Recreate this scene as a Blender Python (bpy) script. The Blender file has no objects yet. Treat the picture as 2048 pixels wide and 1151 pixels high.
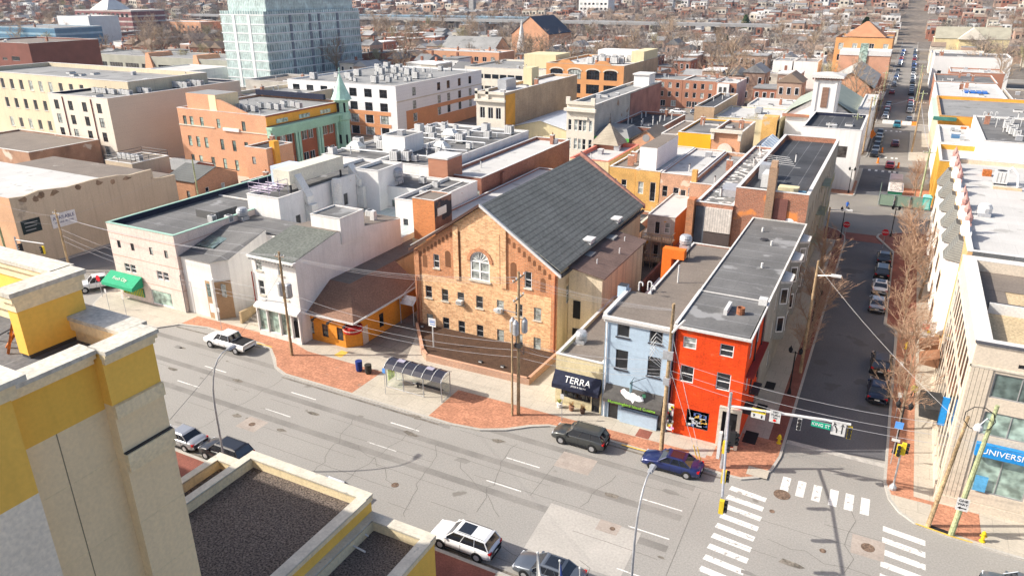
import bpy, math, random
from mathutils import Vector, Matrix, noise
from math import radians as R, sin, cos, pi, atan2, hypot
C = bpy.context.scene.collection
SC = bpy.context.scene
# ---------------- camera ----------------
cd = bpy.data.cameras.new('camera'); cam = bpy.data.objects.new('camera', cd); C.objects.link(cam)
p_, y_, r_ = 0.386902, -0.476872, -0.002642
f_ = Vector((sin(y_)*cos(p_), cos(y_)*cos(p_), -sin(p_)))
a_ = Vector((cos(y_), -sin(y_), 0)); b_ = a_.cross(f_)
rt = a_*cos(r_) + b_*sin(r_); up = -a_*sin(r_) + b_*cos(r_)
m = Matrix((rt, up, -f_)).transposed().to_4x4(); m.translation = (0, 0, 36)
cam.matrix_world = m
cd.sensor_width = 36; cd.lens = 1469.6/2048*36; cd.clip_start = .5; cd.clip_end = 9000
SC.camera = cam
# ---------------- sky, sun, exposure ----------------
W = bpy.data.worlds.new("World"); SC.world = W; W.use_nodes = True
nt = W.node_tree; bg = nt.nodes['Background']
sk = nt.nodes.new('ShaderNodeTexSky'); sk.sky_type = 'NISHITA'; sk.sun_disc = False
sk.sun_elevation = R(36); sk.sun_rotation = R(242.7); sk.altitude = 50; sk.air_density = .7; sk.dust_density = 3; sk.ozone_density = 0
nt.links.new(sk.outputs[0], bg.inputs[0]); bg.inputs[1].default_value = .1
sd = bpy.data.lights.new('sun', 'SUN'); sd.energy = 3.1; sd.angle = R(.55); sd.color = (1, .94, .84)
sun = bpy.data.objects.new('sun', sd); C.objects.link(sun)
sdir = Vector((.889*cos(R(36)), .459*cos(R(36)), -sin(R(36))))
sun.rotation_euler = sdir.to_track_quat('-Z', 'Y').to_euler(); sun.location = (-200, -100, 200)
SC.view_settings.view_transform = 'Standard'; SC.view_settings.look = 'None'
SC.view_settings.exposure = 1.12; SC.view_settings.gamma = 1

# ---------------- materials ----------------
MATS = {}
def M(name, col=None, rough=.85, var=.12, ns=.35, fine=.06, fs=6, brick=None, metal=0, bump=0, streak=0, obj=False, spec=.3, rnd=0, stain=None, stripes=None, patch=None):
    """procedural surface: colour with soft mottling, optional brick courses, streaks, stains, seams"""
    if name in MATS: return MATS[name]
    mt = bpy.data.materials.new(name); mt.use_nodes = True; MATS[name] = mt
    t = mt.node_tree; N = t.nodes; L = t.links; bs = N['Principled BSDF']
    bs.inputs['Roughness'].default_value = rough; bs.inputs['Metallic'].default_value = metal
    bs.inputs['Specular IOR Level'].default_value = spec
    if obj: pos = N.new('ShaderNodeTexCoord').outputs['Object']
    else: pos = N.new('ShaderNodeNewGeometry').outputs['Position']
    c = N.new('ShaderNodeRGB'); c.outputs[0].default_value = (*col, 1); cur = c.outputs[0]
    def mapr(o, lo, hi, f0=.3, f1=.7):
        q = N.new('ShaderNodeMapRange'); L.new(o, q.inputs[0]); q.inputs[1].default_value = f0; q.inputs[2].default_value = f1
        q.inputs[3].default_value = lo; q.inputs[4].default_value = hi; return q.outputs[0]
    def nz(scale, det=4, vec=None):
        q = N.new('ShaderNodeTexNoise'); L.new(vec or pos, q.inputs['Vector']); q.inputs['Scale'].default_value = scale; q.inputs['Detail'].default_value = det
        return q.outputs[0]
    def mul(a, f):
        q = N.new('ShaderNodeVectorMath'); q.operation = 'SCALE'; L.new(a, q.inputs[0]); L.new(f, q.inputs['Scale']); return q.outputs[0]
    def mix(f, a, b):
        q = N.new('ShaderNodeMix'); q.data_type = 'RGBA'; L.new(f, q.inputs['Factor']); L.new(a, q.inputs['A'])
        if isinstance(b, tuple): q.inputs['B'].default_value = (*b, 1)
        else: L.new(b, q.inputs['B'])
        return q.outputs['Result']
    uv = None
    def wallvec():
        s = N.new('ShaderNodeSeparateXYZ'); L.new(pos, s.inputs[0]); a = N.new('ShaderNodeMath'); L.new(s.outputs[0], a.inputs[0]); L.new(s.outputs[1], a.inputs[1])
        q = N.new('ShaderNodeCombineXYZ'); L.new(a.outputs[0], q.inputs[0]); L.new(s.outputs[2], q.inputs[1]); return q.outputs[0]
    if brick:
        uv = wallvec(); b = N.new('ShaderNodeTexBrick'); L.new(uv, b.inputs['Vector'])
        b.inputs['Scale'].default_value = 1; bw, bh = (brick[2], brick[3]) if len(brick) > 2 else (.24, .085)
        b.inputs['Brick Width'].default_value = bw; b.inputs['Row Height'].default_value = bh
        b.inputs['Mortar Size'].default_value = bh*.12; b.inputs['Bias'].default_value = -.1
        L.new(cur, b.inputs['Color1']); b.inputs['Color2'].default_value = (*brick[0], 1); b.inputs['Mortar'].default_value = (*brick[1], 1)
        cur = b.outputs[0]
    if stripes:      # roof seams / siding: (axis, pitch, width fraction, colour)
        s = N.new('ShaderNodeSeparateXYZ'); L.new(pos, s.inputs[0])
        d = N.new('ShaderNodeMath'); d.operation = 'PINGPONG'; d.inputs[1].default_value = stripes[1]/2; L.new(s.outputs[stripes[0]], d.inputs[0])
        g = N.new('ShaderNodeMath'); g.operation = 'LESS_THAN'; g.inputs[1].default_value = stripes[1]*stripes[2]/2; L.new(d.outputs[0], g.inputs[0])
        cur = mix(g.outputs[0], cur, stripes[3])
    if var: cur = mul(cur, mapr(nz(ns), 1-var, 1+var))
    if fine: cur = mul(cur, mapr(nz(fs, 6), 1-fine*2, 1+fine*2))
    if streak:
        q = N.new('ShaderNodeMapping'); L.new(pos, q.inputs[0]); q.inputs['Scale'].default_value = (2.2, 2.2, .12)
        cur = mul(cur, mapr(nz(1, 5, q.outputs[0]), 1+streak*.3, 1-streak, .48, .75))
    if stain: cur = mix(mapr(nz(stain[1], 8), 0, 1, stain[2], stain[2]+.04), cur, stain[0])
    if patch:        # rectangular repairs with their own tone
        b = N.new('ShaderNodeTexBrick'); L.new(pos, b.inputs['Vector']); b.inputs['Scale'].default_value = 1
        b.inputs['Brick Width'].default_value = patch[0]; b.inputs['Row Height'].default_value = patch[1]; b.inputs['Mortar Size'].default_value = patch[2]
        b.inputs['Color1'].default_value = (patch[3],)*3+(1,); b.inputs['Color2'].default_value = (patch[4],)*3+(1,); b.inputs['Mortar'].default_value = (patch[5],)*3+(1,)
        q = N.new('ShaderNodeVectorMath'); q.operation = 'MULTIPLY'; L.new(cur, q.inputs[0]); L.new(b.outputs[0], q.inputs[1]); cur = q.outputs[0]
    if rnd:
        o = N.new('ShaderNodeObjectInfo'); cur = mul(cur, mapr(o.outputs['Random'], 1-rnd, 1+rnd, 0, 1))
    L.new(cur, bs.inputs['Base Color'])
    if bump:
        q = N.new('ShaderNodeBump'); q.inputs['Strength'].default_value = bump; q.inputs['Distance'].default_value = .05; L.new(nz(fs*1.5, 6), q.inputs['Height']); L.new(q.outputs[0], bs.inputs['Normal'])
    return mt
def glassmat(name, dark, light, p=.45, rough=.08, spec=.8):
    if name in MATS: return MATS[name]
    mt = M(name, dark, rough=rough, var=0, fine=0, spec=spec)
    t = mt.node_tree; N = t.nodes; L = t.links; bs = N['Principled BSDF']
    o = N.new('ShaderNodeObjectInfo'); g = N.new('ShaderNodeMath'); g.operation = 'LESS_THAN'; g.inputs[1].default_value = p; L.new(o.outputs['Random'], g.inputs[0])
    q = N.new('ShaderNodeMix'); q.data_type = 'RGBA'; L.new(g.outputs[0], q.inputs['Factor']); q.inputs['A'].default_value = (*dark, 1); q.inputs['B'].default_value = (*light, 1)
    n = N.new('ShaderNodeTexNoise'); n.inputs['Scale'].default_value = 1.4
    po = N.new('ShaderNodeNewGeometry'); L.new(po.outputs['Position'], n.inputs['Vector'])
    v = N.new('ShaderNodeVectorMath'); v.operation = 'SCALE'; r = N.new('ShaderNodeMapRange'); r.inputs[1].default_value = .35; r.inputs[2].default_value = .65; r.inputs[3].default_value = .5; r.inputs[4].default_value = 1.5
    L.new(n.outputs[0], r.inputs[0]); L.new(q.outputs['Result'], v.inputs[0]); L.new(r.outputs[0], v.inputs['Scale']); L.new(v.outputs[0], bs.inputs['Base Color'])
    return mt

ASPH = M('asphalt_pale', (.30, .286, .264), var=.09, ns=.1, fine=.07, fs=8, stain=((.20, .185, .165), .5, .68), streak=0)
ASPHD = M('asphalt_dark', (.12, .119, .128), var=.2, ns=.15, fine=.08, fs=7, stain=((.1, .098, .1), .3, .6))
CONC = M('concrete', (.46, .415, .345), var=.08, ns=.5, fine=.05, patch=(1.6, 1.6, .025, 1, .96, .78))
CONCP = M('concrete_patch', (.42, .395, .36), var=.07, ns=.4)
KERB = M('kerb_stone', (.42, .40, .365), var=.1)
YKERB = M('yellow_kerb', (.66, .42, .08), var=.2, ns=2)
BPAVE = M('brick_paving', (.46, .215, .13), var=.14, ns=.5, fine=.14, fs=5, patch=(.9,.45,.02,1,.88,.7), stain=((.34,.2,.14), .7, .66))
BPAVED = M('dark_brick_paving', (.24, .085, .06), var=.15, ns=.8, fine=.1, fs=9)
WPAINT = M('road_paint', (.68, .67, .64), var=.1, fine=.12, fs=9, stain=((.36, .34, .31), 2.5, .6))
YARD = M('yard_ground', (.17, .145, .12), var=.3, ns=.3, fine=.15)
LOT = M('parking_asphalt', (.2, .19, .18), var=.15, ns=.1)
MULCH = M('mulch', (.075, .042, .026), var=.2, ns=2, fine=.25, fs=14, bump=.5)
SOIL = M('land', (.17, .14, .11), var=.35, ns=.02, fine=.2, fs=.3)
GLASS = glassmat('window_glass', (.014, .017, .022), (.34, .37, .35), .3)
GLASSD = glassmat('dark_window_glass', (.012, .014, .018), (.07, .065, .06), .35)
GLASSG = glassmat('green_window_glass', (.10, .14, .13), (.30, .40, .35), .5)
FRW = M('white_frame', (.8, .8, .8), var=0, fine=0); FRD = M('dark_frame', (.05, .05, .06), var=0, fine=0)
FRG = M('grey_frame', (.3, .3, .3), var=0, fine=0); STONE = M('stone_trim', (.6, .55, .46), var=.1)
COP = M('coping', (.62, .6, .57), var=.12, ns=.7, fine=.08); COPW = M('white_coping', (.62, .61, .59), var=.06); COPD = M('dark_coping', (.07, .07, .08), var=.1)
RG = M('grey_membrane_roof', (.15, .148, .146), var=.22, ns=.25, fine=.06, stripes=(1, 2.4, .03, (.28, .28, .29)), stain=((.28, .28, .28), .3, .62), patch=(5.3, 3.1, .012, 1, .86, .7))
RB = M('black_roof', (.055, .058, .065), var=.3, ns=.2, fine=.1, stripes=(0, 1.9, .04, (.16, .16, .17)), stain=((.2, .2, .2), .3, .66))
RW = M('white_membrane_roof', (.52, .51, .49), var=.06, ns=.3, fine=.03, stripes=(0, 2.2, .025, (.55, .54, .52)), stain=((.38, .37, .35), .4, .62), patch=(6.1, 3.7, .015, 1, .92, .75))
RT = M('tan_rolled_roof', (.19, .16, .135), var=.1, ns=.4, fine=.08, stripes=(1, 1.0, .06, (.15, .13, .11)), stain=((.42, .4, .37), .35, .68))
RL = M('light_grey_roof', (.27, .27, .265), var=.12, ns=.2, fine=.08, stain=((.18, .18, .175), .3, .6), patch=(4.3, 3.3, .012, 1, .88, .7))
GRV = M('gravel', (.13, .105, .09), var=.2, ns=5, fine=.45, fs=9, bump=1)
WHITE = M('white_stucco', (.72, .71, .69), var=.05, ns=.3, fine=.02, streak=.12)
WHITEB = M('white_painted_brick', (.74, .73, .71), var=.06, ns=.5, fine=.03, streak=.08, stain=((.42, .2, .15), .9, .735))
METAL = M('galvanised_metal', (.42, .43, .45), rough=.45, var=.1, ns=1.5, metal=.3)
METW = M('white_metal', (.60, .60, .59), rough=.5, var=.06, ns=1); METD = M('dark_metal', (.04, .04, .045), rough=.5, var=.1)
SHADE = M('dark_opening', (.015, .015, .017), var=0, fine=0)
WOOD = M('utility_pole_wood', (.34, .24, .14), var=.3, ns=1.2, fine=.15, fs=8, streak=.5)
WOODG = M('mossy_pole_wood', (.33, .36, .20), var=.3, ns=.8, fine=.15, streak=.4)

# ---------------- mesh builder ----------------
class MB:
    def __init__(s): s.v = []; s.f = []; s.m = []; s.mats = []
    def mi(s, mat):
        if mat not in s.mats: s.mats.append(mat)
        return s.mats.index(mat)
    def face(s, pts, mat):
        n = len(s.v); s.v += [tuple(p) for p in pts]; s.f.append(tuple(range(n, n+len(pts)))); s.m.append(s.mi(mat))
    def box(s, x0, x1, y0, y1, z0, z1, mat, top=None, bottom=True):
        n = len(s.v); s.v += [(x0,y0,z0),(x1,y0,z0),(x1,y1,z0),(x0,y1,z0),(x0,y0,z1),(x1,y0,z1),(x1,y1,z1),(x0,y1,z1)]
        fs = [(0,1,5,4),(1,2,6,5),(2,3,7,6),(3,0,4,7),(4,5,6,7)] + ([(3,2,1,0)] if bottom else [])
        for i, f in enumerate(fs): s.f.append(tuple(n+k for k in f)); s.m.append(s.mi(top if (top and i == 4) else mat))
    def prism(s, poly, z0, z1, mat, top=None, bot=False):
        n = len(poly); b = len(s.v); s.v += [(x,y,z0) for x,y in poly] + [(x,y,z1) for x,y in poly]
        for i in range(n): j = (i+1) % n; s.f.append((b+i,b+j,b+n+j,b+n+i)); s.m.append(s.mi(mat))
        s.f.append(tuple(b+n+i for i in range(n))); s.m.append(s.mi(top or mat))
        if bot: s.f.append(tuple(b+n-1-i for i in range(n))); s.m.append(s.mi(mat))
    def hull(s, bot, top, mat, topm=None):     # two equal rings of 3-D points
        n = len(bot); b = len(s.v); s.v += [tuple(p) for p in bot]+[tuple(p) for p in top]
        for i in range(n): j = (i+1) % n; s.f.append((b+i,b+j,b+n+j,b+n+i)); s.m.append(s.mi(mat))
        s.f.append(tuple(b+n+i for i in range(n))); s.m.append(s.mi(topm or mat)); s.f.append(tuple(b+n-1-i for i in range(n))); s.m.append(s.mi(mat))
    def tube(s, a, b, r0, r1, mat, n=6, caps=True):
        a = Vector(a); b = Vector(b); d = (b-a)
        if d.length < 1e-6: return
        d.normalize(); u = d.cross(Vector((0,0,1)) if abs(d.z) < .9 else Vector((1,0,0))).normalized(); w = d.cross(u)
        k = len(s.v)
        for c, r in ((a, r0), (b, r1)):
            for i in range(n): t = 2*pi*i/n; s.v.append(tuple(c+u*r*cos(t)+w*r*sin(t)))
        q = s.mi(mat)
        for i in range(n): j = (i+1) % n; s.f.append((k+i,k+j,k+n+j,k+n+i)); s.m.append(q)
        if caps: s.f.append(tuple(k+n-1-i for i in range(n))); s.m.append(q); s.f.append(tuple(k+n+i for i in range(n))); s.m.append(q)
    def path(s, pts, r, mat, n=5):
        for i in range(len(pts)-1): s.tube(pts[i], pts[i+1], r, r, mat, n)
    def lathe(s, cx, cy, prof, mat, n=12):     # prof [(r,z)]
        k = len(s.v); q = s.mi(mat)
        for r, z in prof:
            for i in range(n): t = 2*pi*i/n; s.v.append((cx+r*cos(t), cy+r*sin(t), z))
        for a in range(len(prof)-1):
            for i in range(n): j = (i+1) % n; s.f.append((k+a*n+i,k+a*n+j,k+a*n+n+j,k+a*n+n+i)); s.m.append(q)
        s.f.append(tuple(k+n-1-i for i in range(n))); s.m.append(q); a = (len(prof)-1)*n; s.f.append(tuple(k+a+i for i in range(n))); s.m.append(q)
    def mesh(s, name, off=(0,0,0)):
        me = bpy.data.meshes.new(name)
        me.from_pydata([(x-off[0], y-off[1], z-off[2]) for x,y,z in s.v], [], s.f)
        for q in s.mats: me.materials.append(q)
        me.polygons.foreach_set('material_index', s.m); me.update(); return me
def root_off(p):
    while p is not None and p.parent is not None: p = p.parent
    return tuple(p.location) if p else (0,0,0)
def obj(name, mb, parent=None, off=None, smooth=False):
    if off is None: off = root_off(parent)
    me = mb.mesh(name, off); o = bpy.data.objects.new(name, me); C.objects.link(o)
    if smooth: me.polygons.foreach_set('use_smooth', [True]*len(me.polygons))
    if parent: o.parent = parent
    else: o.location = off
    return o
def tag(o, label, cat, group=None, kind=None):
    if label: o['label'] = label
    if cat: o['category'] = cat
    if group: o['group'] = group
    if kind: o['kind'] = kind
    return o
def thing(name, label, cat, loc, group=None, rz=0):
    o = bpy.data.objects.new(name, None); C.objects.link(o); o.location = loc; o.rotation_euler = (0,0,rz); o.empty_display_size = .3
    return tag(o, label, cat, group)
def solo(name, mb, label, cat, loc, group=None, smooth=False):
    return tag(obj(name, mb, off=loc, smooth=smooth), label, cat, group)
def copy_tree(o, loc=None, rz=None, label=None, group=None, scale=None):
    def rec(a, par):
        c = a.copy(); C.objects.link(c)
        if par: c.parent = par
        for ch in a.children: rec(ch, c)
        return c
    c = rec(o, None)
    if loc is not None: c.location = loc
    if rz is not None: c.rotation_euler = (0,0,rz)
    if label: c['label'] = label
    if group: c['group'] = group
    if scale: c.scale = scale if isinstance(scale, tuple) else (scale,)*3
    return c
def struct(name, mb, loc=(0,0,0)):
    o = obj(name, mb, off=loc); o['kind'] = 'structure'; return o
def text(name, s, size, loc, rot, mat, parent=None, ext=.01, sx=1, align='CENTER'):
    cu = bpy.data.curves.new(name, 'FONT'); cu.body = s; cu.size = size; cu.extrude = ext; cu.align_x = align; cu.align_y = 'CENTER'
    o = bpy.data.objects.new(name, cu); dg = bpy.context.evaluated_depsgraph_get(); C.objects.link(o); dg.update()
    me = bpy.data.meshes.new_from_object(o.evaluated_get(dg)); C.objects.unlink(o); bpy.data.objects.remove(o)
    me.materials.clear(); me.materials.append(mat); q = bpy.data.objects.new(name, me); C.objects.link(q)
    q.rotation_euler = rot; q.scale = (sx,1,1)
    if parent: q.parent = parent; off = root_off(parent); q.location = (loc[0]-off[0], loc[1]-off[1], loc[2]-off[2])
    else: q.location = loc
    return q

# ---------------- windows & walls ----------------
WM = {}
def win_mesh(w, h, style):
    k = (round(w,2), round(h,2), style)
    if k in WM: return WM[k]
    fr = {'W': FRW, 'D': FRD, 'G': FRG, 'S': FRW, 'T': FRW}[style[0]]; a = MB(); t = .07 if w < 3 else .09
    if len(style) > 1 and 's' in style: a.box(-w/2-.1, w/2+.1, -.10, .12, -.14, 0, STONE)
    if 'l' in style: a.box(-w/2-.12, w/2+.12, -.06, -.003, h, h+.2, STONE)
    a.box(-w/2, -w/2+t, .06, .14, 0, h, fr); a.box(w/2-t, w/2, .06, .14, 0, h, fr)
    a.box(-w/2+t, w/2-t, .06, .14, 0, t, fr); a.box(-w/2+t, w/2-t, .06, .14, h-t, h, fr)
    if '2' in style: a.box(-.03, .03, .065, .13, t, h-t, fr)
    if '3' in style:
        for q in (-w/6, w/6): a.box(q-.03, q+.03, .065, .13, t, h-t, fr)
    if '5' in style:
        for q in range(1, 5): a.box(-w/2+w*q/5-.03, -w/2+w*q/5+.03, .065, .13, t, h-t, fr)
    if 'h' in style: a.box(-w/2+t, w/2-t, .06, .125, h*.5-.03, h*.5+.03, fr)
    g = MB(); g.face([(-w/2+t,.11,t),(w/2-t,.11,t),(w/2-t,.11,h-t),(-w/2+t,.11,h-t)], {'g': GLASSG, 'd': GLASSD}.get(style[-1], GLASS))
    WM[k] = (a.mesh('window'), g.mesh('pane')); return WM[k]
ROT = {'S': 0, 'E': pi/2, 'N': pi, 'W': -pi/2}
def put_win(root, face, c, u, v, w, h, style, pane=True):
    a, g = win_mesh(w, h, style); o = bpy.data.objects.new('window', a); C.objects.link(o); o.parent = root
    L = root.location
    x, y = (u, c) if face in 'SN' else (c, u)
    o.location = (x-L[0], y-L[1], v-L[2]); o.rotation_euler = (0,0,ROT[face])
    q = bpy.data.objects.new('pane', g); C.objects.link(q); q.parent = o
    return o
def wall_face(mb, face, c, u0, u1, z0, z1, holes, mat, depth=.14):
    """one wall plane with real openings and reveals. c = plane coordinate; u along x (S,N) or y (E,W)"""
    sg = {'S': 1, 'N': -1, 'E': -1, 'W': 1}[face]
    def P(u, z, d=0): return (u, c+sg*d, z) if face in 'SN' else (c+sg*d, u, z)
    fl = face in 'NW'
    def Q(pts): mb.face(pts[::-1] if fl else pts, mat)
    us = sorted(set([u0,u1]+[k for h in holes for k in (max(u0,h[0]), min(u1,h[1]))])); zs = sorted(set([z0,z1]+[k for h in holes for k in (max(z0,h[2]), min(z1,h[3]))]))
    for j in range(len(zs)-1):
        run = None
        for i in range(len(us)-1):
            cu = (us[i]+us[i+1])/2; cz = (zs[j]+zs[j+1])/2
            ins = any(h[0] < cu < h[1] and h[2] < cz < h[3] for h in holes)
            if not ins and run is None: run = us[i]
            if (ins or i == len(us)-2) and run is not None:
                e = us[i] if ins else us[i+1]
                Q([P(run,zs[j]),P(e,zs[j]),P(e,zs[j+1]),P(run,zs[j+1])]); run = None
    for h in holes:
        a,b,c0,c1 = h[:4]
        Q([P(a,c0),P(a,c0,depth),P(a,c1,depth),P(a,c1)][::-1] if 1 else []); Q([P(b,c0),P(b,c1),P(b,c1,depth),P(b,c0,depth)][::-1])
        Q([P(a,c0),P(b,c0),P(b,c0,depth),P(a,c0,depth)]); Q([P(a,c1),P(a,c1,depth),P(b,c1,depth),P(b,c1)])
def grid(us, vs, w, h, st='Wh'): return [(u, v, w, h, st) for v in vs for u in us]
def lin(a, b, n): return [a+(b-a)*i/(n-1) for i in range(n)] if n > 1 else [a]
ROOFS = []
def B(name, label, cat, x0, x1, y0, y1, h, wm, rm, S=(), E=(), Wf=(), par=.5, pt=.28, cop=None, z0=0, mats=None, group=None, nowin=False, north=True):
    """flat-roofed block: walls with openings, parapet, coping, roof deck, windows"""
    r = thing(name, label, cat, ((x0+x1)/2, (y0+y1)/2, z0), group); w = MB(); mats = mats or {}
    for f, c, a, b, lst in (('S', y0, x0, x1, S), ('E', x1, y0, y1, E), ('W', x0, y0, y1, Wf), ('N', y1, x0, x1, ())):
        wall_face(w, f, c, a, b, z0, h, [(q[0]-q[2]/2, q[0]+q[2]/2, q[1], q[1]+q[3]) for q in lst], mats.get(f, wm))
    rz = h-par
    if par > .05:   # inner faces of the parapet
        for f, c, a, b in (('N', y0+pt, x0+pt, x1-pt), ('W', x1-pt, y0+pt, y1-pt), ('E', x0+pt, y0+pt, y1-pt), ('S', y1-pt, x0+pt, x1-pt)):
            wall_face(w, f, c, a, b, rz, h, [], mats.get('in', wm))
    obj('wall', w, r)
    ROOFS.append((x0,x1,y0,y1,h-par,label)); d = MB(); q = pt if par > .05 else 0
    d.face([(x0+q,y0+q,rz),(x1-q,y0+q,rz),(x1-q,y1-q,rz),(x0+q,y1-q,rz)], rm); obj('roof', d, r)
    c = MB(); cm = cop or COP; e = .05
    if par > .05:
        c.box(x0-e, x1+e, y0-e, y0+pt+.02, h+.002, h+.08, cm); c.box(x0-e, x1+e, y1-pt-.02, y1+e, h+.002, h+.08, cm)
        c.box(x0-e, x0+pt+.02, y0+pt+.02, y1-pt-.02, h+.002, h+.08, cm); c.box(x1-pt-.02, x1+e, y0+pt+.02, y1-pt-.02, h+.002, h+.08, cm)
        obj('coping', c, r)
    else:
        c.box(x0-.12, x1+.12, y0-.12, y0-.003, h-.16, h+.02, cm); c.box(x1+.003, x1+.12, y0-.003, y1, h-.16, h+.02, cm); c.box(x0-.12, x0-.003, y0-.003, y1, h-.16, h+.02, cm); obj('gutter', c, r)
    for f, cc, lst in (('S', y0, S), ('E', x1, E), ('W', x0, Wf)):
        for q in lst: put_win(r, f, cc, q[0], q[1], q[2], q[3], q[4] if len(q) > 4 else 'Wh')
    return r
def part(name, root, fn, **k):
    b = MB(); fn(b); return obj(name, b, root, **k)
def boxes(name, root, mat, lst):
    b = MB()
    for q in lst: b.box(*q, mat)
    return obj(name, b, root)
def gable(name, label, cat, x0, x1, y0, y1, ev, rd, wm, rm, axis='y', S=(), E=(), over=.25, group=None, z0=0, rx=None, Wf=()):
    r = thing(name, label, cat, ((x0+x1)/2, (y0+y1)/2, z0), group); w = MB()
    for f, c, a, b, lst in (('S', y0, x0, x1, S), ('E', x1, y0, y1, E), ('W', x0, y0, y1, Wf), ('N', y1, x0, x1, ())):
        wall_face(w, f, c, a, b, z0, ev, [(q[0]-q[2]/2, q[0]+q[2]/2, q[1], q[1]+q[3]) for q in lst if q[1]+q[3] < ev], wm)
    d = MB(); t = .12
    if axis == 'y':
        xm = rx if rx is not None else (x0+x1)/2
        w.face([(x0,y0,ev),(x1,y0,ev),(xm,y0,rd)], wm); w.face([(x1,y1,ev),(x0,y1,ev),(xm,y1,rd)], wm)
        for xe in (x0, x1):
            s = (rd-ev)/(xe-xm); xo = xe+(over if xe > xm else -over); zo = ev+s*(xo-xe)
            q = [(xo,y0-over,zo+.02),(xm,y0-over,rd+.02),(xm,y1+over,rd+.02),(xo,y1+over,zo+.02)]
            if xe < xm: q = q[::-1]
            d.hull(q[::-1], [(a,b,c+t) for a,b,c in q[::-1]], rm)
    else:
        ym = (y0+y1)/2
        w.face([(x1,y0,ev),(x1,y1,ev),(x1,ym,rd)], wm); w.face([(x0,y1,ev),(x0,y0,ev),(x0,ym,rd)], wm)
        for ye in (y0, y1):
            s = (rd-ev)/(ye-ym); yo = ye+(over if ye > ym else -over); zo = ev+s*(yo-ye)
            q = [(x0-over,yo,zo+.02),(x1+over,yo,zo+.02),(x1+over,ym,rd+.02),(x0-over,ym,rd+.02)]
            d.hull(q, [(a,b,c+t) for a,b,c in q], rm)
    obj('wall', w, r); obj('roof', d, r)
    for f, cc, lst in (('S', y0, S), ('E', x1, E), ('W', x0, Wf)):
        for q in lst: put_win(r, f, cc, q[0], q[1], q[2], q[3], q[4] if len(q) > 4 else 'Wh')
    return r
# ---------------- ground, roads, pavements ----------------
def hill(x, y):
    d = hypot(x, y); t = max(0, (d-620)/1500)
    return 78*t*t*(3-2*min(t,1)) if t < 1 else 78+(t-1)*60
b = MB(); rs = [0, 60, 120, 200, 300, 420, 560, 700, 850, 1000, 1200, 1450, 1750, 2150, 2700, 3400]; na = 72
for i in range(len(rs)-1):
    for j in range(na):
        q = []
        for a, r in ((j, rs[i]), (j, rs[i+1]), (j+1, rs[i+1]), (j+1, rs[i])):
            t = 2*pi*a/na; x, y = r*cos(t), r*sin(t); q.append((x, y, -.14+hill(x, y)))
        b.face(q[::-1] if i else [q[0], q[2], q[1]], SOIL)
struct('ground', b)
def sheet(name, poly, z, mat):
    b = MB(); b.face([(x,y,z) for x,y in poly], mat); return struct(name, b)
def rect(x0,x1,y0,y1): return [(x0,y0),(x1,y0),(x1,y1),(x0,y1)]
sheet('main_road', rect(-420, 160, 30, 56.5), 0, ASPH)
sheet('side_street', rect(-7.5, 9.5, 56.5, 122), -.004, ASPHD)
sheet('side_street_mouth', [(-3.6,56.5),(4.1,56.5),(4.0,58.9),(-3.7,57.9)], .001, ASPH)
ASPHM = M('asphalt_mid', (.235, .215, .19), var=.15, ns=.12, fine=.06, stain=((.22, .2, .19), .3, .6))
sheet('cross_street', rect(-420, 220, 122, 150), -.002, ASPHM)
sheet('side_street', rect(-9, 9.5, 150, 173), -.006, ASPHD)
sheet('side_street', rect(-9, 9.5, 173, 1100), -.008, ASPHM)
for y in (179.5, 231.5, 300, 372, 450, 540, 640): sheet('cross_street', rect(-400, 260, y-6.5, y+6.5), -.01, ASPHM)
for x in (-94, -190, -290, 96): sheet('cross_street', rect(x-7, x+7, -20 if x != -94 else 56.5, 640), -.013, ASPHM)
def pave(name, poly, mat=CONC, z=.13, kerb=KERB, kw=.22):
    b = MB(); b.prism(poly, -.06, z, kerb, mat); struct(name, b)
def ins(poly, d):      # inset polygon (convex-ish)
    out = []; n = len(poly)
    for i in range(n):
        a, p, c = Vector(poly[i-1]), Vector(poly[i]), Vector(poly[(i+1) % n])
        u = (p-a).normalized(); v = (c-p).normalized(); n1 = Vector((-u.y,u.x)); n2 = Vector((-v.y,v.x)); m_ = (n1+n2)
        if m_.length < 1e-4: m_ = n1
        m_.normalize(); k = d/max(.5, m_.dot(n1)); out.append(tuple(p+m_*k))
    return out
def pavement(poly, mat, inner=None):
    b = MB(); q = ins(poly, .2); b.prism(poly, -.06, .13, KERB, KERB); b.face([(x,y,.134) for x,y in q], mat); struct('pavement', b)
far = [(-86.5,56),(-85.8,52.6),(-84.2,50.2),(-81.5,48.9),(-78,48.6),(-71.2,49.1),(-69.6,50.9),(-66,51.7),(-57.5,51.4),(-55.7,50.9),(-53.8,49.4),(-52.3,48.1),(-50.3,47.4),(-30.6,47.2),(-27.8,47.6),(-25.8,48.6),(-24.1,50.1),(-22.6,51.0),(-20.5,51.3),(-9.2,51.0),(-7.5,50.85),(-6,50.9),(-4.8,51.7),(-4.0,53.2),(-3.65,55.5),(-3.65,118),(-3.9,121),(-5,123.6),(-7,125.2),(-7.4,128.6),(-84,128.6),(-86.5,126)]
pavement(far, CONC)
right = [(4.0,60),(4.0,55.6),(4.4,53.6),(5.1,52.3),(6.2,51.4),(8.5,50.9),(12,50.7),(70,50.4),(70,128),(8,128),(4,127),(.6,124.4),(.4,122.6),(2.9,116),(2.9,98),(2.75,88),(4.0,86.6)]
pavement(right, CONC)
pavement([(-200,20),(-4,20),(-3,33.3),(-8,33.5),(-200,33.5)][::1], CONC)
pavement([(-250,52),(-104,52),(-103,54),(-102.6,60),(-102.6,128),(-250,128)], CONC)
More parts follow.
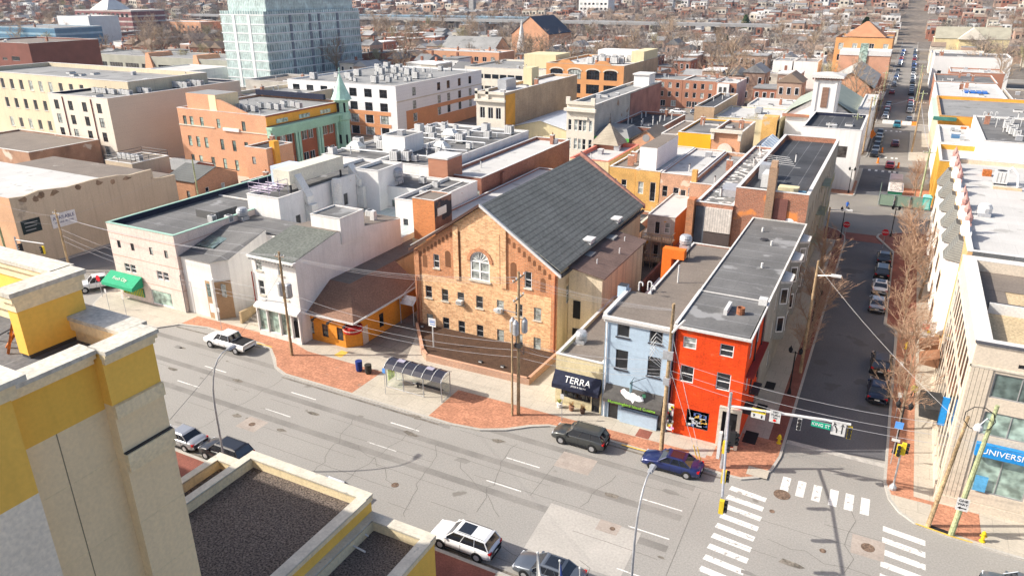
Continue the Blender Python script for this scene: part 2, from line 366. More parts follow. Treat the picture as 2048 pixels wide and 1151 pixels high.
pavement([(-84,147.6),(-4.6,147.6),(-4.4,149),(-4.4,172.5),(-84,172.5)], CONC)
pavement([(3.2,143.4),(9,143.2),(70,143),(70,172.5),(2.4,172.5),(2.4,160),(3.2,158)], CONC)
pavement([(-84,186),(-4.6,186),(-4.4,188),(-4.4,224),(-84,224)], YARD); pavement([(4,186),(70,186),(70,224.5),(4,224.5)], CONC)
for y0, y1 in ((238.5,293),(307,365),(379,443),(457,533),(547,633),(647,900)):
    pavement([(-84,y0),(-4.8,y0),(-4.8,y1),(-84,y1)], YARD); pavement([(4.6,y0),(90,y0),(90,y1),(4.6,y1)], YARD)
    pavement([(-183,y0),(-101,y0),(-101,y1),(-183,y1)], YARD)
pavement([(-183,147.6),(-101,147.6),(-101,172.5),(-183,172.5)], YARD)
# brick paving bands, tree pits, concrete squares
def pv(name, poly, mat, z=.138): sheet(name, poly, z, mat)
pv('brick_paving', [(-69.6,51.2),(-66,51.95),(-57.3,51.65),(-55.6,51.15),(-53.5,49.6),(-52.2,48.35),(-50.3,47.65),(-41.9,47.6),(-41.8,52.3),(-51.7,52.4),(-55.2,53.5),(-69.6,53.5)], BPAVE)
pv('brick_paving', [(-33.1,47.5),(-30.6,47.45),(-27.9,47.85),(-26,48.85),(-24.3,50.35),(-22.8,51.2),(-20.5,51.55),(-9.2,51.25),(-7.5,51.1),(-6.1,51.15),(-5,51.9),(-4.2,53.3),(-3.87,55.5),(-3.87,57.6),(-7.2,57.6),(-7.2,54.7),(-8.8,54.7),(-8.8,52.9),(-33.1,52.7)], BPAVE)
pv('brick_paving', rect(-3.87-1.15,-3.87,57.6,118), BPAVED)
pv('brick_paving', [(4.2,60),(4.2,55.7),(4.6,54.2),(7.3,54.2),(7.3,51.5),(10.4,51.2),(10.4,54.6),(6.1,54.7),(6.1,86),(4.3,86)], BPAVE)
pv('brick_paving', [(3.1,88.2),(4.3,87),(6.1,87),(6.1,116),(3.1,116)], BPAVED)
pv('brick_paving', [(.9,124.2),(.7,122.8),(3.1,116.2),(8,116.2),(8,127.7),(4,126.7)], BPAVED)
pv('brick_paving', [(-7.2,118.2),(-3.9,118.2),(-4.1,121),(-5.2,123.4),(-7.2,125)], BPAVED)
pv('brick_paving', [(3.4,143.6),(9,143.4),(9,158),(3.4,157.8)], BPAVE); pv('brick_paving', rect(-9,-4.7,148,160), BPAVE)
sheet('crosswalk', [(-3.6,119.5),(1.5,119.5),(.6,123.5),(-4.3,123.5)], .003, BPAVED)
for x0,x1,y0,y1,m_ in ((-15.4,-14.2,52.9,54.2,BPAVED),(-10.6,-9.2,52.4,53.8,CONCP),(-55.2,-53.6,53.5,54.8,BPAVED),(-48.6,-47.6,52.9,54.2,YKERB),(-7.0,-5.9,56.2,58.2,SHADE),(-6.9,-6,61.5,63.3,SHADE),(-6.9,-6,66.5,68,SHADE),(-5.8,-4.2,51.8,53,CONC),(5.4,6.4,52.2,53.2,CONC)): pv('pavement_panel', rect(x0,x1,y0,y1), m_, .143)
pv('alley', [(-47.3,55.6),(-41.2,55.6),(-44.6,63.3),(-47.3,66)], M('alley_concrete', (.24,.215,.185), var=.12, ns=.5, patch=(1.5,1.5,.03,1,.9,.5)))
sheet('yard', [(-83,90),(-47.5,66.5),(-28,62),(-24,70),(-13,87),(-8,89),(-8,127.5),(-83,127.5)], .139, YARD)
sheet('brick_sidewalk', rect(-49.5, -18.4, 30.3, 33.2), .14, BPAVED)
sheet('yellow_kerb_paint', rect(-16,-9.5,51.06,51.22), .142, YKERB); sheet('yellow_kerb_paint', rect(-58,-55.8,51.3,51.45), .139, YKERB)
# markings
b = MB()
def mk(name, lst, z=.004, mat=WPAINT):
    for i, q in enumerate(lst): struct(name, (lambda bb: (bb.face([(x,y,z) for x,y in q], mat), bb)[1])(MB()))
dash = []
for y in (45.2, 41.8):
    x = -12.2
    while x > -110: dash.append(rect(x, x+3.05, y-.06, y+.06)); x -= 11.72
mk('lane_line', dash)
mk('lane_line', [rect(-11.5,-3,37.4,37.5)])
mk('crosswalk_stripe', [[(-6.5+dx,y),(-3.8+dx,y-.3),(-3.85+dx,y-.85),(-6.6+dx,y-.55)] for y,dx in ((49.9,0),(48.7,0),(47.5,.05),(46.3,.05),(45.1,0),(43.9,0),(42.7,0),(41.5,0),(40.3,0),(39.1,-.1),(37.9,-.1))])
mk('crosswalk_stripe', [rect(x,x+.6,50.9,53.0) for x in (-3.1,-1.95,-.8,.4,1.5,2.6)])
mk('crosswalk_stripe', [[(4.2,y),(6.9,y-.35),(6.9,y-.95),(4.2,y-.6)] for y in (50.2,48.9,47.6,46.3,45,43.7,42.4,41.1)])
mk('crosswalk_stripe', [rect(x,x+.5,y,y+1.6) for y in (171.4,186.4,224,239) for x in (-3.4,-2.1,-.8,.5,1.4)])
mk('crosswalk_stripe', [rect(-90.2-.4*i,-87.6-.4*i,49.5+1.3*i,50.1+1.3*i) for i in range(5)])
mk('stop_line', [rect(-3.6,4,57.9,58.5)], .006, M('worn_paint', (.42,.4,.37), var=.2, ns=2))
mk('road_patch', [[(-18.2,41.6),(-11.1,41.5),(-11,36.6),(-17.9,36.3)]], .0035, CONCP)
mk('road_patch', [rect(2.3,4.4,46.2,48.3), rect(-47.6,-45.4,38.4,40.2), rect(-14.2,-12.6,40.4,41.6), rect(-20,-17,46,48.2)], .007, M('patch_square', (.36,.31,.27), var=.12, ns=1))
SEAM = M('road_seam', (.16,.15,.135), var=.2, ns=2)
cr = MB(); rnd = random.Random(4)
for y, x0, x1 in ((43.5,-80,-20),(46.9,-62,2),(41.75,-55,-15),(39.4,-60,-12),(37.5,-44,-20),(36.1,-60,30),(43.4,-6,12),(48.6,-20,4),(34.4,-50,0)):
    x = x0; yy = y
    while x < x1:
        n = x+rnd.uniform(1.5,4); ny = yy+rnd.uniform(-.05,.05)
        if rnd.random() < .6: cr.face([(x,yy-.018,.005),(n,ny-.018,.005),(n,ny+.018,.005),(x,yy+.018,.005)], SEAM)
        x, yy = n, ny
for x0, y0, x1, y1, n in ((-19.9,48.6,-20,41.7,3),(-33,46.2,-34,36,10),(-30,44.5,-27,35,12),(-39,44,-36.5,36,10),(-24,47.3,-23,38,10),(-15,47,-16,42,5),(-14,37,-10,34,6),(-3,45,9,43.5,9),(0,40,2,36,5),(-8,36,-3,34.5,6),(-27,43,-21,38.5,9),(-50,46.8,-50.4,36,9),(-8.5,48,-8.3,34,4),(2,51,2.4,44,5),(-36,41,-30,38,8),(-22,36,-15,35.4,8)):
    px, py = x0, y0
    for i in range(1, n+1):
        t = i/n; nx = x0+(x1-x0)*t+rnd.uniform(-.35,.35)*(n > 4); ny = y0+(y1-y0)*t+rnd.uniform(-.3,.3)*(n > 4)
        dx, dy = nx-px, ny-py; l = hypot(dx,dy) or 1; ox, oy = -dy/l*.02, dx/l*.02
        cr.face([(px+ox,py+oy,.006),(nx+ox,ny+oy,.006),(nx-ox,ny-oy,.006),(px-ox,py-oy,.006)], SEAM); px, py = nx, ny
o = struct('road_crack', cr)
tr = MB(); TRK = M('tyre_wear', (.225,.213,.196), var=.15, ns=.4, fine=.05)
for y in (47.9, 44.0, 40.4): tr.face([(-95,y,.0025),(-9,y,.0025),(-9,y+.7,.0025),(-95,y+.7,.0025)], TRK)
GUT = M('gutter_grime',(.17,.15,.125),var=.4,ns=1.2,fine=.2)
for a,c in (((-50.3,47.05),(-30.6,46.85)),((-20.5,50.95),(-7.5,50.5)),((-69.6,50.5),(-57,50.9)),((-48,33.75),(-4,33.75))): tr.face([(a[0],a[1]-.12,.003),(c[0],c[1]-.12,.003),(c[0],c[1]+.1,.003),(a[0],a[1]+.1,.003)],GUT)
for k in range(34): 
    x = rnd.uniform(-75,8); y = rnd.choice((36.5,39.8,41,43.2,44.5,47)); r_ = rnd.uniform(.12,.5); tr.face([(x+r_*rnd.uniform(.8,2.6)*cos(t*.785),y+r_*rnd.uniform(.5,.9)*sin(t*.785),.0045) for t in range(8)],GUT if k%3 else TRK)
struct('tyre_wear', tr)
MANH = M('manhole_iron', (.16,.11,.08), var=.3, ns=3, fine=.2)
for i, (x, y, r) in enumerate(((-2.85,50.55,.62),(3.35,47.25,.45),(.6,45.5,.22),(-13.1,41,.2),(-46.5,39.3,.3),(-3.2,48.2,.2),(-6.5,38.6,.35),(-30,38,.3))):
    b = MB(); b.lathe(x, y, [(r,.006),(r,.02),(r-.06,.02),(r-.07,.012)], MANH, 20)
    solo('manhole_cover', b, ['large rusty round manhole cover at the end of the side street crossing','round iron manhole cover in the pale square patch','small round iron valve cover in the junction','small iron cover in the pale square on the light patch','iron cover in the pale square behind the curved street lamp','small iron cover beside the zebra stripes','iron cover near the lower end of the zebra crossing','small iron cover in the middle of the cracked lane'][i], 'manhole cover', (x,y,0))
pv('storm_drain', rect(5.0,6.0,50.98,51.6) if 0 else [(7.1,51.3),(8.3,51.1),(8.35,51.5),(7.15,51.7)], SHADE, .14)
# ---------------- the hotel in the foreground ----------------
YEL = M('yellow_render', (.92, .57, .11), var=.04, ns=.3, fine=.02, streak=.05); YELD = M('shaded_yellow_render', (.88, .53, .09), var=.05, ns=.3, fine=.02, streak=.05)  # second yellow is darker: the recessed wall's shade put into its colour
TANR = M('tan_render', (.86, .69, .43), var=.06, ns=.25, fine=.03, streak=.05, stain=((.62, .5, .33), .3, .66)); CREAMR = M('cream_trim_render', (.84, .70, .45), var=.05, ns=.5, streak=.08)
CAPS = M('weathered_cap_stone', (.56, .53, .46), var=.12, ns=.8, fine=.1, stain=((.3,.29,.26), 1.5, .72))
PALEC = M('pale_grey_render', (.86, .77, .62), var=.05)
def trimY(b, x, y0, y1, z, out=.42):        # stepped cornice along an east face, its cap on top
    b.box(x, x+out*.4, y0, y1, z-.62, z-.38, CREAMR); b.box(x, x+out*.75, y0-.04, y1+.04, z-.38, z-.16, CREAMR); b.box(x-.6, x+out, y0-.06, y1+.06, z-.16, z, CAPS)
hz = 23.8
r = thing('hotel', 'yellow and tan rendered hotel filling the lower left corner with weathered parapet caps', 'hotel', (-30, 8, 0))
b = MB(); XE = -24.5; X2 = -25.0
b.box(-31, XE, 14.45, 16.6, 0, 21.4, TANR); b.box(-31, X2, -12, 14.45, 0, 21.15, TANR); b.box(-85, -31, -12, 16.6, 0, 21.15, TANR)
b.box(-31, XE, 14.45, 16.6, 21.4, 22.6, YEL); b.box(-31, X2, 11, 14.45, 21.15, 22.6, YELD); b.box(-85,-31,-12,16.6,21.15,22.6,YEL); b.box(-31,X2,-12,11,21.15,22.6,YELD)
b.box(-25.1, XE, 14.45, 16.6, 22.6, hz-.16, YEL); b.box(-25.5, X2, -12, 14.45, 22.6, hz-.16, YELD); b.box(-85, -25.1, 15.95, 16.6, 22.6, hz-.16, CREAMR)
obj('wall', b, r)
b = MB(); trimY(b, XE, 14.45, 16.6, hz); trimY(b, X2, 11, 14.36, hz); b.box(-85, XE-.62, 15.75, 16.95, hz-.16, hz, CAPS); b.box(-45,-25.1,15.8,15.95,23.2,23.6,CREAMR)
b.box(XE, XE+.16, 14.45, 16.6, 20.85, 21.4, CREAMR); obj('cornice', b, r)
b = MB(); b.box(XE, XE+.14, 14.5, 16.6, 18.4, 18.75, CREAMR); b.box(XE, XE+.22, 14.45, 16.62, 18.75, 19.25, CREAMR); b.box(XE, XE+.15, 14.45, 16.6, 19.25, 19.3, METD); obj('string_course', b, r)
J = M('render_joint', (.27,.22,.15), var=0, fine=0); b = MB()
for z in (15.9,13.2,10.5): b.box(XE, XE+.012, 14.5, 16.6, z, z+.025, CREAMR)
for z in (18.9,15.8,12.9,10): b.box(X2, X2+.012, -5, 14.45, z, z+.025, CREAMR)
b.box(X2, X2+.014, 12.5, 12.53, 0, 21.15, J); obj('render_joint', b, r)
RF = M('hotel_roof_membrane', (.13,.13,.135), var=.15, ns=.3, fine=.1, stripes=(0,1.8,.03,(.19,.19,.19)))
b = MB(); b.box(-85, -25.52, -12, 15.93, 22.6, 22.68, RF); obj('roof', b, r)
b = MB(); b.box(-31, -24.3, 0, 11.1, 0, 19.8, PALEC); b.box(-31, -24.3, 0, 11.1, 19.8, 23.6, YEL); b.box(-31,-24.1,0,11.25,23.6,24.2,CREAMR); b.box(-31.2,-23.8,0,11.5,24.2,24.4,CAPS); obj('bay', b, r)
def screen(x0, x1, y0, y1, z1, cap=.22):
    b = MB(); b.box(x0+.05, x1-.03, y0+.05, y1-.05, 22.68, 22.85, COPD); b.box(x0, x1, y0, y1, 22.85, z1-.75, YEL); b.box(x0-.05, x1+.08, y0-.05, y1+.05, z1-.75, z1-.35, CREAMR)
    b.box(x0-cap*.7, x1+cap*.7, y0-cap*.7, y1+cap*.7, z1-.35, z1-.1, CREAMR); b.box(x0-cap, x1+cap, y0-cap, y1+cap, z1-.1, z1+.08, CAPS); obj('screen_wall', b, r)
screen(-28.95, -28.35, 14.0, 16.6, 25.45); screen(-45, -29.3, 16.2, 16.75, 25.45)
ORB = M('rusty_orange_steel', (.42,.13,.03), var=.4, ns=3, rough=.6)
t = MB()
for a, c in (((-29.0,14.4,24.9),(-29.6,13.9,22.7)),((-29.0,14.4,24.0),(-30.2,14.2,22.7)),((-29.0,15.4,24.9),(-31.0,15.2,22.7)),((-30.2,16.1,24.9),(-30.9,15.2,22.7))): t.tube(a, c, .06, .06, ORB, 6)
for y in (14.6, 15.3): t.tube((-29.0,y,24.0),(-31.5,y-.3,22.7),.04,.04,METD,6)
obj('brace', t, r)
# low gravel roofs with parapets beside the pavement
def low(nm, lab, x0, x1, y0, y1, z, grz, wallm):
    q = thing(nm, lab, 'building', ((x0+x1)/2, (y0+y1)/2, 0)); w = MB()
    for f, c, a, e in (('S',y0,x0,x1),('E',x1,y0,y1),('W',x0,y0,y1),('N',y1,x0,x1)): wall_face(w, f, c, a, e, 0, z, [], wallm)
    t_ = .55; w.box(x0+t_-.02,x1-t_+.02,y1-t_,y1-t_+.02,grz,z,CREAMR); w.box(x1-t_,x1-t_+.02,y0,y1-t_,grz,z,COPD); w.box(x0+t_-.02,x0+t_,y0,y1-t_,grz,z,CREAMR); obj('wall', w, q)
    c = MB(); CP = M('limestone_parapet_cap', (.62,.57,.47), var=.12, ns=1, fine=.05, stain=((.4,.38,.33), 1, .66))
    c.box(x0-.08,x1+.08,y1-.6,y1+.15,z,z+.12,CP); c.box(x1-.6,x1+.15,y0,y1-.6,z,z+.12,CP); c.box(x0-.1,x0+.5,y0,y1-.6,z,z+.12,CP)
    c.box(x0-.02,x1+.07,y1-.02,y1+.1,z-.35,z,CREAMR); c.box(x1-.02,x1+.1,y0,y1-.02,z-.35,z,CREAMR); obj('coping', c, q)
    g = MB(); g.box(x0+t_, x1-t_, y0, y1-t_, grz-.2, grz, GRV); obj('gravel_roof', g, q)
    return q
low('hotel_wing', 'middle gravel roofed hotel wing with pale parapet caps and yellow side wall', -36.0, -25.75, 12, 30.05, 6.0, 5.35, YEL)
low('hotel_wing', 'lower gravel roofed hotel wing beside the white SUV', -25.7, -20.9, 8, 29.9, 4.7, 4.0, YEL)
low('hotel_wing', 'small gravel roof corner beside the parked black SUV', -39.4, -36.1, 16, 30.0, 4.8, 4.15, TANR)
for y,lab in ((27.4,'longer pale drain pipe'),(28.6,'shorter pale drain pipe nearer the street')):
    b = MB(); b.tube((-25.6,y,4.35),(-24.2 if y < 28 else -24.9,y-.1,4.3),.06,.06,METW,8); solo('roof_drain_pipe', b, lab+' poking out over the lower gravel roof', 'pipe', (-25,y,4))

# ---------------- red corner building ----------------
RED = M('vermilion_paint', (.80, .075, .008), var=.13, ns=.35, fine=.07, rough=.9, stain=((.62,.13,.05),.7,.68), brick=((.72,.062,.008),(.62,.05,.008),.4,.15), streak=.12); REDD = M('maroon_paint', (.26,.035,.025), var=.1)
r = B('row_building', 'bright vermilion three storey corner building with four white framed windows', 'building', -13.1, -7.3, 54.9, 63, 10.4, RED, RG,
  S=[(-11.92,8.45,1.1,1.05,'Wh2'[:2]),(-8.92,8.4,1.1,1.1,'Wh'),(-11.92,5.3,1.15,1.55,'Wh'),(-8.9,5.3,1.15,1.6,'Wh'),(-10.65,1.1,1.9,1.75,'D')], par=0, mats={'W':RED},
  E=[(57,7.6,1.1,1.9,'Wh'),(60.3,7.6,1.1,1.9,'Wh'),(57,4.6,1.1,1.9,'Wh'),(60.3,4.6,1.1,1.9,'Wh')])
def f(b): b.box(-13.3,-7.05,54.62,54.89,10.2,10.42,COPW); b.box(-7.29,-7.05,54.9,63,10.2,10.42,COPW); b.box(-13.3,-13.05,54.9,63,10.42,10.55,COPW)
part('roof_trim', r, f)
def f(b):
    b.box(-8.9,-8.62,54.62,54.88,0,3.9,STONE); b.box(-8.9,-7.1,54.6,54.88,3.6,3.95,STONE); b.box(-7.4,-7.12,54.62,54.88,0,3.6,STONE)
    b.box(-8.6,-7.42,54.8,54.87,.3,3.5,SHADE); b.box(-8.2,-7.8,54.74,54.79,0.2,2.3,METD)
part('shopfront', r, f)
def f(b):
    rr = random.Random(2)
    for c in ((.65,.7,.72),(.12,.2,.5),(.7,.45,.1),(.5,.55,.6)):
        b.box(-11.55,-9.75,55.005,55.01,1.15,2.8,M('shop_blind',(.4,.42,.42),var=.2,ns=3))
        mm = M('poster_%d' % int(c[0]*100), c, var=.2, ns=4, fine=.1)
        for _ in range(6): x = rr.uniform(-11.5,-10.2); z = rr.uniform(1.2,2.4); b.box(x,x+rr.uniform(.2,.5),54.99,55.0,z,z+rr.uniform(.15,.35),mm)
part('window_poster', r, f)
part('drainpipe', r, lambda b: b.tube((-13.0,54.8,10.3),(-13.0,54.8,.3),.06,.06,REDD,6))
for y in (58.6, 62): part('drainpipe', r, lambda b: b.tube((-7.2,y,10.2),(-7.2,y,3.5),.07,.07,METD,6))
def f(b): b.box(-7.28,-6.6,56,57.8,3.0,3.25,METD); b.box(-7.28,-6.6,59.5,61.5,3.0,3.25,METD); b.box(-7.28,-6.65,55.5,62.8,6.6,6.75,REDD)
part('side_ledge', r, f)
# graffiti board and lamp on it
g = MB(); rr = random.Random(7); cols = [(.85,.7,.05),(.1,.5,.15),(.7,.1,.1),(.85,.85,.85),(.05,.05,.07),(.8,.35,.6)]
g.box(-13.15,-12.65,54.55,54.62,.5,3.1,M('board_white',(.7,.7,.7)))
for k in range(26):
    c = cols[k % 6]; x = rr.uniform(-13.15,-12.75); z = rr.uniform(.6,2.8); g.box(x,x+rr.uniform(.08,.3),54.5,54.545-.001*k,z,z+rr.uniform(.08,.4),M('spray_%d' % (k % 6), c, var=.1))
solo('mural_board', g, 'narrow colourful spray painted board fixed between the blue and the red building', 'mural', (-12.9,54.5,0))

# ---------------- pale blue building ----------------
BLUE = M('pale_blue_paint', (.41, .52, .63), var=.05, ns=.5, fine=.03, streak=.06)
r = B('row_building', 'pale blue three storey building with brown roof and grey restaurant awning', 'building', -19.2, -13.25, 54.7, 61, 10.05, BLUE, RT,
  S=[(-17.57,8.35,1.1,1.35,'Gd'),(-14.7,8.4,1.15,1.3,'Gd'),(-17.57,5.25,1.1,1.85,'Dhd'),(-14.68,5.25,1.15,1.85,'Dhd'),(-18.1,.1,.9,2.2,'Dd'),(-15.6,1.5,3.3,1.3,'D3d'),(-13.7,.1,.6,2.0,'Dd')], par=0)
part('cornice', r, lambda b: (b.box(-19.4,-13.2,54.35,54.69,9.85,10.12,COPW), b.box(-19.3,-13.25,54.5,54.69,9.6,9.85,COPW), b.box(-19.45,-19.1,54.7,61,10.05,10.3,COPW)))
part('drainpipe', r, lambda b: b.tube((-19.0,54.6,9.7),(-18.9,54.6,.2),.06,.06,FRW,6)); part('drainpipe', r, lambda b: b.tube((-13.4,54.6,9.7),(-13.4,54.6,.2),.05,.05,FRW,6))
for x,z in ((-17.57,8.35),(-14.7,8.4),(-17.57,5.25),(-14.68,5.25)): part('window_sill', r, lambda b: b.box(x-.65,x+.65,54.6,54.7,z-.12,z,FRD))
BROWNR = B('rear_wing', 'brown roofed rear wing running back from the pale blue building with an orange duct', 'building', -17.6, -13.35, 61.05, 78, 9.8, M('red_brick_old',(.35,.12,.07),var=.2,brick=((.27,.09,.06),(.3,.25,.2))), RT, par=.12, pt=.12)
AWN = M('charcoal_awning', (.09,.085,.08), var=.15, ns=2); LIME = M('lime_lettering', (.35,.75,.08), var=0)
aw = MB(); aw.hull([(-18.85,54.69,3.6),(-13.6,54.69,2.9+.7),(-13.6,54.68,2.2),(-18.85,54.68,2.2)],[(-18.85,53.9,2.5),(-13.6,53.9,2.5),(-13.6,53.9,2.15),(-18.85,53.9,2.15)],AWN)
aw2 = thing('awning', 'charcoal awning with white bird picture and lime green lettering on the pale blue building', 'awning', (-16.2,54,2.2)); obj('canopy', aw, aw2)
text('lettering', 'Hummingbird Island Cuisine', .36, (-16.2,53.885,2.32), (pi/2,0,0), LIME, aw2, sx=1.05)
bd = MB(); bw = M('bird_white', (.8,.8,.8), var=0, fine=0); rp = random.Random(3)
ang = atan2(.79, 1.1)
def on(u, v): return (u, 54.68-.78*v-.03, 3.6-1.1*v+.02)
pts = [(-17.4,.25),(-17.15,.1),(-16.9,.22),(-16.5,.3),(-16.2,.25),(-15.9,.35),(-15.4,.35),(-15.2,.6),(-15.6,.72),(-16,.7),(-16.1,.92),(-16.35,.75),(-16.8,.7),(-17.1,.55),(-17.35,.42)]
bd.face([on(u,v) for u,v in pts], bw); bd.face([on(u,v-.03) for u,v in ((-17.45,.3),(-17.25,.28),(-17.25,.4),(-17.42,.38))], M('bird_pink',(.8,.3,.3)))
bd.face([(u,y-.01,z) for u,y,z in [on(u,v) for u,v in ((-15.5,.2),(-15.2,.15),(-15.1,.35),(-15.35,.42))]], M('bird_green',(.15,.5,.25)))
obj('bird_picture', bd, aw2)
bl = MB(); bl.box(-17.35,-14.0,54.45,54.68,.14,1.42,BLUE); obj('stall_riser', bl, aw2.parent or r)
sg = thing('hanging_sign', 'small teal hanging sign on a dark angled bracket above the charcoal awning', 'sign', (-16.3,54,4))
part('panel', sg, lambda b: b.box(-16.32,-16.26,53.5,54.1,3.75,4.75,M('sign_teal',(.3,.5,.55))))
part('bracket', sg, lambda b: [b.tube(a,c,.025,.025,METD,5) for a,c in (((-16.3,53.4,4.8),(-16.3,54.65,4.8)),((-16.3,53.4,4.8),(-14.3,54.6,3.4)),((-16.3,53.5,4.8),(-15.3,54.65,5.0)))])

# ---------------- cream cafe with navy awning ----------------
CREAM = M('cream_stucco', (.62,.54,.34), var=.05, ns=.4, streak=.1)
r = B('cafe_building', 'low cream cafe with brown roof and navy awning lettered TERRA', 'cafe', -23.85, -19.3, 54.9, 70, 5.2, CREAM, RT, S=[(-21.8,.95,2.9,1.2,'D5d'),(-19.85,.1,.75,2.1,'Dd')], par=.3, pt=.22, cop=COP)
aw = thing('awning', 'navy awning with white TERRA lettering on the cream cafe', 'awning', (-21.5,54.5,2.2)); NAVY = M('navy_awning',(.018,.022,.045), var=.2, ns=2)
part('canopy', aw, lambda b: b.hull([(-23.9,54.89,3.65),(-19.35,54.89,3.65),(-19.35,54.89,2.3),(-23.9,54.89,2.3)],[(-23.9,54.1,2.55),(-19.35,54.1,2.55),(-19.35,54.1,2.15),(-23.9,54.1,2.15)],NAVY))
sl = atan2(1.1,.79)
text('lettering', 'TERRA', .85, (-21.5,54.42,3.1), (sl,0,0), FRW, aw, sx=1.0); text('lettering', 'pizza e cucina', .26, (-21.3,54.17,2.72), (sl,0,0), FRW, aw)
for i,(x,lab,c) in enumerate(((-23.1,'white planter pot with yellow green shrub left of the cafe window',(.7,.7,.68)),(-21.9,'brown clay pot with dry grass under the middle of the cafe window',(.3,.16,.1)),(-20.8,'dark clay pot with dry grass beside the cafe door',(.12,.07,.05)))):
    q = thing('plant_pot', lab, 'plant pot', (x,54.2,.14)); part('pot', q, lambda b: b.lathe(x,54.2,[(.16,.14),(.2,.2),(.26,.55),(.28,.6),(.24,.6)],M('pot_%d'%i,c),10))
    def f(b):
        rr = random.Random(i)
        for _ in range(60):
            a = rr.uniform(0,2*pi); l = rr.uniform(.15,.35); b.tube((x,54.2,.6),(x+l*cos(a)*.8,54.2+l*sin(a)*.8,.6+rr.uniform(.2,.5)),.02,.008,M('pot_leaf_%d'%(i>0),((.4,.4,.08),(.35,.22,.1))[i>0]),3,False)
    part('plant', q, f)

# ---------------- brick gabled hall ----------------
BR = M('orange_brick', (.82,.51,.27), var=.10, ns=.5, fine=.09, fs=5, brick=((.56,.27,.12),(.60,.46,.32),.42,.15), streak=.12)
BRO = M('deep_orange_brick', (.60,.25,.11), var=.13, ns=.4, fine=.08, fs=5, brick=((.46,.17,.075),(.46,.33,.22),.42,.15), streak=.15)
BEIGE = M('beige_side_render', (.56,.47,.32), var=.08, ns=.3, streak=.22, stain=((.38,.3,.2),.35,.66))
x0,x1,y0,y1,ev,rd,xm = -45.0,-27.55,63.45,90,9.35,15.25,-36.35
hall = thing('brick_hall', 'large orange brick gabled hall with arched middle window and dark ribbed roof', 'hall', (-36.3,70,0))
WS = [(x,z,.85,1.42) for z in (3.8,.35) for x in (-43.3,-41.15,-39.1,-36.75,-34.2,-31.95,-29.8)]
arch = [(-36.62,7.05,2.35,3.3)]
smw = [(-42.1,7.55,.75,1.6),(-30.9,7.2,.8,1.85)]
w = MB(); holes = [(q[0]-q[2]/2,q[0]+q[2]/2,q[1],q[1]+q[3]) for q in WS+smw]
# recessed side bays + proud centre panel, wall drawn as strips up to the rake
def rake(x): return ev+(rd-ev)*(1-abs(x-xm)/((xm-x0) if x < xm else (x1-xm)))
zt = 6.6
wall_face(w,'S',y0,x0,x1,0,zt,[h for h in holes if h[3] < zt],BR)
def gstrip(a, e, z0, mat, y, hs=()):
    hs = [h for h in hs if a < h[0] and h[1] < e]; ztop = max([h[3] for h in hs], default=z0)
    if ztop > z0: wall_face(w,'S',y,a,e,z0,ztop,hs,mat)
    p = [(a,y,ztop),(e,y,ztop),(e,y,rake(e))]
    if a < xm < e: p.append((xm,y,rd))
    p.append((a,y,rake(a))); w.face(p, mat)
gstrip(-39.75,-33.5,zt,BR,y0,[(-37.8,-35.44,7.05,10.35)])
for a, e, g in ((x0,-39.75,[(-42.48,-41.72,7.55,9.15)]),(-33.5,x1,[(-31.3,-30.5,7.2,9.05)])):
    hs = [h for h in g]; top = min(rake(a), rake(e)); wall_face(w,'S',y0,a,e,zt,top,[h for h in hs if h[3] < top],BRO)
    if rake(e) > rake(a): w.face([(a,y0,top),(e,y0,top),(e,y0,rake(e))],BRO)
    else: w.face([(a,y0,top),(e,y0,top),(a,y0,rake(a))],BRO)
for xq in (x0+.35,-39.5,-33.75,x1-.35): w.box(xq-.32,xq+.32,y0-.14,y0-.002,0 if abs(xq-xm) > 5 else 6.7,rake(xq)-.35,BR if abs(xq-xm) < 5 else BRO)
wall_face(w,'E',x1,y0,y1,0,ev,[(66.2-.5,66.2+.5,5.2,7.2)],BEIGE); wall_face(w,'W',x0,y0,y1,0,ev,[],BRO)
w.face([(x0,y1,0),(x1,y1,0),(x1,y1,ev),(xm,y1,rd),(x0,y1,ev)],BRO)
obj('wall', w, hall)
ROOFD = M('ribbed_slate_roof', (.225,.228,.208), rough=.9, spec=.05, var=.1, ns=.3, fine=.1, fs=3, stripes=(2,.34,.3,(.16,.165,.148)))
d = MB()
for xe in (x0,x1):
    xo = xe+(.35 if xe > xm else -.35); s = (rd-ev)/(xe-xm); zo = ev+s*(xo-xe)+.1; q = [(xo,y0-.2,zo),(xm,y0-.2,rd+.1),(xm,y1+.2,rd+.1),(xo,y1+.2,zo)]
    d.hull(q, [(a,c,e+.12) for a,c,e in q], ROOFD if xe > xm else RW)
obj('roof', d, hall)
v = MB(); TB = M('brown_verge_trim',(.09,.05,.04),var=.1); 
v.hull([(x0-.45,y0-.45,ev-.2),(xm,y0-.45,rd+.08),(xm,y0-.2,rd+.08),(x0-.45,y0-.2,ev-.2)],[(x0-.45,y0-.45,ev+.12),(xm,y0-.45,rd+.4),(xm,y0-.2,rd+.4),(x0-.45,y0-.2,ev+.12)],TB)
v.hull([(xm,y0-.45,rd+.08),(x1+.45,y0-.45,ev-.25),(x1+.45,y0-.2,ev-.25),(xm,y0-.2,rd+.08)],[(xm,y0-.45,rd+.4),(x1+.45,y0-.45,ev+.05),(x1+.45,y0-.2,ev+.05),(xm,y0-.2,rd+.4)],METW)
v.box(x1+.2,x1+.5,y0,y1,ev-.3,ev-.05,METD); v.hull([(xm,y1+.1,rd+.2),(x1+.4,y1+.1,ev),(x1+.4,y1+.6,ev),(xm,y1+.6,rd+.2)],[(xm,y1+.1,rd+.75),(x1+.4,y1+.1,ev+.5),(x1+.4,y1+.6,ev+.5),(xm,y1+.6,rd+.75)],M('pink_parapet',(.45,.22,.17),var=.3,ns=2))
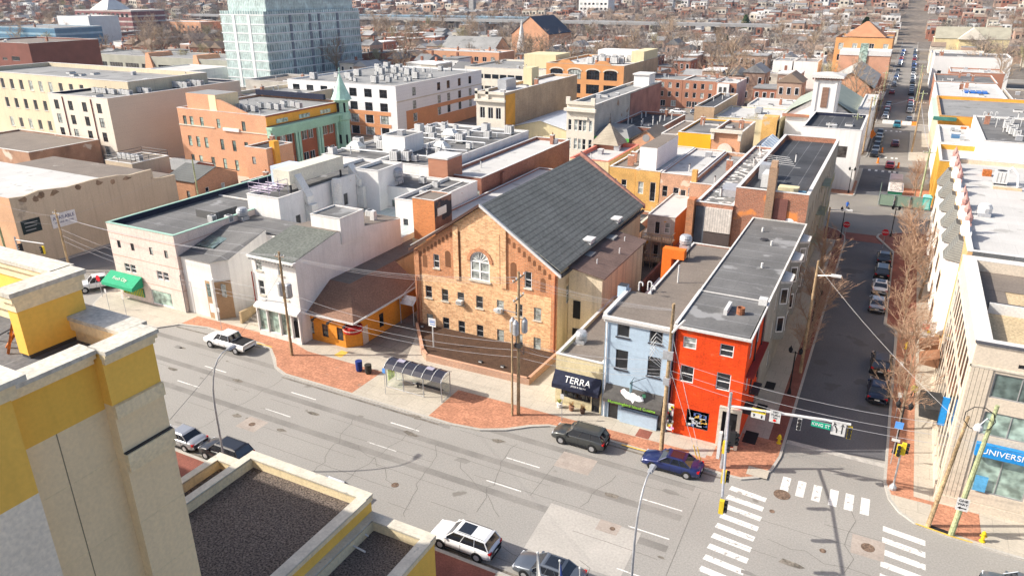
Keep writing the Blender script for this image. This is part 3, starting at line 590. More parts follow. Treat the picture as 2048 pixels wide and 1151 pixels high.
obj('verge_trim', v, hall)
def archshape(b, cx, z0, hw, hh, y, mat, dep=.01, n=8):
    p = [(cx-hw,y-dep,z0),(cx+hw,y-dep,z0)]+[(cx+hw*cos(pi*k/n),y-dep,z0+hh-hw+hw*sin(pi*k/n)) for k in range(n+1)]; b.face(p, mat)
SH = M('recess_shade_brick',(.2,.09,.045),var=.15)  # recess shade painted as flat dark shapes on the brick face
for s, a, e in ((-1,x0+.9,-40.1),(1,-33.1,x1-.9)):
    n = 9
    for k in range(n): xx = a+(e-a)*k/(n-1); part('corbel_arch', hall, lambda b: archshape(b, xx, rake(xx)-1.35, .17, .62, y0, SH, .008))
for xx, z, hw, hh in ((-43.6,7.4,.3,1.5),(-40.6,7.9,.35,1.9),(-32.6,7.9,.35,1.9),(-29.2,7.1,.3,1.5)): part('blind_arch', hall, lambda b: archshape(b, xx, z, hw, hh, y0, SH, .009))
for xq in (-39.1,-34.1): part('brick_slot', hall, lambda c: c.box(xq-.12,xq+.12,y0-.02,y0-.004,7.0,rake(xq)-1.2,SH))
# arched window
aw_ = MB(); cx, z0_, hw = -36.62, 7.05, 1.18
aw_.face([(cx-hw,y0+.1,z0_),(cx+hw,y0+.1,z0_),(cx+hw,y0+.1,z0_+3.3),(cx-hw,y0+.1,z0_+3.3)],GLASS)
win = obj('arched_window', aw_, hall); fr = MB()
n = 12; zc = z0_+2.1
for k in range(n):
    a, e = pi*k/n, pi*(k+1)/n
    P_ = lambda r_,t,y: (cx+r_*cos(t),y,zc+r_*sin(t))
    fr.face([P_(hw,a,y0-.001),P_(hw,e,y0-.001),P_(1.75,e,y0-.001),P_(1.75,a,y0-.001)] if 0 else [P_(1.02,a,y0+.05),P_(1.02,e,y0+.05),P_(hw,e,y0+.05),P_(hw,a,y0+.05)],FRW)
for k in range(1,7): t = pi*k/7; fr.tube((cx,y0+.06,zc),(cx+1.1*cos(t),y0+.06,zc+1.1*sin(t)),.035,.035,FRW,4)
for xx in (-hw+.06,-.04,hw-.06): fr.box(cx+xx-.06,cx+xx+.1,y0+.03,y0+.09,z0_,zc,FRW)
for zz in (z0_,z0_+.95,zc-.08): fr.box(cx-hw,cx+hw,y0+.035,y0+.095,zz,zz+.12,FRW)
fr.box(cx-hw-.15,cx+hw+.15,y0-.15,y0+.1,z0_-.18,z0_,STONE); obj('frame', fr, win)
ring = MB()
for k in range(n):      # spandrels close the hole above the arch, ring of darker brick round it
    a, e = pi*k/n, pi*(k+1)/n
    ring.face([(cx+hw*cos(a),y0-.001,zc+hw*sin(a)),(cx+hw*cos(e),y0-.001,zc+hw*sin(e)),(cx+hw*cos(e),y0-.001,10.36),(cx+hw*cos(a),y0-.001,10.36)],BR)
    ring.hull([(cx+q*cos(t),y0-.003,zc+q*sin(t)) for q,t in ((hw,a),(1.55,a),(1.55,e),(hw,e))],[(cx+q*cos(t),y0-.09,zc+q*sin(t)) for q,t in ((hw,a),(1.55,a),(1.55,e),(hw,e))],BRO)
obj('arch_surround', ring, hall)
for i, q in enumerate(WS): put_win(hall,'S',y0,*q,'Gsl'[:2]+'h')
for q in smw: put_win(hall,'S',y0,*q,'Wsh')
put_win(hall,'E',x1,66.2,5.2,1.0,2.0,'Wh')
def acbox(x,y,z,lab,sz=(.7,.55,.42)):
    return solo('window_air_conditioner',(lambda b:(b.box(x-sz[0]/2,x+sz[0]/2,y-sz[1],y,z,z+sz[2],METW),b.box(x-sz[0]/2+.06,x+sz[0]/2-.06,y-sz[1]-.01,y-sz[1],z+.06,z+sz[2]-.06,FRG),b)[2])(MB()),lab,'air conditioner',(x,y,z))
acbox(-39.1,y0-.02,3.95,'white air conditioner in the third upper window of the brick hall'); acbox(-34.2,y0-.02,3.95,'white air conditioner in the upper window right of the hall centre')
part('drainpipe', hall, lambda b: b.tube((x1-.2,y0-.2,9.2),(x1-.2,y0-.2,.3),.09,.09,M('copper_brown',(.3,.1,.05)),6)); part('drainpipe', hall, lambda b: b.tube((x0+.35,y0-.25,6.2),(x0+.35,y0-.25,.3),.08,.08,M('copper_brown'),6))
for i,(x,y) in enumerate(((-27.9,72.4),(-27.9,81.2))):
    z = 9.9; b = MB(); b.box(x-.5,x+.5,y-.6,y+.6,z-.4,z+.45,METW); b.box(x-.65,x+.65,y-.75,y+.75,z+.45,z+.6,METW); solo('roof_vent_box', b, ['nearer','farther'][i]+' of two white vent boxes on the lower edge of the dark ribbed roof','roof vent',(x,y,z))
# annex
BRF = M('brown_annex_roof', (.15,.10,.085), var=.2, ns=.6, fine=.1, stripes=(1,.7,.08,(.10,.07,.06)))
an = thing('hall_annex', 'beige annex with brown sloping roof against the right side of the brick hall', 'annex', (-25.7,72,0)); w = MB()
AN = M('annex_render', (.62,.53,.39), var=.07, ns=.4, streak=.25)
A = [(-27.5,66.2),(-23.8,66.2),(-23.8,79.6),(-27.5,79.6)]; w.prism(A,0,8.6,AN); w.face([(-27.5,66.2,8.6),(-23.8,66.2,8.6),(-27.5,66.2,9.3)],AN); obj('wall', w, an)
d = MB(); q = [(-27.5,65.9,9.25),(-23.5,65.9,8.55),(-23.5,79.9,8.55),(-27.5,79.9,9.25)]; d.hull(q,[(a,c_,e+.12) for a,c_,e in q],BRF); obj('roof', d, an)
part('roof_patch', an, lambda d: d.box(-27.5,-26.6,70,71.5,9.2,9.35,RL)); part('roof_patch', an, lambda d: d.box(-27.5,-26.4,76.5,78,9.2,9.38,RL))
for x,y in ((-25.5,69),(-24.6,73.5),(-25.4,77.5)): part('vent_pipe', an, lambda d: d.tube((x,y,8.7),(x,y,9.5),.08,.08,METW,8))
part('door_recess', an, lambda b: (b.box(-26.9,-26.1,66.1,66.19,3.6,5.6,SHADE), b.box(-26.9,-26,66.1,66.19,.3,2.4,SHADE)))
# planter bed in front of the hall
pl = thing('planter_bed', 'low brick planter wall full of brown mulch in front of the brick hall', 'planter', (-34,59,.13)); LB = M('planter_brick',(.46,.24,.15),var=.12,brick=((.38,.19,.12),(.46,.4,.33),.3,.11)); LC = M('planter_cap',(.52,.3,.2),var=.1)
P_ = [(-44.6,62.4),(-40.4,57.3),(-39.2,56.3),(-27.4,56.6),(-27.1,63.3),(-44.6,63.3)]; b = MB()
for i in range(4):
    (ax,ay),(bx_,by) = P_[i],P_[i+1]; d_ = Vector((bx_-ax,by-ay)).normalized(); nx, ny = -d_.y*.3, d_.x*.3
    b.prism([(ax,ay),(bx_,by),(bx_+nx,by+ny),(ax+nx,ay+ny)],.1,.85,LB,LC)
obj('wall', b, pl); b = MB(); b.face([(x,y,.62) for x,y in ins(P_,.2)],MULCH); obj('mulch', b, pl)
for i,(x,y) in enumerate(((-39.7,58.6),)):
    b = MB(); b.tube((x,y,.6),(x,y,3.0),.08,.08,METW,8); b.box(x-.5,x+.4,y-.04,y+.04,3.0,3.9,M('board_white',(.7,.7,.7))); b.box(x-.3,x+.3,y-.05,y-.041,3.2,3.3,M('sign_blue_ink',(.1,.2,.5))); b.box(x-.35,x+.3,y-.05,y-.041,3.45,3.6,M('sign_blue_ink',(0,0,0))); b.box(x-.35,x+.3,y-.05,y-.041,3.7,3.76,M('sign_blue_ink',(0,0,0)))
    q = thing('sign_post','white notice board with blue lines on a white post in the mulch bed','sign',(x,y,.6)); obj('post', b, q)
for i,(x,y,lab) in enumerate(((-43.5,62.2,'left end of the mulch bed'),(-33.5,57.8,'middle of the mulch bed'),(-31,57.9,'right half of the mulch bed'))):
    b = MB(); b.box(x-.22,x+.22,y-.12,y+.12,.62,.82,METD); b.box(x-.16,x+.16,y-.14,y-.121,.66,.78,METW); solo('flood_light', b, 'small black flood light in the '+lab, 'flood light', (x,y,.62))

# ---------------- orange single storey corner building ----------------
OR = M('marigold_paint', (.74,.30,.035), var=.06, ns=.6, fine=.05, brick=((.66,.25,.03),(.62,.24,.03),.4,.15)); SHING = M('brown_shingle_roof', (.25,.145,.10), var=.1, ns=.5, fine=.12, fs=6, stripes=(2,.16,.1,(.22,.13,.09)))
r = thing('corner_restaurant', 'low marigold brick building with brown hipped shingle roof and diagonal corner door', 'restaurant', (-51,60,0)); w = MB()
X0,X1,Y0,Y1,E_ = -55.2,-47.3,54.9,66.8,3.55
hs = [(x-.42,x+.42,.85,2.35) for x in (-53.25,-51.25,-49.2)]; wall_face(w,'S',Y0,X0,-48.5,0,E_,hs,OR); wall_face(w,'E',X1,56.1,Y1,0,E_,[(59.35,60.15,.9,2.5)],OR)
w.face([(-48.5,Y0,0),(X1,56.1,0),(X1,56.1,E_),(-48.5,Y0,E_)],OR); w.face([(X0,Y0,0),(X0,Y0,E_),(X0,Y1,E_),(X0,Y1,0)],OR); obj('wall', w, r)
for x in (-53.25,-51.25,-49.2): put_win(r,'S',Y0,x,.85,.84,1.5,'Dh')
put_win(r,'E',X1,59.75,.9,.8,1.6,'Dd')
rz = 5.9; d = MB(); e0 = .45
d.face([(X0-.1,Y0-e0,E_),(X1+e0,Y0-e0,E_),(-50.4,58.6,rz),(-55.3,58.6,rz)],SHING); d.face([(X1+e0,Y0-e0,E_),(X1+e0,Y1,E_),(-50.4,67,rz),(-50.4,58.6,rz)],SHING)
obj('roof', d, r)
part('gutter', r, lambda b: (b.box(X0-.1,X1+e0+.05,Y0-e0-.12,Y0-e0+.02,E_-.16,E_+.02,METW), b.box(X1+e0-.02,X1+e0+.12,Y0-e0,Y1,E_-.16,E_+.02,METW), b.box(X0,X1+e0,Y0-e0,Y0,E_-.05,E_-.02,STONE)))
part('door', r, lambda b: b.hull([(-47.25,56.3,.14),(-47.25,57.2,.14),(-47.32,57.2,.14),(-47.32,56.3,.14)],[(-47.25,56.3,2.2),(-47.25,57.2,2.2),(-47.32,57.2,2.2),(-47.32,56.3,2.2)],M('pale_door',(.6,.48,.4))))
part('flat_roof', r, lambda b: b.box(-55.2,-50.4,58.6,80,rz-.25,rz+.02,RT)); part('rear_wall', r, lambda b: b.box(-55.2,-50.4,66.9,80,0,rz-.3,BEIGE))
b = MB(); CR = M('crimson_sign',(.42,.02,.015),var=.05); b.lathe(-47.7,55.3,[(.95,2.1),(1.05,2.2),(1.05,2.75),(.95,2.85)],CR,16); b.tube((-47.7,55.3,3.5),(-47.7,55.3,2.85),.04,.04,METD,5)
b.lathe(-47.7,55.3,[(1.06,2.42),(1.065,2.43),(1.065,2.52),(1.06,2.53)],M('sign_cream',(.7,.6,.5)),16)
solo('corner_sign', b, 'round crimson sign hanging over the corner of the marigold building', 'sign', (-47.7,55.3,2.1))
for i,x in enumerate((-54.4,-52.3,-50.2,-48.0)):
    b = MB(); b.box(x-.1,x+.1,54.3,54.85,3.0,3.06,METD); b.box(x-.12,x+.12,54.1,54.35,2.85,3.05,METD); solo('wall_lamp', b, 'small dark wall lamp '+['at the left end of','above the left windows of','above the right windows of','beside the corner of'][i]+' the marigold front', 'lamp', (x,54.8,3))
# glazed canopy by the alley door
cn = thing('entrance_canopy','white pipe frame canopy over the dark door at the end of the alley','canopy',(-45.9,64.5,.13))
part('frame', cn, lambda b: [b.tube(a,c,.04,.04,METW,5) for a,c in (((-46.9,62.8,.13),(-46.9,62.8,3.3)),((-45.1,62.8,.13),(-45.1,62.8,3.3)),((-46.9,62.8,3.3),(-46.9,66,4.2)),((-45.1,62.8,3.3),(-45.1,66,4.2)),((-46.9,62.8,3.3),(-45.1,62.8,3.3)))])
part('panel', cn, lambda b: b.hull([(-46.9,62.8,2.6),(-45.1,62.8,2.6),(-45.1,63.8,3.3),(-46.9,63.8,3.3)],[(-46.9,62.8,2.65),(-45.1,62.8,2.65),(-45.1,63.8,3.35),(-46.9,63.8,3.35)],COP)); part('door', cn, lambda b: b.box(-46.8,-45.2,65.9,66,.13,2.6,SHADE))
# ---------------- roof equipment ----------------
AC0 = None
def acunit(x, y, z, lab='white condenser unit on a flat roof', grp='condenser units', s=1.0, rz=0, dark=False):
    global AC0
    if AC0 is None:
        AC0 = thing('condenser_unit', lab, 'condenser unit', (x,y,z)); b = MB(); b.box(-.45,.45,-.4,.4,.12,1.0,METW); b.box(-.4,-.3,-.35,.35,0,.12,METD); b.box(.3,.4,-.35,.35,0,.12,METD)
        o = obj('casing', b, None, (0,0,0)); o.parent = AC0; b = MB(); b.lathe(0,0,[(.33,1.005),(.33,1.03),(.1,1.04)],METD,10)
        for k in (-.25,0,.25): b.box(k-.03,k+.03,-.41,-.401,.2,.92,FRG)
        for k in (-.2,.0,.2): b.box(.451,.46,k-.05,k+.05,.2,.92,METD)
        o = obj('grille', b, None, (0,0,0)); o.parent = AC0; o = AC0
    else: o = copy_tree(AC0, (x,y,z), rz)
    o['label'] = lab; o['group'] = grp; o.location = (x,y,z); o.scale = (s,s,s*1.05); return o
def vent(x, y, z, h=.7, r=.09, lab='thin white vent pipe on a flat roof', grp='vent pipes'):
    b = MB(); b.tube((x,y,z),(x,y,z+h),r,r,METW,8); return solo('vent_pipe', b, lab, 'vent pipe', (x,y,z), grp)
def fan(x, y, z, s, lab, rise=.0):
    q = thing('exhaust_fan', lab, 'exhaust fan', (x,y,z)); b = MB(); b.box(x-.5*s,x+.5*s,y-.5*s,y+.5*s,z+rise,z+rise+.45*s,METAL)
    if rise:
        for dx,dy in ((-.4,-.4),(.4,-.4),(.4,.4),(-.4,.4)): b.tube((x+dx*s,y+dy*s,z),(x+dx*s,y+dy*s,z+rise),.04,.04,METD,4)
    obj('curb', b, q); b = MB(); zz = z+rise+.45*s; b.lathe(x,y,[(.35*s,zz),(.62*s,zz+.1*s),(.66*s,zz+.5*s),(.6*s,zz+.62*s),(.66*s,zz+.7*s),(.5*s,zz+.95*s),(.2*s,zz+1.0*s)],METAL,16); obj('hood', b, q); return q
def box_on(name, lab, cat, x0,x1,y0,y1,z0,z1, mat, top=None):
    b = MB(); b.box(x0,x1,y0,y1,z0,z1,mat,top); return solo(name, b, lab, cat, ((x0+x1)/2,(y0+y1)/2,z0))
def gooseneck(x,y,z,lab,h=.8):
    b = MB(); b.path([(x,y,z),(x,y,z+h),(x+.15,y,z+h+.12),(x+.35,y,z+h),(x+.35,y,z+h-.25)],.07,METW,6); return solo('gooseneck_vent', b, lab, 'roof vent', (x,y,z))
# on the front row
fan(-22.9,58.6,4.95,.85,'round white exhaust fan on the cafe roof')
fan(-17.3,73,9.7,1.0,'tall galvanised exhaust fan above the orange duct',1.1)
b = MB(); OD = M('orange_duct_paint',(.75,.17,.02),var=.08)
b.box(-19.3,-18.3,71.6,72.6,4,9.9,OD); b.box(-19.3,-17.0,71.6,72.6,9.9,10.9,OD)
solo('orange_duct', b, 'bright orange kitchen duct rising beside the brown rear wing', 'duct', (-18.8,72,4))
box_on('roof_hatch','small grey hatch box at the left edge of the pale blue building roof','roof hatch',-20.1,-19.3,60.1,61.0,9.6,10.7,BLUE,METD)
for i,(x,y) in enumerate(((-18.6,61.8),(-17.9,62.3),(-17.3,61.4))): gooseneck(x,y,9.85,'white bent pipe at the back of the pale blue roof, '+['left','middle','right'][i]+' one of three')
vent(-16.0,65.8,9.7,1.8,.08,'tall white pipe on the brown rear wing roof',None)
b = MB(); b.lathe(-8.9,59.4,[(.35,10.42),(.35,11.0),(.28,11.0),(.26,10.6)],M('rusty_barrel',(.3,.12,.06),var=.3,ns=3),12); solo('round_vent', b, 'rusty round vent on the red building roof', 'roof vent', (-8.9,59.4,10.4))
b = MB(); b.box(-10.15,-9.85,58.5,60.6,10.42,10.9,METW); solo('duct_box', b, 'long white duct box beside the rusty round vent', 'duct', (-10,59.5,10.4)); box_on('antenna_box','white box at the right rim of the red building roof','box',-7.9,-7.2,62,62.7,10.42,11,METW)
# grey building along the side street with three bays
GRS = M('grey_siding', (.30,.305,.28), var=.1, ns=.4, streak=.1)
r = B('row_building','long grey roofed building with three bay windows on the side street','building',-13.25,-7.15,63.05,89,10.35,GRS,RG,par=.06,pt=.1,E=[(y,z,1,1.9,'Wh') for z in (1.4,4.4,7.4) for y in (68.6,75.4,82)])
for y in (71.8,78.4,85.2):
    b = MB(); P0=[(-7.14,y-1.5),(-6.3,y-.9),(-6.3,y+.9),(-7.14,y+1.5)]; b.prism(P0,3.6,9.6,GRS,RG,True); b.prism([(x+.12*(x>-7),y_+(.12 if y_>y else -.12)) for x,y_ in P0],9.6,9.85,COP)
    bay = obj('bay_window', b, r)
    g = MB()
    for z in (4.4,7.4): g.box(-6.32,-6.27,y-.65,y+.65,z,z+1.7,FRW); g.box(-6.28,-6.25,y-.52,y+.52,z+.12,z+1.58,GLASS)
    for z in (4.4,7.4):
        for s in (-1,1): g.face([(-7.0-.02,y+s*1.46,z),(-6.4-.0,y+s*1.03,z),(-6.4,y+s*1.03,z+1.7),(-7.02,y+s*1.46,z+1.7)],FRW); g.face([(-6.93,y+s*1.44,z+.14),(-6.47,y+s*1.11,z+.14),(-6.47,y+s*1.11,z+1.56),(-6.93,y+s*1.44,z+1.56)],GLASS)
    obj('glazing', g, bay)
for i,(x,y) in enumerate(((-9.3,72),(-9.6,79.5),(-11.3,84))): vent(x,y,10.3,.5,.12,'short vent on the long grey roof, '+['nearest','middle','farthest'][i]+' of three')
b = MB(); b.lathe(-10.6,81,[(.5,10.3),(.45,10.42),(.2,10.45)],METD,10); solo('cable_coil', b,'coil of black cable lying on the long grey roof','cable',(-10.6,81,10.3))
# tall brick building with black roof and chimney
BRT = M('weathered_red_brick', (.42,.16,.09), var=.2, ns=.35, fine=.12, brick=((.30,.11,.065),(.33,.26,.2),.4,.15), stain=((.66,.24,.07),.22,.6))
CRB = M('pale_olive_side', (.33,.32,.27), var=.12, ns=.3, streak=.15)
r = B('brick_building','tall brick building with black roof, chimney and pale graffiti at the side street end','building',-15.7,-7.4,89.5,128,13.7,BRT,RB,par=.75,pt=.35,cop=COPW,mats={'E':CRB},E=[(y,z,.8,1.7,'Gh') for z in (2.5,6,9.6) for y in lin(93,125,10)])
part('chimney', r, lambda b: (b.box(-12.1,-11.2,89.0,90.1,0,16.6,M('old_brown_brick',(.33,.2,.12),var=.2,brick=((.25,.15,.09),(.3,.25,.2),.4,.15))), b.box(-12.0,-11.3,89.1,90,16.6,17.3,M('terracotta_pot',(.45,.3,.2)))))
part('wall_pilaster', r, lambda b: b.box(-11.1,-9.6,89.35,89.49,0,12.9,M('dark_purple_brick',(.2,.085,.07),var=.2)))
gb = MB(); 
for x,z,q in ((-10.0,10.0,.55),(-9.2,10.2,.6),(-8.5,10.0,.5),(-9.7,9.5,.5),(-8.8,9.5,.55)):
    gb.face([(x+q*cos(2*pi*k/12),89.48,z+q*.8*sin(2*pi*k/12)) for k in range(12)], M('graffiti_white',(.75,.75,.76)))
obj('graffiti', gb, r)
box_on('air_handler','pale air handling box behind the chimney on the black roof','air handler',-13.6,-12.4,94,97,12.95,14.6,METW); box_on('air_handler','upper pale box with wires on the black roof','air handler',-14.6,-13.3,98,100,12.95,14.9,METAL)
box_on('skylight_box','long cream box near the front edge of the black roof','skylight',-11.2,-8.9,91.5,93,12.95,13.8,CREAM); box_on('blue_tank','blue covered box at the front of the black roof','box',-8.9,-8.0,90.4,92.5,12.95,13.4,M('faded_blue',(.15,.3,.42)))
b = MB(); b.tube((-13,101,12.9),(-13,101,15.6),.04,.03,METW,5)
for k in range(5): b.tube((-14.2,101,15.6-k*.25),(-11.4+k*.2,101,15.5-k*.25),.03,.03,METW,4)
solo('television_aerial', b,'spindly aerial standing on the black roof','aerial',(-13,101,12.9))
# fire escape
b = MB(); FE = M('olive_iron',(.35,.35,.24),var=.2)
for k,z in enumerate((4,7.5,11)):
    b.box(-7.4,-6.3,102+k*2,107+k*2,z,z+.06,FE)
    for y in lin(102+k*2,107+k*2,9): b.tube((-6.3,y,z),(-6.3,y,z+1),.025,.025,FE,4)
    b.tube((-6.3,102+k*2,z+1),(-6.3,107+k*2,z+1),.03,.03,FE,4)
    if k: b.tube((-6.6,106+k*2,z),(-6.6,102.4+k*2,z-3.5),.05,.05,FE,4); b.tube((-7.0,106+k*2,z),(-7.0,102.4+k*2,z-3.5),.05,.05,FE,4)
solo('fire_escape', b,'olive iron fire escape on the side street wall of the tall brick building','fire escape',(-6.8,104,4))
# patchy roof with painted wooden back
PATR = M('patchy_coated_roof',(.16,.16,.155),var=.3,ns=.5,fine=.15,stain=((.62,.61,.58),1.1,.52))
r = B('row_building','building with blotchy black and white roof and pale boarded back wall','building',-20.3,-15.75,89.3,127.9,11.4,BRT,PATR,par=.25,pt=.3,cop=COPW)
part('boarded_back', r, lambda b: (b.box(-19.0,-15.8,88.9,89.29,7.9,10.9,M('flaking_boards',(.60,.55,.5),var=.15,ns=2,stripes=(0,.3,.12,(.28,.25,.24)))), b.box(-19.0,-15.8,89.0,89.29,5.9,7.9,M('dark_boards',(.09,.07,.065),var=.2)), b.box(-19.0,-15.8,88.9,89.29,2,5.9,M('flaking_boards')), b.box(-20.2,-19.0,89.0,89.29,1,10.9,M('tar_paper',(.09,.1,.12),var=.3))))
part('brick_pier', r, lambda b: b.box(-21.2,-20.35,88.4,90,0,11.8,M('orange_pier_brick',(.55,.2,.08),var=.2,brick=((.4,.14,.06),(.4,.3,.2),.4,.15))))
box_on('cooling_box','square pale box on the blotchy roof','box',-18.6,-15.9,94,98,11.2,12.1,METAL)
# rear porch house
WT = M('weathered_clapboard',(.52,.48,.44),var=.2,ns=1,stripes=(2,.25,.1,(.3,.27,.25)),stain=((.7,.38,.06),.8,.62))
r = B('row_house','narrow white roofed house with wooden rear porch and orange side wall','house',-28.0,-24.2,95,111,7.2,WT,RW,S=[(-26.6,4.6,.75,1.8,'W'),(-25.2,4.9,.8,1.5,'Wh'),(-26.6,1.2,.75,1.9,'W'),(-25.2,1.4,.8,1.5,'Wh')],par=.1,pt=.1,mats={'E':M('burnt_orange_side',(.55,.2,.05),var=.12,streak=.1)})
PW = M('porch_timber',(.55,.42,.28),var=.15,ns=2)
def porch(root,x0,x1,y0,y1,z,nm='porch'):
    b = MB(); b.box(x0,x1,y0,y1,z-.15,z,PW)
    for x in lin(x0+.06,x1-.06,4): b.tube((x,y0+.06,0),(x,y0+.06,z+1),.06,.06,PW,4)
    for x in lin(x0,x1,14): b.box(x-.03,x+.03,y0+.02,y0+.06,z,z+.9,PW)
    b.box(x0,x1,y0,y0+.1,z+.9,z+1,PW); b.box(x0,x1,y0,y0+.1,z+.12,z+.2,PW)
    for x in (x0+.04,x1-.04): b.box(x-.04,x+.04,y0,y1,z+.9,z+1,PW)
    return obj(nm, b, root)
porch(r,-28.2,-24.0,93.2,94.98,4.2); porch(r,-27.8,-24.0,93.4,94.98,1.2)
# yellow brick rear building with white roof and box, brick rear with balcony
YB = M('ochre_old_brick',(.60,.36,.12),var=.22,ns=.4,fine=.1,stain=((.55,.44,.3),.4,.6)); PB = M('pink_old_brick',(.50,.30,.20),var=.2,ns=.4,fine=.12,stain=((.62,.5,.4),.5,.62))
r = B('row_building','ochre brick back building with brown roof and three white windows','building',-38.3,-34.1,107.5,127.8,10.3,YB,RT,S=[(-37.5,6.6,.85,1.9,'Wh'),(-35.9,6.6,.85,1.9,'Wh')],par=.2,pt=.2,cop=COPW)
r = B('row_building','ochre brick back building with tall white sided roof box','building',-34.0,-30.2,107.3,127.8,10.3,YB,RW,S=[(-33.1,6.6,.85,1.9,'Wh'),(-31.2,5.6,.9,3.0,'W')],par=.1,pt=.2)
part('roof_box', r, lambda b: b.box(-33.9,-31.2,108.3,120,10.25,13.6,M('white_siding',(.78,.77,.75),var=.04,stripes=(2,.3,.06,(.6,.6,.6))),RT))
r = B('row_building','pink brick back building with wide white roof and timber balcony','building',-30.1,-24.9,107.3,127.8,10.2,PB,RW,S=[(-29.3,6.6,.8,1.7,'Gh'),(-27.6,6.3,.9,1.9,'Wh'),(-26.5,5.6,.85,2.4,'W'),(-25.4,6.5,.8,1.9,'Wh')],par=.15,pt=.25,cop=COPW)
porch(r,-30.0,-26.6,105.4,107.25,4.6,'balcony')
r = B('row_building','white roofed strip building with low parapets beside the blotchy roof','building',-24.8,-20.4,104,127.8,10.0,PB,RL,par=.5,pt=.25,cop=COPW)
part('chimney', r, lambda b: b.box(-24.7,-24.0,104.2,105,10,11.8,YB))
# red and white roofs
REDP = M('salmon_parapet',(.62,.2,.14),var=.15)
r = B('row_building','white roof with red inner parapets left of the ochre backs','building',-47,-42.2,99,112,9.0,M('brown_brick',(.38,.2,.13),var=.2,ns=.4),RW,par=.6,pt=.3,cop=REDP,mats={'in':REDP,'S':CREAM})
r = B('row_building','cream walled white roof building with red parapet stripes farther back','building',-47,-40.2,112.1,127.8,9.9,CREAM,RW,par=.6,pt=.3,cop=REDP,mats={'in':REDP})
r = B('row_building','small brick outbuilding with dark flat roof behind the ribbed roof','building',-42.1,-38.4,103,112,7.6,PB,RB,S=[(-39.6,4.4,.8,1.6,'Wh')],par=.3)
r = gable('shed','black shingled gabled shed behind the ribbed hall roof','shed',-34.5,-29.8,92,99,3.6,5.9,PB,M('black_shingle',(.035,.04,.045),var=.2),axis='y')
r = B('row_building','low brick building with dark roof below the ochre backs','building',-35.5,-30.6,99.5,107,4.0,BRT,RB,par=.4,cop=STONE)
r = B('shed','pale blue grey roofed shed beside the rear porches','shed',-30.2,-28.4,88,103,2.8,PB,M('blue_grey_roof',(.33,.36,.4),var=.1),par=.1)
# rubble yard walls
for i,(x0,x1,y0,y1,h) in enumerate(((-24.0,-23.7,80,99,3.2),(-28.0,-24,80,80.3,2.8),(-21.5,-21.2,80,93,3.5))):
    b = MB(); b.box(x0,x1,y0,y1,.1,h,M('dark_yard_brick',(.26,.1,.07),var=.25,ns=.8)); solo('yard_wall', b, ['long dark brick yard wall below the rear porch','dark brick yard wall behind the hall annex','dark brick yard wall below the brick pier'][i],'wall',((x0+x1)/2,(y0+y1)/2,0))
r = B('row_building','low dark roofed infill behind the pale blue hatch box','building',-21.4,-17.7,70,79,4.6,BRT,RT,par=.1)

# white roof brick building behind the hall, with brick stair tower
BRW = M('dark_red_brick',(.33,.115,.07),var=.18,ns=.4,fine=.1,brick=((.26,.09,.055),(.3,.22,.17),.4,.15))
r = B('brick_building','long dark red brick building with white membrane roof and brick stair tower','building',-60.4,-53.4,93.5,127,9.8,BRW,RW,S=[(-57.3,6.5,.9,1.6,'G'),(-54.2,6.6,.8,1.3,'W')],par=.5,pt=.3,cop=COPW,E=[(y,5,1.3,1.9,'W') for y in (97,103,109,115)])
part('stair_tower', r, lambda b: (b.box(-61.6,-58.2,91.8,93.49,0,12.4,M('bright_red_brick',(.47,.17,.09),var=.15,brick=((.38,.13,.07),(.38,.3,.22),.4,.15))), b.box(-61.8,-58.1,91.7,96,12.4,12.7,COPW), b.box(-61.6,-58.2,93.5,96,9.4,12.4,M('bright_red_brick'))))
part('blocked_door', r, lambda b: b.box(-60.6,-59.7,91.74,91.79,6.6,8.9,WHITE)); part('pilaster', r, lambda b: b.box(-53.39,-53.0,99.5,100.3,0,9.4,BRW))
b = MB()
for k,x in enumerate((-54.6,-53.2)): b.box(x-.5,x+.3,91.6,92.3,0,7.4-k*.4,M('orange_pier_brick')); 
solo('brick_pier', b,'brick gate piers between the hall and the dark red building','pier',(-54,92,0))
r = B('row_building','low white roofed building between the hall and the dark red brick wall','building',-52.6,-46.8,78,112,7.7,BRW,RW,par=.2,pt=.2,cop=COPW)
# brick lift tower behind the low flat roof
OB = M('orange_tower_brick',(.68,.24,.08),var=.08,brick=((.55,.18,.06),(.5,.3,.15),.4,.15)); 
r = B('brick_tower','square orange brick tower with patched black side left of the hall gable','tower',-51.6,-48.4,73,77,12.0,OB,RT,par=.08,pt=.1,mats={'E':M('tarred_brick',(.16,.09,.07),var=.4,ns=.5,stain=((.03,.03,.04),.4,.5))})
part('plinth', r, lambda b: b.box(-51.8,-48.2,72.8,77.2,0,6.7,CREAM)); part('sign_panel', r, lambda b: b.box(-48.39,-48.3,73.6,75.6,9.9,10.9,METW))
b = MB(); b.box(-50.3,-46,80,81,0,7,BEIGE)

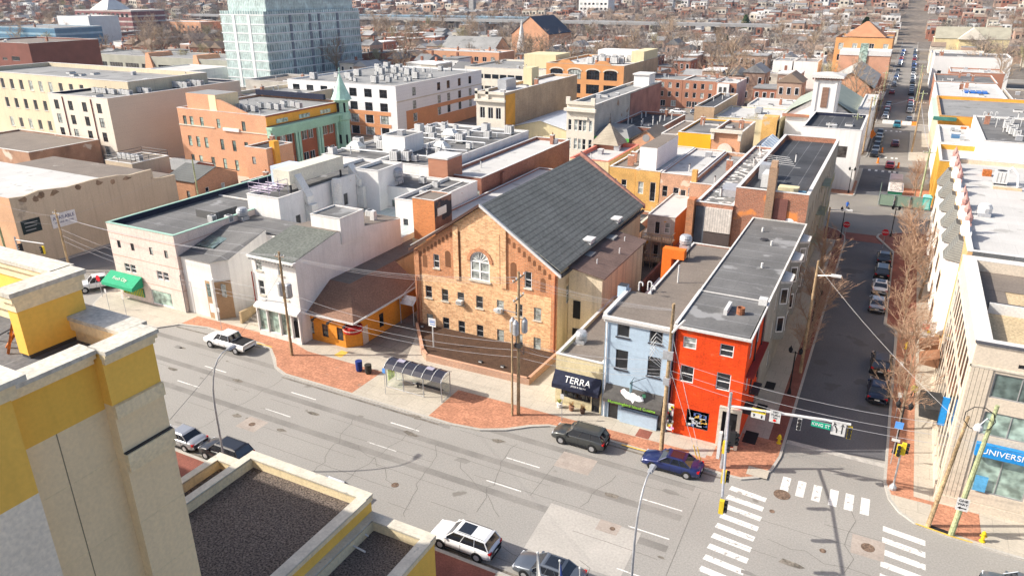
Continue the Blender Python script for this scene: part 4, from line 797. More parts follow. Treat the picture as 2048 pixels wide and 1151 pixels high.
# ---------------- white three storey shop with cornice ----------------
SLG = M('grey_green_shingle',(.125,.135,.12),var=.1,ns=.5,fine=.15,fs=4)
r = thing('white_shop','white three storey shop with bracketed cornice, grey shingle front roof and long side wall','shop',(-56.3,60,0)); w = MB()
X0,X1,Y0,Y1 = -59.5,-53.2,53.6,72.4; hs = [(-58.95,-58.05,7.8,9.05),(-55.75,-55.0,7.75,9.0),(-58.9,-58.1,4.95,6.65),(-55.55,-54.75,5.0,6.85)]
wall_face(w,'S',Y0,X0,X1,3.7,9.6,hs,WHITEB); w.prism([(X0,Y0+.3),(X1-.02,Y0+.3),(X1-.02,Y0+.01),(X1,Y0+.01),(X1,Y1),(X0,Y1)],0,9.0,WHITEB)
w.face([(X1,Y0,9),(X1,Y1,9),(X1,Y1,9.3),(X1,66,10.2),(X1,60.4,10.9),(X1,Y0,9.6)],WHITEB); w.face([(X0,Y0,9),(X0,Y1,9),(X0,Y1,9.3),(X0,60.4,10.9),(X0,Y0,9.6)],WHITEB); obj('wall', w, r)
for q in hs: put_win(r,'S',Y0,(q[0]+q[1])/2,q[2],q[1]-q[0],q[3]-q[2],'Wsh')
d = MB(); d.face([(X0,Y0-.4,9.6),(X1,Y0-.4,9.6),(X1,60.4,10.95),(X0,60.4,10.95)],SLG); d.face([(X0,60.4,10.95),(X1,60.4,10.95),(X1,Y1,9.4),(X0,Y1,9.4)],RT); obj('roof', d, r)
c = MB(); c.box(X0-.1,X1+.2,Y0-.55,Y0-.01,9.35,9.6,WHITE); c.box(X0,X1+.1,Y0-.3,Y0-.01,9.1,9.35,WHITE)
for x in lin(X0+.2,X1-.1,16): c.box(x-.09,x+.09,Y0-.5,Y0-.3,9.12,9.35,FRG)
obj('cornice', c, r)
g = MB(); g.box(X0,X1,Y0-.65,Y0-.01,3.55,3.75,WHITE); g.hull([(X0,Y0-.01,4.1),(X1,Y0-.01,4.1),(X1,Y0-.01,3.75),(X0,Y0-.01,3.75)],[(X0,Y0-.6,3.8),(X1,Y0-.6,3.8),(X1,Y0-.6,3.75),(X0,Y0-.6,3.75)],WHITE); g.box(X0+.1,X1-.05,Y0-.35,Y0-.01,0,.75,WHITE)
for x in (X0+.15,-57.9,-56.1,-54.4,X1-.1): g.box(x-.08,x+.08,Y0-.4,Y0-.01,.7,3.55,WHITE)
g.box(X0+.2,-54.5,Y0-.12,Y0-.1,.75,3.5,GLASSG); g.box(-54.3,-53.4,Y0-.1,Y0-.05,.1,2.7,SHADE); obj('shopfront', g, r)
part('drainpipe', r, lambda b: b.tube((X0-.1,Y0-.1,7.5),(X0-.1,Y0-.1,1),.07,.07,REDD,6))
r2 = B('roof_house','small white box overhanging the side wall of the white shop','roof house',-57.3,-53.05,61.0,65.2,12.3,WHITE,RG,z0=9.3,par=.08,pt=.1)
b = MB(); b.box(-54.9,-54.3,68.6,69.2,9.6,11,METW); solo('flue', b,'short white square flue next to the small white roof box','flue',(-54.6,69,9.6))
# white office with angled front and courtyard steps
r = thing('white_office','low white office with sloping grey roof and tan recessed windows','office',(-66,60,0)); w = MB(); TNR = M('tan_recess',(.40,.27,.16),var=.06)
w.prism([(-71.4,54),(-66.6,54),(-65.4,55.5),(-64.6,61),(-71.4,61)],0,7.2,WHITE); w.face([(-65.4,55.5,7.2),(-64.6,61,7.2),(-64.6,61,9.4)],WHITE); w.prism([(-64.6,61),(-59.6,61),(-59.6,66),(-71.4,66),(-71.4,61)],0,8.8,WHITE); obj('wall', w, r)
part('window_recess', r, lambda b: b.box(-67.9,-66.65,53.94,53.99,.1,4.8,TNR)); part('window_recess', r, lambda b: b.hull([(-66.5,54.02,.1),(-65.35,55.4,.1),(-65.35,55.4,4.8),(-66.5,54.02,4.8)],[(-66.45,53.98,.1),(-65.3,55.36,.1),(-65.3,55.36,4.8),(-66.45,53.98,4.8)],TNR))
part('window', r, lambda b: b.box(-67.7,-66.9,53.9,53.95,2.9,4.5,GLASSG)); part('window', r, lambda b: b.box(-67.7,-66.9,53.9,53.95,.9,2.0,FRW)); part('window', r, lambda b: b.box(-65.9,-65.35,54.4,54.6,3.0,4.5,GLASS))
part('column', r, lambda b: b.box(-66.85,-66.45,53.7,54.05,0,5.2,WHITE))
d = MB(); d.face([(-71.6,53.8,7.25),(-66.4,53.8,7.25),(-65.0,55.3,7.4),(-64.4,61,9.5),(-71.6,61,9.0)],RG); d.face([(-71.6,61,9.0),(-59.6,61,9.0),(-59.6,66,9.0),(-71.6,66,9.0)],RG); obj('roof', d, r)
part('skylight', r, lambda b: b.hull([(-71,56.2,7.9),(-68.4,56.2,7.9),(-68.4,58.6,8.4),(-71,58.6,8.4)],[(-71,56.2,8.0),(-68.4,56.2,8.0),(-68.4,58.6,8.5),(-71,58.6,8.5)],GLASSG))
b = MB(); RK = M('buff_retaining_brick',(.42,.32,.19),var=.2,ns=1)
b.box(-63.5,-63.2,54.3,60.5,.1,1.6,RK); b.box(-63.2,-60,59.5,59.8,.1,1.9,RK)
for k in range(5): b.box(-63.1,-60,54.6+k*.6,59.4,.13+k*.17,.3+k*.17,CONC)
solo('entrance_steps', b,'buff brick steps rising to the courtyard left of the white shop','steps',(-61.5,57,0))
# pink banded corner building with green trim
PK = M('pale_pink_panel',(.70,.58,.52),var=.05,ns=.4,stripes=(2,2.85,.035,(.52,.33,.26)),streak=.08); GT = M('mint_trim',(.32,.50,.42),var=.08)
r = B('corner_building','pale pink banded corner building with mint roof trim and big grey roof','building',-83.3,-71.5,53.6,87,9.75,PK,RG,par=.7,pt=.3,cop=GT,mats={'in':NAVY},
  S=[(x,6.75,.62,.95,'D') for x in (-81.65,-79.2,-75.9,-73.3)]+[(-81.0,3.75,.95,1.1,'Wh'),(-79.9,3.75,.95,1.1,'Wh'),(-75.2,3.75,.95,1.1,'Wh'),(-74.1,3.75,.95,1.1,'Wh'),(-75.6,.25,3.6,1.9,'Wg')])
part('shop_window', r, lambda b: (b.box(-82.6,-78.7,53.5,53.59,.75,1.9,M('green_panel',(.1,.3,.14),var=.5,ns=2)),[b.box(x-.04,x+.04,53.46,53.5,.75,1.9,M('signal_yellow',(.7,.52,.03))) for x in lin(-82.4,-78.9,12)]))
part('drainpipe', r, lambda b: b.tube((-71.45,53.5,5),(-71.45,53.5,.2),.06,.06,FRG,6))
part('roof_hump', r, lambda b: (b.box(-77.5,-73.9,62,65.5,9.06,10.0,RG)))
part('roof_curb', r, lambda b: b.box(-83,-71.8,70.6,70.85,9.06,9.2,COP)); 
a = thing('awning','green shop awning with pale lettering on the pink corner building','awning',(-81.5,53,2)); GA = M('green_awning',(.03,.33,.17),var=.08)
part('canopy', a, lambda b: (b.hull([(-84.2,53.5,3.5),(-78.5,53.5,3.5),(-78.5,53.5,2.2),(-84.2,53.5,2.2)],[(-84.2,51.9,2.5),(-78.5,51.9,2.5),(-78.5,51.9,2.1),(-84.2,51.9,2.1)],GA))); text('lettering','Fresh City',.62,(-81.5,52.62,3.02),(atan2(1,1.6),0,0),M('pale_lettering',(.7,.68,.6)),a)

# ---------------- big white rooftop complex ----------------
def WB(lab,x0,x1,y0,y1,h,rm=RG,S=(),E=(),**k): return B('white_block',lab,'building',x0,x1,y0,y1,h,WHITEB,rm,S=S,E=E,cop=COPW,par=k.pop('par',.35),pt=.22,**k)
WB('white rendered wing with roof pipes facing the inner court','' and 0 or -72.6,-67.2,66.2,90,12.0,E=[(69.3,6.5,.8,1.6,'G'),(79,7.2,.8,1.6,'G')]) if 0 else B('white_block','white rendered wing crowned with pipes facing the inner court','building',-72.6,-67.2,66.2,90,11.6,WHITEB,RG,E=[(69.3,7,.9,1.7,'Gd'),(79,7.6,.9,1.7,'Gd')],cop=COPW,par=.35,pt=.22)
WB('white block with two low windows behind the court skylight',-67.1,-55.2,84,91.4,9.6,S=[(-65.8,6,1,1.6,'Gg'),(-62.2,6,1.6,1.7,'Gg'),(-58.8,6.2,.9,1.5,'Gh')])
WB('taller white cube at the left of the court block',-67.6,-63.6,82,88,12.2)
WB('white side wing ending in a tall blank wall beside the brick tower',-58.0,-52.9,78,91.4,9.9,S=[(-56.4,6,.8,1.3,'G')])
WB('glazed court floor behind the white shop roof',-67.1,-53.3,72.6,83.9,6.6,rm=M('court_glazing',(.42,.5,.5),rough=.3,var=.08,stripes=(0,1.1,.06,(.75,.75,.75))),par=.2)
WB('left half of the big white roof complex crowded with units',-82.5,-72,92,126.5,10.9,S=[(-77.6,6,.9,1.6,'G')])
WB('right half of the big white roof complex crowded with units',-71.9,-61.7,92.3,126.5,10.9,rm=RG,S=[(-66,7.4,.7,1.2,'Gd'),(-63.3,6.3,.8,2,'D'),(-62.4,6.3,.7,2,'D')])
WB('white lift house on the big white roof complex',-75.8,-71.2,99.5,105,13.4,z0=10.5,par=.1)
WB('low pale grey roof strip behind the white office',-72.5,-59.6,66.1,72.5,8.0) if 0 else None
box_on('air_handler','tall pale blue air handler standing on the white wing','air handler',-76.3,-73.9,74.4,78.2,9.8,13.2,M('pale_blue_metal',(.5,.58,.68),rough=.4,var=.05))
b = MB(); b.box(-71.2,-68.4,69.8,80.5,12.4,14.2,M('cream_metal',(.62,.6,.5),rough=.5,var=.08)); b.box(-71.0,-70.8,70,70.2,11.2,12.4,METD); b.box(-68.8,-68.6,70,70.2,11.2,12.4,METD); b.box(-68.8,-68.6,80,80.2,11.2,12.4,METD); solo('rooftop_unit', b,'long cream rooftop unit on the white wing beside the court','rooftop unit',(-70,75,11))
DW = M('white_duct',(.74,.73,.68),rough=.5,var=.06)
for i,(y,zt_) in enumerate(((71.3,13.6),(82,12.8))):
    b = MB(); b.hull([(-68.4,y-.6,zt_-1.2),(-68.4,y+.6,zt_-1.2),(-68.4,y+.6,zt_),(-68.4,y-.6,zt_)],[(-66.6,y-.6,9.4),(-66.6,y+.6,9.4),(-66.6,y+.6,10.8),(-66.6,y-.6,10.8)],DW); b.box(-67.15,-66.0,y-.6,y+.6,6.7,9.8,DW); solo('wall_duct', b, ['nearer','farther'][i]+' white duct bending down the wing wall into the court','duct',(-66.6,y,6.5))
b = MB(); b.lathe(-66.3,76.2,[(.7,6.6),(.7,11.6),(.5,12.1)],DW,14); solo('round_duct', b,'tall round white duct between the two bent ducts','duct',(-66.3,76.2,6.6))
rr = random.Random(11)
b = MB(); LP = M('lilac_pipe',(.58,.5,.62),var=.1)
for k in range(9): y = 66.6+k*.35; b.tube((-72.3,y,12.1+.2*(k%3)),(-68.8,y,12.1+.2*(k%3)),.06,.06,LP,5)
for x in (-72.3,-70.6,-68.9):
    for y in (66.4,68.2,69.8): b.tube((x,y,11.4),(x,y,13.2),.035,.035,LP,4)
for z in (12.6,13.2): b.path([(-72.3,66.4,z),(-68.9,66.4,z),(-68.9,69.8,z)],.035,LP,4)
solo('pipe_rack', b,'lilac pipe rack with railings on the front corner of the white wing','pipe rack',(-70.6,68,11.3))
fan(-71.2,63.8,9.0,1.1,'large exhaust fan in front of the white wing'); fan(-63.6,86.5,9.4,1.3,'big cylindrical exhaust fan on the court block',.5)
acs = [(-84+2,101),(-77,101),(-80,117),(-80.5,121),(-79,124),(-77,116),(-76.5,120),(-69.8,94.6),(-68,95.3),(-66.3,95.6),(-81.5,93.5),(-79,111),(-74,112),(-70,108),(-68,112),(-66,118),(-70,118),(-64,108),(-63.5,99),(-66,102),(-75,122),(-69,123),(-64,123),(-81,105)]
for x,y in acs: acunit(x+rr.uniform(-.3,.3),y,10.6,'boxy white condenser unit among the pipes of the big white roof complex','condenser units on the white roof complex',rr.choice((1,1.3,1.6)),rr.choice((0,pi/2)))
for i,(x,y) in enumerate(((-80.4,98.5),(-77.5,107),(-67.5,105),(-72.5,116))):
    b = MB(); b.box(x-1.6,x+1.2,y-.9,y+.9,10.6,11.4,DW); b.hull([(x-1.4,y-.8,11.4),(x+1,y-.8,11.4),(x+1,y+.8,11.4),(x-1.4,y+.8,11.4)],[(x-.8,y-.4,12.1),(x+.4,y-.4,12.1),(x+.4,y+.4,12.1),(x-.8,y+.4,12.1)],DW); solo('hooded_unit', b,['front left','back left','right hand','farthest'][i]+' hooded white unit on the big white roof complex','rooftop unit',(x,y,10.6))
for k,(y,x0,x1) in enumerate(((96.5,-82,-63),(103,-70,-62),(110,-82,-62.5),(114,-78,-64),(119.5,-81,-62.5))):
    b = MB(); b.path([(x0,y,10.9),(x0,y,11.2),(x1,y+1,11.2),(x1,y+1,10.9)],.14,METAL,6); solo('roof_pipe', b,'long galvanised pipe run across the big white roof complex','pipe',(x0,y,10.6),'pipe runs on the white roof complex')
for k in range(22): vent(rr.uniform(-81.5,-63),rr.uniform(94,125),10.55,rr.uniform(.5,1.6),.1,'thin pale vent pipe on the big white roof complex','vent pipes on the white roof complex')
for x,y in ((-65.5,89.5),(-60.5,88.5),(-57.2,87),(-56,82),(-56.6,70.8)): acunit(x,y,9.3,'white condenser unit on the roofs round the inner court','condenser units round the inner court',1)
b = MB(); b.box(-80.6,-79.2,88,90.5,9.3,9.9,M('orange_tarp',(.75,.3,.04),var=.2)); solo('orange_skip', b,'orange tarpaulin bundle on the low roof beside the white complex','tarpaulin',(-80,89,9))
b = MB(); b.box(-78.2,-76,84,88,9.0,10.6,M('beige_metal',(.5,.44,.38),var=.15)); solo('beige_unit', b,'beige metal unit with dark slots behind the pale blue air handler','rooftop unit',(-77,86,9))
for k,(x,y) in enumerate(((-73.7,61.2),(-71.9,62.2))): acunit(x,y,9.0,['left','right'][k]+' condenser unit at the edge between the grey roofs','condenser units by the grey roofs',.9)
# pale blue-white low flat roof left of restaurant roofs end
# ---------------- right hand side: pale office block ----------------
LIME_ST = M('pale_limestone',(.60,.52,.42),var=.05,ns=.3,streak=.06); SAND = M('sandy_roof_gravel',(.50,.39,.24),var=.12,ns=.4,fine=.15,stain=((.3,.24,.17),.25,.64)); FLUTE = M('fluted_stone',(.58,.50,.40),var=.04,stripes=(0,.28,.12,(.2,.17,.13)))
FLUTEY = M('fluted_stone_side',(.68,.61,.50),var=.04,stripes=(1,.3,.12,(.3,.26,.2)))
r = B('office_block','pale stone corner office block with blue sign band and sandy flat roof','office building',7.6,34,55,75.2,13.3,LIME_ST,SAND,par=1.0,pt=1.0,cop=COP,mats={'in':LIME_ST},
  S=[(11.6,9.45,5.0,1.9,'G3g'),(11.6,6.45,5.0,1.9,'G3g'),(11.0,1.75,3.6,3.1,'G2g'),(15.4,1.75,3.6,3.1,'G2g'),(10.55,12.0,.55,.3,'D'),(17,9.45,4,1.9,'G3g'),(17,6.45,4,1.9,'G3g')])
for z,h_ in ((9.0,2.3),(5.8,2.3),(1.9,2.9)):
    for y in lin(56.8,73.6,11):
        o = part('window', r, lambda b: (b.box(7.56,7.595,y-.6,y+.6,z,z+h_,FRD), b.box(7.54,7.56,y-.6,y+.6,z+h_*.48,z+h_*.52,FRD))); q_ = MB(); q_.box(7.545,7.56,y-.52,y+.52,z+.08,z+h_-.08,GLASSD); obj('pane', q_, o)
part('fluted_panel', r, lambda b: b.box(7.64,8.95,54.93,54.99,.8,11.6,FLUTE)); part('fluted_panel', r, lambda b: b.box(12.95,13.5,54.93,54.99,.8,6.3,FLUTE))
part('string_course', r, lambda b: (b.box(7.52,34,54.9,54.99,11.6,11.75,STONE), b.box(7.5,7.59,54.9,75.2,11.6,11.75,STONE), b.box(7.45,7.59,54.9,75.2,.1,.9,LIME_ST), b.box(7.45,34,54.85,54.92,.1,.8,LIME_ST)))
for y in lin(55.95,74.5,12): part('pier', r, lambda b: b.box(7.54,7.59,y-.3,y+.3,.9,11.6,LIME_ST))
part('dark_front_cap', r, lambda b: b.box(7.5,34,54.85,55.2,13.39,13.47,COPD)); part('roof_shadow_strip', r, lambda b: (b.box(8.65,10.6,65,74.2,12.31,12.34,RT), b.box(8.65,34,69.5,74.2,12.35,12.36,RT)))  # dark strips paint the shadow beside the parapet onto the roof
part('roof_duct_wall', r, lambda b: (b.box(9,34,64.2,64.8,12.3,13.0,METD), b.box(9,34,64.0,64.15,12.3,13.15,COPW)))
b = MB(); SB = M('sign_blue',(.02,.25,.62),var=0,rough=.4); b.box(9.1,17,54.55,54.9,4.95,5.95,SB); q = thing('sign_band','bright blue sign band lettered UNIVERSITY of on the pale corner office','sign',(12,54.7,5)); obj('panel', b, q)
text('lettering','UNIVERSITY',.62,(9.45,54.54,5.43),(pi/2,0,0),FRW,q,sx=1.0,align='LEFT'); text('lettering','of',.55,(13.7,54.54,5.43),(pi/2,0,0),FRW,q,align='LEFT')
b = MB(); b.box(6.85,7.35,58.5,58.62,4.6,7.0,SB); b.box(6.83,6.85,58.47,58.65,4.6,7.0,METD); solo('blade_sign', b,'tall narrow blue blade sign on the side wall of the corner office','sign',(7,58.6,4.2))
b = MB(); b.box(9.6,10.4,54.86,54.88,1.9,3.2,M('poster_blue',(.1,.35,.6),var=.3)); solo('window_poster', b,'small blue poster inside the lower corner office window','poster',(10,54.87,1.9))
for i,(y0,y1,m_,lab) in enumerate(((62.2,65.5,M('black_glass_awning',(.05,.05,.05),var=.4),'dark flat entrance canopy'),(72.5,74.8,M('brown_awning',(.27,.13,.07),var=.1),'nearer brown fabric awning'),(76.0,78.0,M('brown_awning'),'farther brown fabric awning'))):
    b = MB(); b.hull([(7.5,y0,3.9),(7.5,y1,3.9),(7.5,y1,2.9),(7.5,y0,2.9)],[(5.9,y0,3.3 if i else 3.8),(5.9,y1,3.3 if i else 3.8),(5.9,y1,3.0),(5.9,y0,3.0)],m_); solo('awning', b, lab+' over the right hand pavement','awning',(6.7,(y0+y1)/2,3))
# ---------------- Victorian terrace with finials ----------------
VC = M('painted_brick_cream',(.66,.52,.38),var=.08,ns=.4); VO = M('amber_brick',(.62,.36,.12),var=.15,ns=.6,brick=((.5,.27,.09),(.5,.4,.3),.4,.15)); VS = M('grey_fish_slate',(.17,.17,.155),var=.2,stripes=(2,.22,.2,(.08,.08,.08))); PT = M('pink_terracotta',(.46,.26,.23),var=.12)
r = B('victorian_terrace','ornate terrace with white roof, pink finials and oriel windows along the side street','terrace',7.9,22,75.4,120,13.7,VO,RW,par=.55,pt=.45,cop=COPW,mats={'in':VC},
  S=(),Wf=[(y,z,.9,1.9,'W') for z in (1.2,4.6,8.2) for y in lin(80,118,12)])
part('dark_party_wall', r, lambda b: b.box(8.3,22,75.27,75.39,11.6,13.75,M('slate_grey_wall',(.10,.105,.11),var=.2,stripes=(0,2.3,.02,(.05,.05,.05)))))
for k,y in enumerate((81.5,87.5,93.5,100.5,107.5,114.5)):
    o_ = MB(); P0=[(7.89,y-1.9),(6.7,y-1.1),(6.7,y+1.1),(7.89,y+1.9)]; o_.prism(P0,3.3,11.2,WHITE,None,True); bay = obj('oriel', o_, r)
    g = MB()
    for z in (4.2,7.4):
        g.box(6.64,6.69,y-.9,y-.1,z,z+2.1,VC); g.box(6.64,6.69,y+.1,y+.9,z,z+2.1,VC); g.box(6.6,6.64,y-.8,y-.18,z+.12,z+1.95,GLASSD); g.box(6.6,6.64,y+.18,y+.8,z+.12,z+1.95,GLASSD)
    obj('glazing', g, bay)
    s_ = MB(); s_.hull([(7.9,y-2.1,11.2),(6.5,y-1.3,11.2),(6.5,y+1.3,11.2),(7.9,y+2.1,11.2)],[(8.0,y-1.5,13.2),(7.5,y-1.0,13.2),(7.5,y+1.0,13.2),(8.0,y+1.5,13.2)],VS); obj('oriel_roof', s_, bay)
    g = MB(); g.box(7.55,8.4,y-1.2,y+1.2,13.7,14.1,WHITE); g.hull([(7.6,y-1.2,14.1),(8.2,y-1.2,14.1),(8.2,y+1.2,14.1),(7.6,y+1.2,14.1)],[(7.7,y-.1,14.9),(8.1,y-.1,14.9),(8.1,y+.1,14.9),(7.7,y+.1,14.9)],WHITE); obj('gable', g, r)
for k,y in enumerate((83.5,87,91,94.5,104,107.5,111.5,115,119)):
    part('finial', r, lambda b: (b.box(7.9,8.5,y-.35,y+.35,13.79,14.2,PT), b.lathe(8.2,y,[(.22,14.2),(.34,14.5),(.36,14.8),(.2,15.1),(.08,15.3),(.02,15.6)],PT,8)))
b = MB(); b.lathe(10.2,91.5,[(.05,13.2),(.7,13.4),(.75,14.0),(.5,14.4)],METW,12); b.box(9.6,10.8,90.6,91.3,13.16,13.5,METAL); solo('white_tank', b,'round white tank on a stand on the white terrace roof','tank',(10.2,91.3,13.2))
acunit(12.9,108,13.16,'grey condenser with looping ducts on the white terrace roof',None,1.6); box_on('brick_vent','small rusty box on the white terrace roof','roof vent',11.3,12.3,112,113,13.16,13.9,ORB)
b = MB(); b.box(12.0,15,105,105.6,13.16,13.4,PW); b.path([(13.3,109,14.0),(14.1,110,15.0),(14.7,108.5,14.4),(14.7,106.5,13.2)],.12,METW,6); solo('duct_loop', b,'looping pale duct beside the grey condenser on the white roof','duct',(14,107,13.2))
box_on('salmon_chimney','salmon brick chimney stump behind the duct loop','chimney',15.6,16.6,100,102,13.16,14.6,PT)
r = B('terrace','rear part of the white roofed terrace at the right image edge','terrace',22.05,36,76,118,11.0,PB,RL,par=.4)
for i,(y,w_) in enumerate(((76.5,3),)):
    b = MB(); b.box(5.9,7.2,79.0,79.1,3.0,4.8,M('banner_white',(.72,.72,.7))); b.box(6.0,6.6,78.97,78.99,3.9,4.5,M('banner_red',(.65,.06,.04))); b.box(6.5,6.8,78.95,78.98,3.6,3.9,M('signal_yellow')); b.box(6.0,7.0,78.97,78.99,3.15,3.3,FRG); solo('hanging_banner', b,'white hanging banner with red and yellow mark over the right pavement','banner',(6.5,79,3))

# ---------------- beyond the far junction, right ----------------
YO = M('mustard_brick',(.60,.32,.05),var=.1,ns=.5,streak=.1)
r = B('corner_building','mustard yellow corner building with low white flat roof beyond the junction','building',8.0,26,146,163,8.2,YO,RW,par=.9,pt=.4,cop=COPW,S=[(x,4.2,1.4,2.2,'G2') for x in (10.5,13.5,16.5,19.5,22.5)],Wf=[(y,z,.9,1.8,'G') for z in (1.2,4.6) for y in lin(148,161,6)])
WG = M('white_panel_wall',(.76,.75,.73),var=.03); r = B('row_building','white walled building with grey roof and looped vents above the mustard corner','building',14.2,32,150.5,181,11.4,WG,RG,par=.25,pt=.3,cop=COPW,S=[(16.2,6.0,1.9,2.2,'G2g'),(21.5,6.0,1.9,2.2,'G2g')],Wf=[(y,8.4,1.0,2.0,'D') for y in lin(153,178,11)])
for k in range(8): acunit(19.5+rr.uniform(-.8,.8),158+k*2.3,11.2,'dome topped white unit in the row on the grey roof at the right edge','white units in a row at the right edge',1.2)
for k,(x,y) in enumerate(((15.5,176),(16.6,176.4),(17.6,177),(17.2,168),(18,163),(21.5,171))): gooseneck(x,y,11.2,'white looped vent pipe on the grey roof at the right edge',1.6)['group'] = 'looped vents at the right edge'
r = B('row_building','white roofed low building with a blue skylight between mustard and orange fronts','building',8.2,14.1,163.2,185.5,8.4,WG,RW,par=.5,pt=.3,cop=COPW)
box_on('skylight','pair of blue skylight panes on the low white roof','skylight',10.5,12.2,172,174,7.95,8.5,M('skylight_blue',(.08,.18,.32),rough=.2))
r = B('victorian_block','bright orange brick block with mint bay window and green corner cornice','building',8.3,30,186.5,222,10.2,M('vivid_orange_brick',(.72,.34,.05),var=.1,ns=.5),RL,par=.7,pt=.4,cop=M('tan_tile',(.5,.3,.15),var=.2),mats={'W':VC},S=[(10,5.5,1.1,2.2,'Wh')],Wf=[(y,z,1.0,1.9,'W') for z in (1.2,4.4,7.4) for y in lin(188,220,12)])
MINT = M('mint_woodwork',(.45,.58,.47),var=.08)
b = MB(); P0=[(12.2,186.4),(12.8,185.1),(15.2,185.1),(15.8,186.4)]; b.prism(P0,2.5,7.6,MINT,None,True); b.prism([(x,y-.3) for x,y in P0],7.6,8.3,ORB); bay = obj('bay_window', b, r); g = MB()
for x in (13.1,14.2): g = MB(); g.box(x,x+.8,185.02,185.08,4.9,7.1,GLASSD); obj('glazing', g, bay)
part('corner_cornice', r, lambda b: (b.box(7.2,11.6,185.4,186.4,9.3,10.0,M('verdigris_dark',(.05,.17,.14),var=.2)), b.box(7.2,8.25,186.4,222,9.3,10.0,MINT)))
r = B('terrace','white roofed building with solar panels beyond the orange block','building',8.5,24.5,236-10,262,9.5,WG,RW,par=.4,pt=.3,cop=COPW,S=[(x,5.6,1.3,2.3,'G2g') for x in lin(10.4,22.5,5)])
b = MB()
for k in range(4): b.box(15.5+k*1.4,16.7+k*1.4,240,244,9.2,9.6,M('solar_blue',(.02,.12,.45),rough=.2))
solo('solar_panel', b,'tilted blue solar panels on the white roof','solar panel',(18,242,9.2))
b = MB(); b.box(9.4,13,150,150.25,0,0,YO)

# ---------------- left hand side ----------------
TANW = M('peeling_tan_render',(.50,.41,.30),var=.08,ns=.2,fine=.05,streak=.1,stain=((.36,.3,.23),.35,.66)); OLDB = M('exposed_brown_brick',(.25,.17,.11),var=.4,ns=1)
r = thing('warehouse','long tan rendered warehouse with ragged parapet beyond the left cross street','warehouse',(-112,66,0)); w = MB()
top = [(54,10.2),(56,10.0),(58,10.35),(62,9.9),(66,10.1),(70,9.9),(72,9.5),(76,9.6),(76,8.2),(77.5,7.9),(80,7.9)]
w.face([(-103.5,54,0),(-103.5,80,0)]+[(-103.5,y,z) for y,z in reversed(top)],TANW); w.face([(-103.9,54,0),(-103.9,80,0)]+[(-103.9,y,z) for y,z in reversed(top)],TANW)
for (y0,z0),(y1,z1) in zip(top,top[1:]): w.face([(-103.5,y0,z0),(-103.5,y1,z1),(-103.9,y1,z1),(-103.9,y0,z0)],TANW)
w.prism([(-135,54),(-103.52,54),(-103.52,79.9),(-135,79.9)],0,8.9 if 0 else 7.8,TANW); w.face([(-135,53.97,0),(-103.5,53.97,0),(-103.5,53.97,10.2),(-135,53.97,10.2)],M('salmon_front',(.55,.33,.2),var=.1)); obj('wall', w, r)
part('roof', r, lambda b: (b.box(-135,-104,54.2,70,8.8,9.0,RW), b.box(-135,-104,70,79.8,7.8,7.95,RT)))
ch = MB(); rq = random.Random(8)
for y,z in ((55.8,9.6),(57.4,9.3),(58.2,9.7),(60,9.5),(63.5,9.5),(66.8,9.4),(69,9.2),(71.5,9.1)):
    part('bare_brick_patch', r, lambda ch: ch.face([(-103.48,y+rq.uniform(.3,.9)*cos(2*pi*k/7),z+rq.uniform(.15,.6)*sin(2*pi*k/7)) for k in range(7)],OLDB))

q = thing('wall_sign','white AVAILABLE sign on the tan warehouse wall','sign',(-103.4,61,5)); part('panel', q, lambda b: b.box(-103.46,-103.4,58.7,62.3,4.6,6.6,M('board_white'))); INK = M('ink_navy',(.03,.04,.15),var=0)
text('lettering','AVAILABLE',.72,(-103.38,60.5,5.95),(pi/2,0,pi/2),INK,q,sx=.9); text('lettering','FOR SALE OR LEASE',.34,(-103.38,60.5,5.3),(pi/2,0,pi/2),INK,q,sx=.9); text('lettering','302-555-0100',.34,(-103.38,60.5,4.85),(pi/2,0,pi/2),INK,q,sx=.9) if 0 else None
q = thing('wall_sign','black sign with pale lines low on the tan warehouse wall','sign',(-103.4,56,5)); part('panel', q, lambda b: b.box(-103.46,-103.4,54.6,57.2,4.9,6.8,M('sign_black',(.02,.03,.03)))); part('sign_lines', q, lambda b: [b.box(-103.39,-103.37,55.0,56.8-.2*k,6.3-.5*k,6.42-.5*k,FRG) for k in range(3)])
sheet('parking_lot',[(-103.3,54),(-99,54),(-94,61),(-94,79),(-103.3,79)],.02,LOT)
WB2 = M('warm_white_render',(.70,.64,.54),var=.05,ns=.3,streak=.12); TW = M('greige_blank_wall',(.60,.54,.44),var=.03,ns=.2,stripes=(2,1.1,.02,(.5,.44,.36)))
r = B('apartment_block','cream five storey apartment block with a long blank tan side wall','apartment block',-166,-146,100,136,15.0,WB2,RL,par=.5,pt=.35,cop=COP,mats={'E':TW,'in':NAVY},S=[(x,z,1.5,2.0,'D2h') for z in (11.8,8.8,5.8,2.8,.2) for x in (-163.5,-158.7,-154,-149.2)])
for x in (-161,-151.5): part('rain_pipe', r, lambda b: b.tube((x,99.9,14.6),(x,99.9,.5),.1,.1,REDD,5))
for k in range(20): acunit(-161+(k%10)*1.35+rr.uniform(-.2,.2),108+(k//10)*4+rr.uniform(-.5,.5),14.5,'small condenser unit in the double row on the cream apartment roof','condenser rows on the cream apartment roof',1.1)
for k in range(8): acunit(-153+(k%4)*1.6,122+(k//4)*4,14.5,'condenser unit in the rear cluster on the cream apartment roof','rear condensers on the cream apartment roof',1.4)
r = B('apartment_block','long beige office block with arched stone windows at the left edge','office block',-215,-152.5,110,132,17,M('pale_buff_render',(.62,.53,.38),var=.07,ns=.15,streak=.12),RL,par=1.0,pt=.5,cop=COP,S=[(x,z,1.5,2.4,'Ws') for z in (13.2,8.6,3.8) for x in lin(-200,-169,9)])
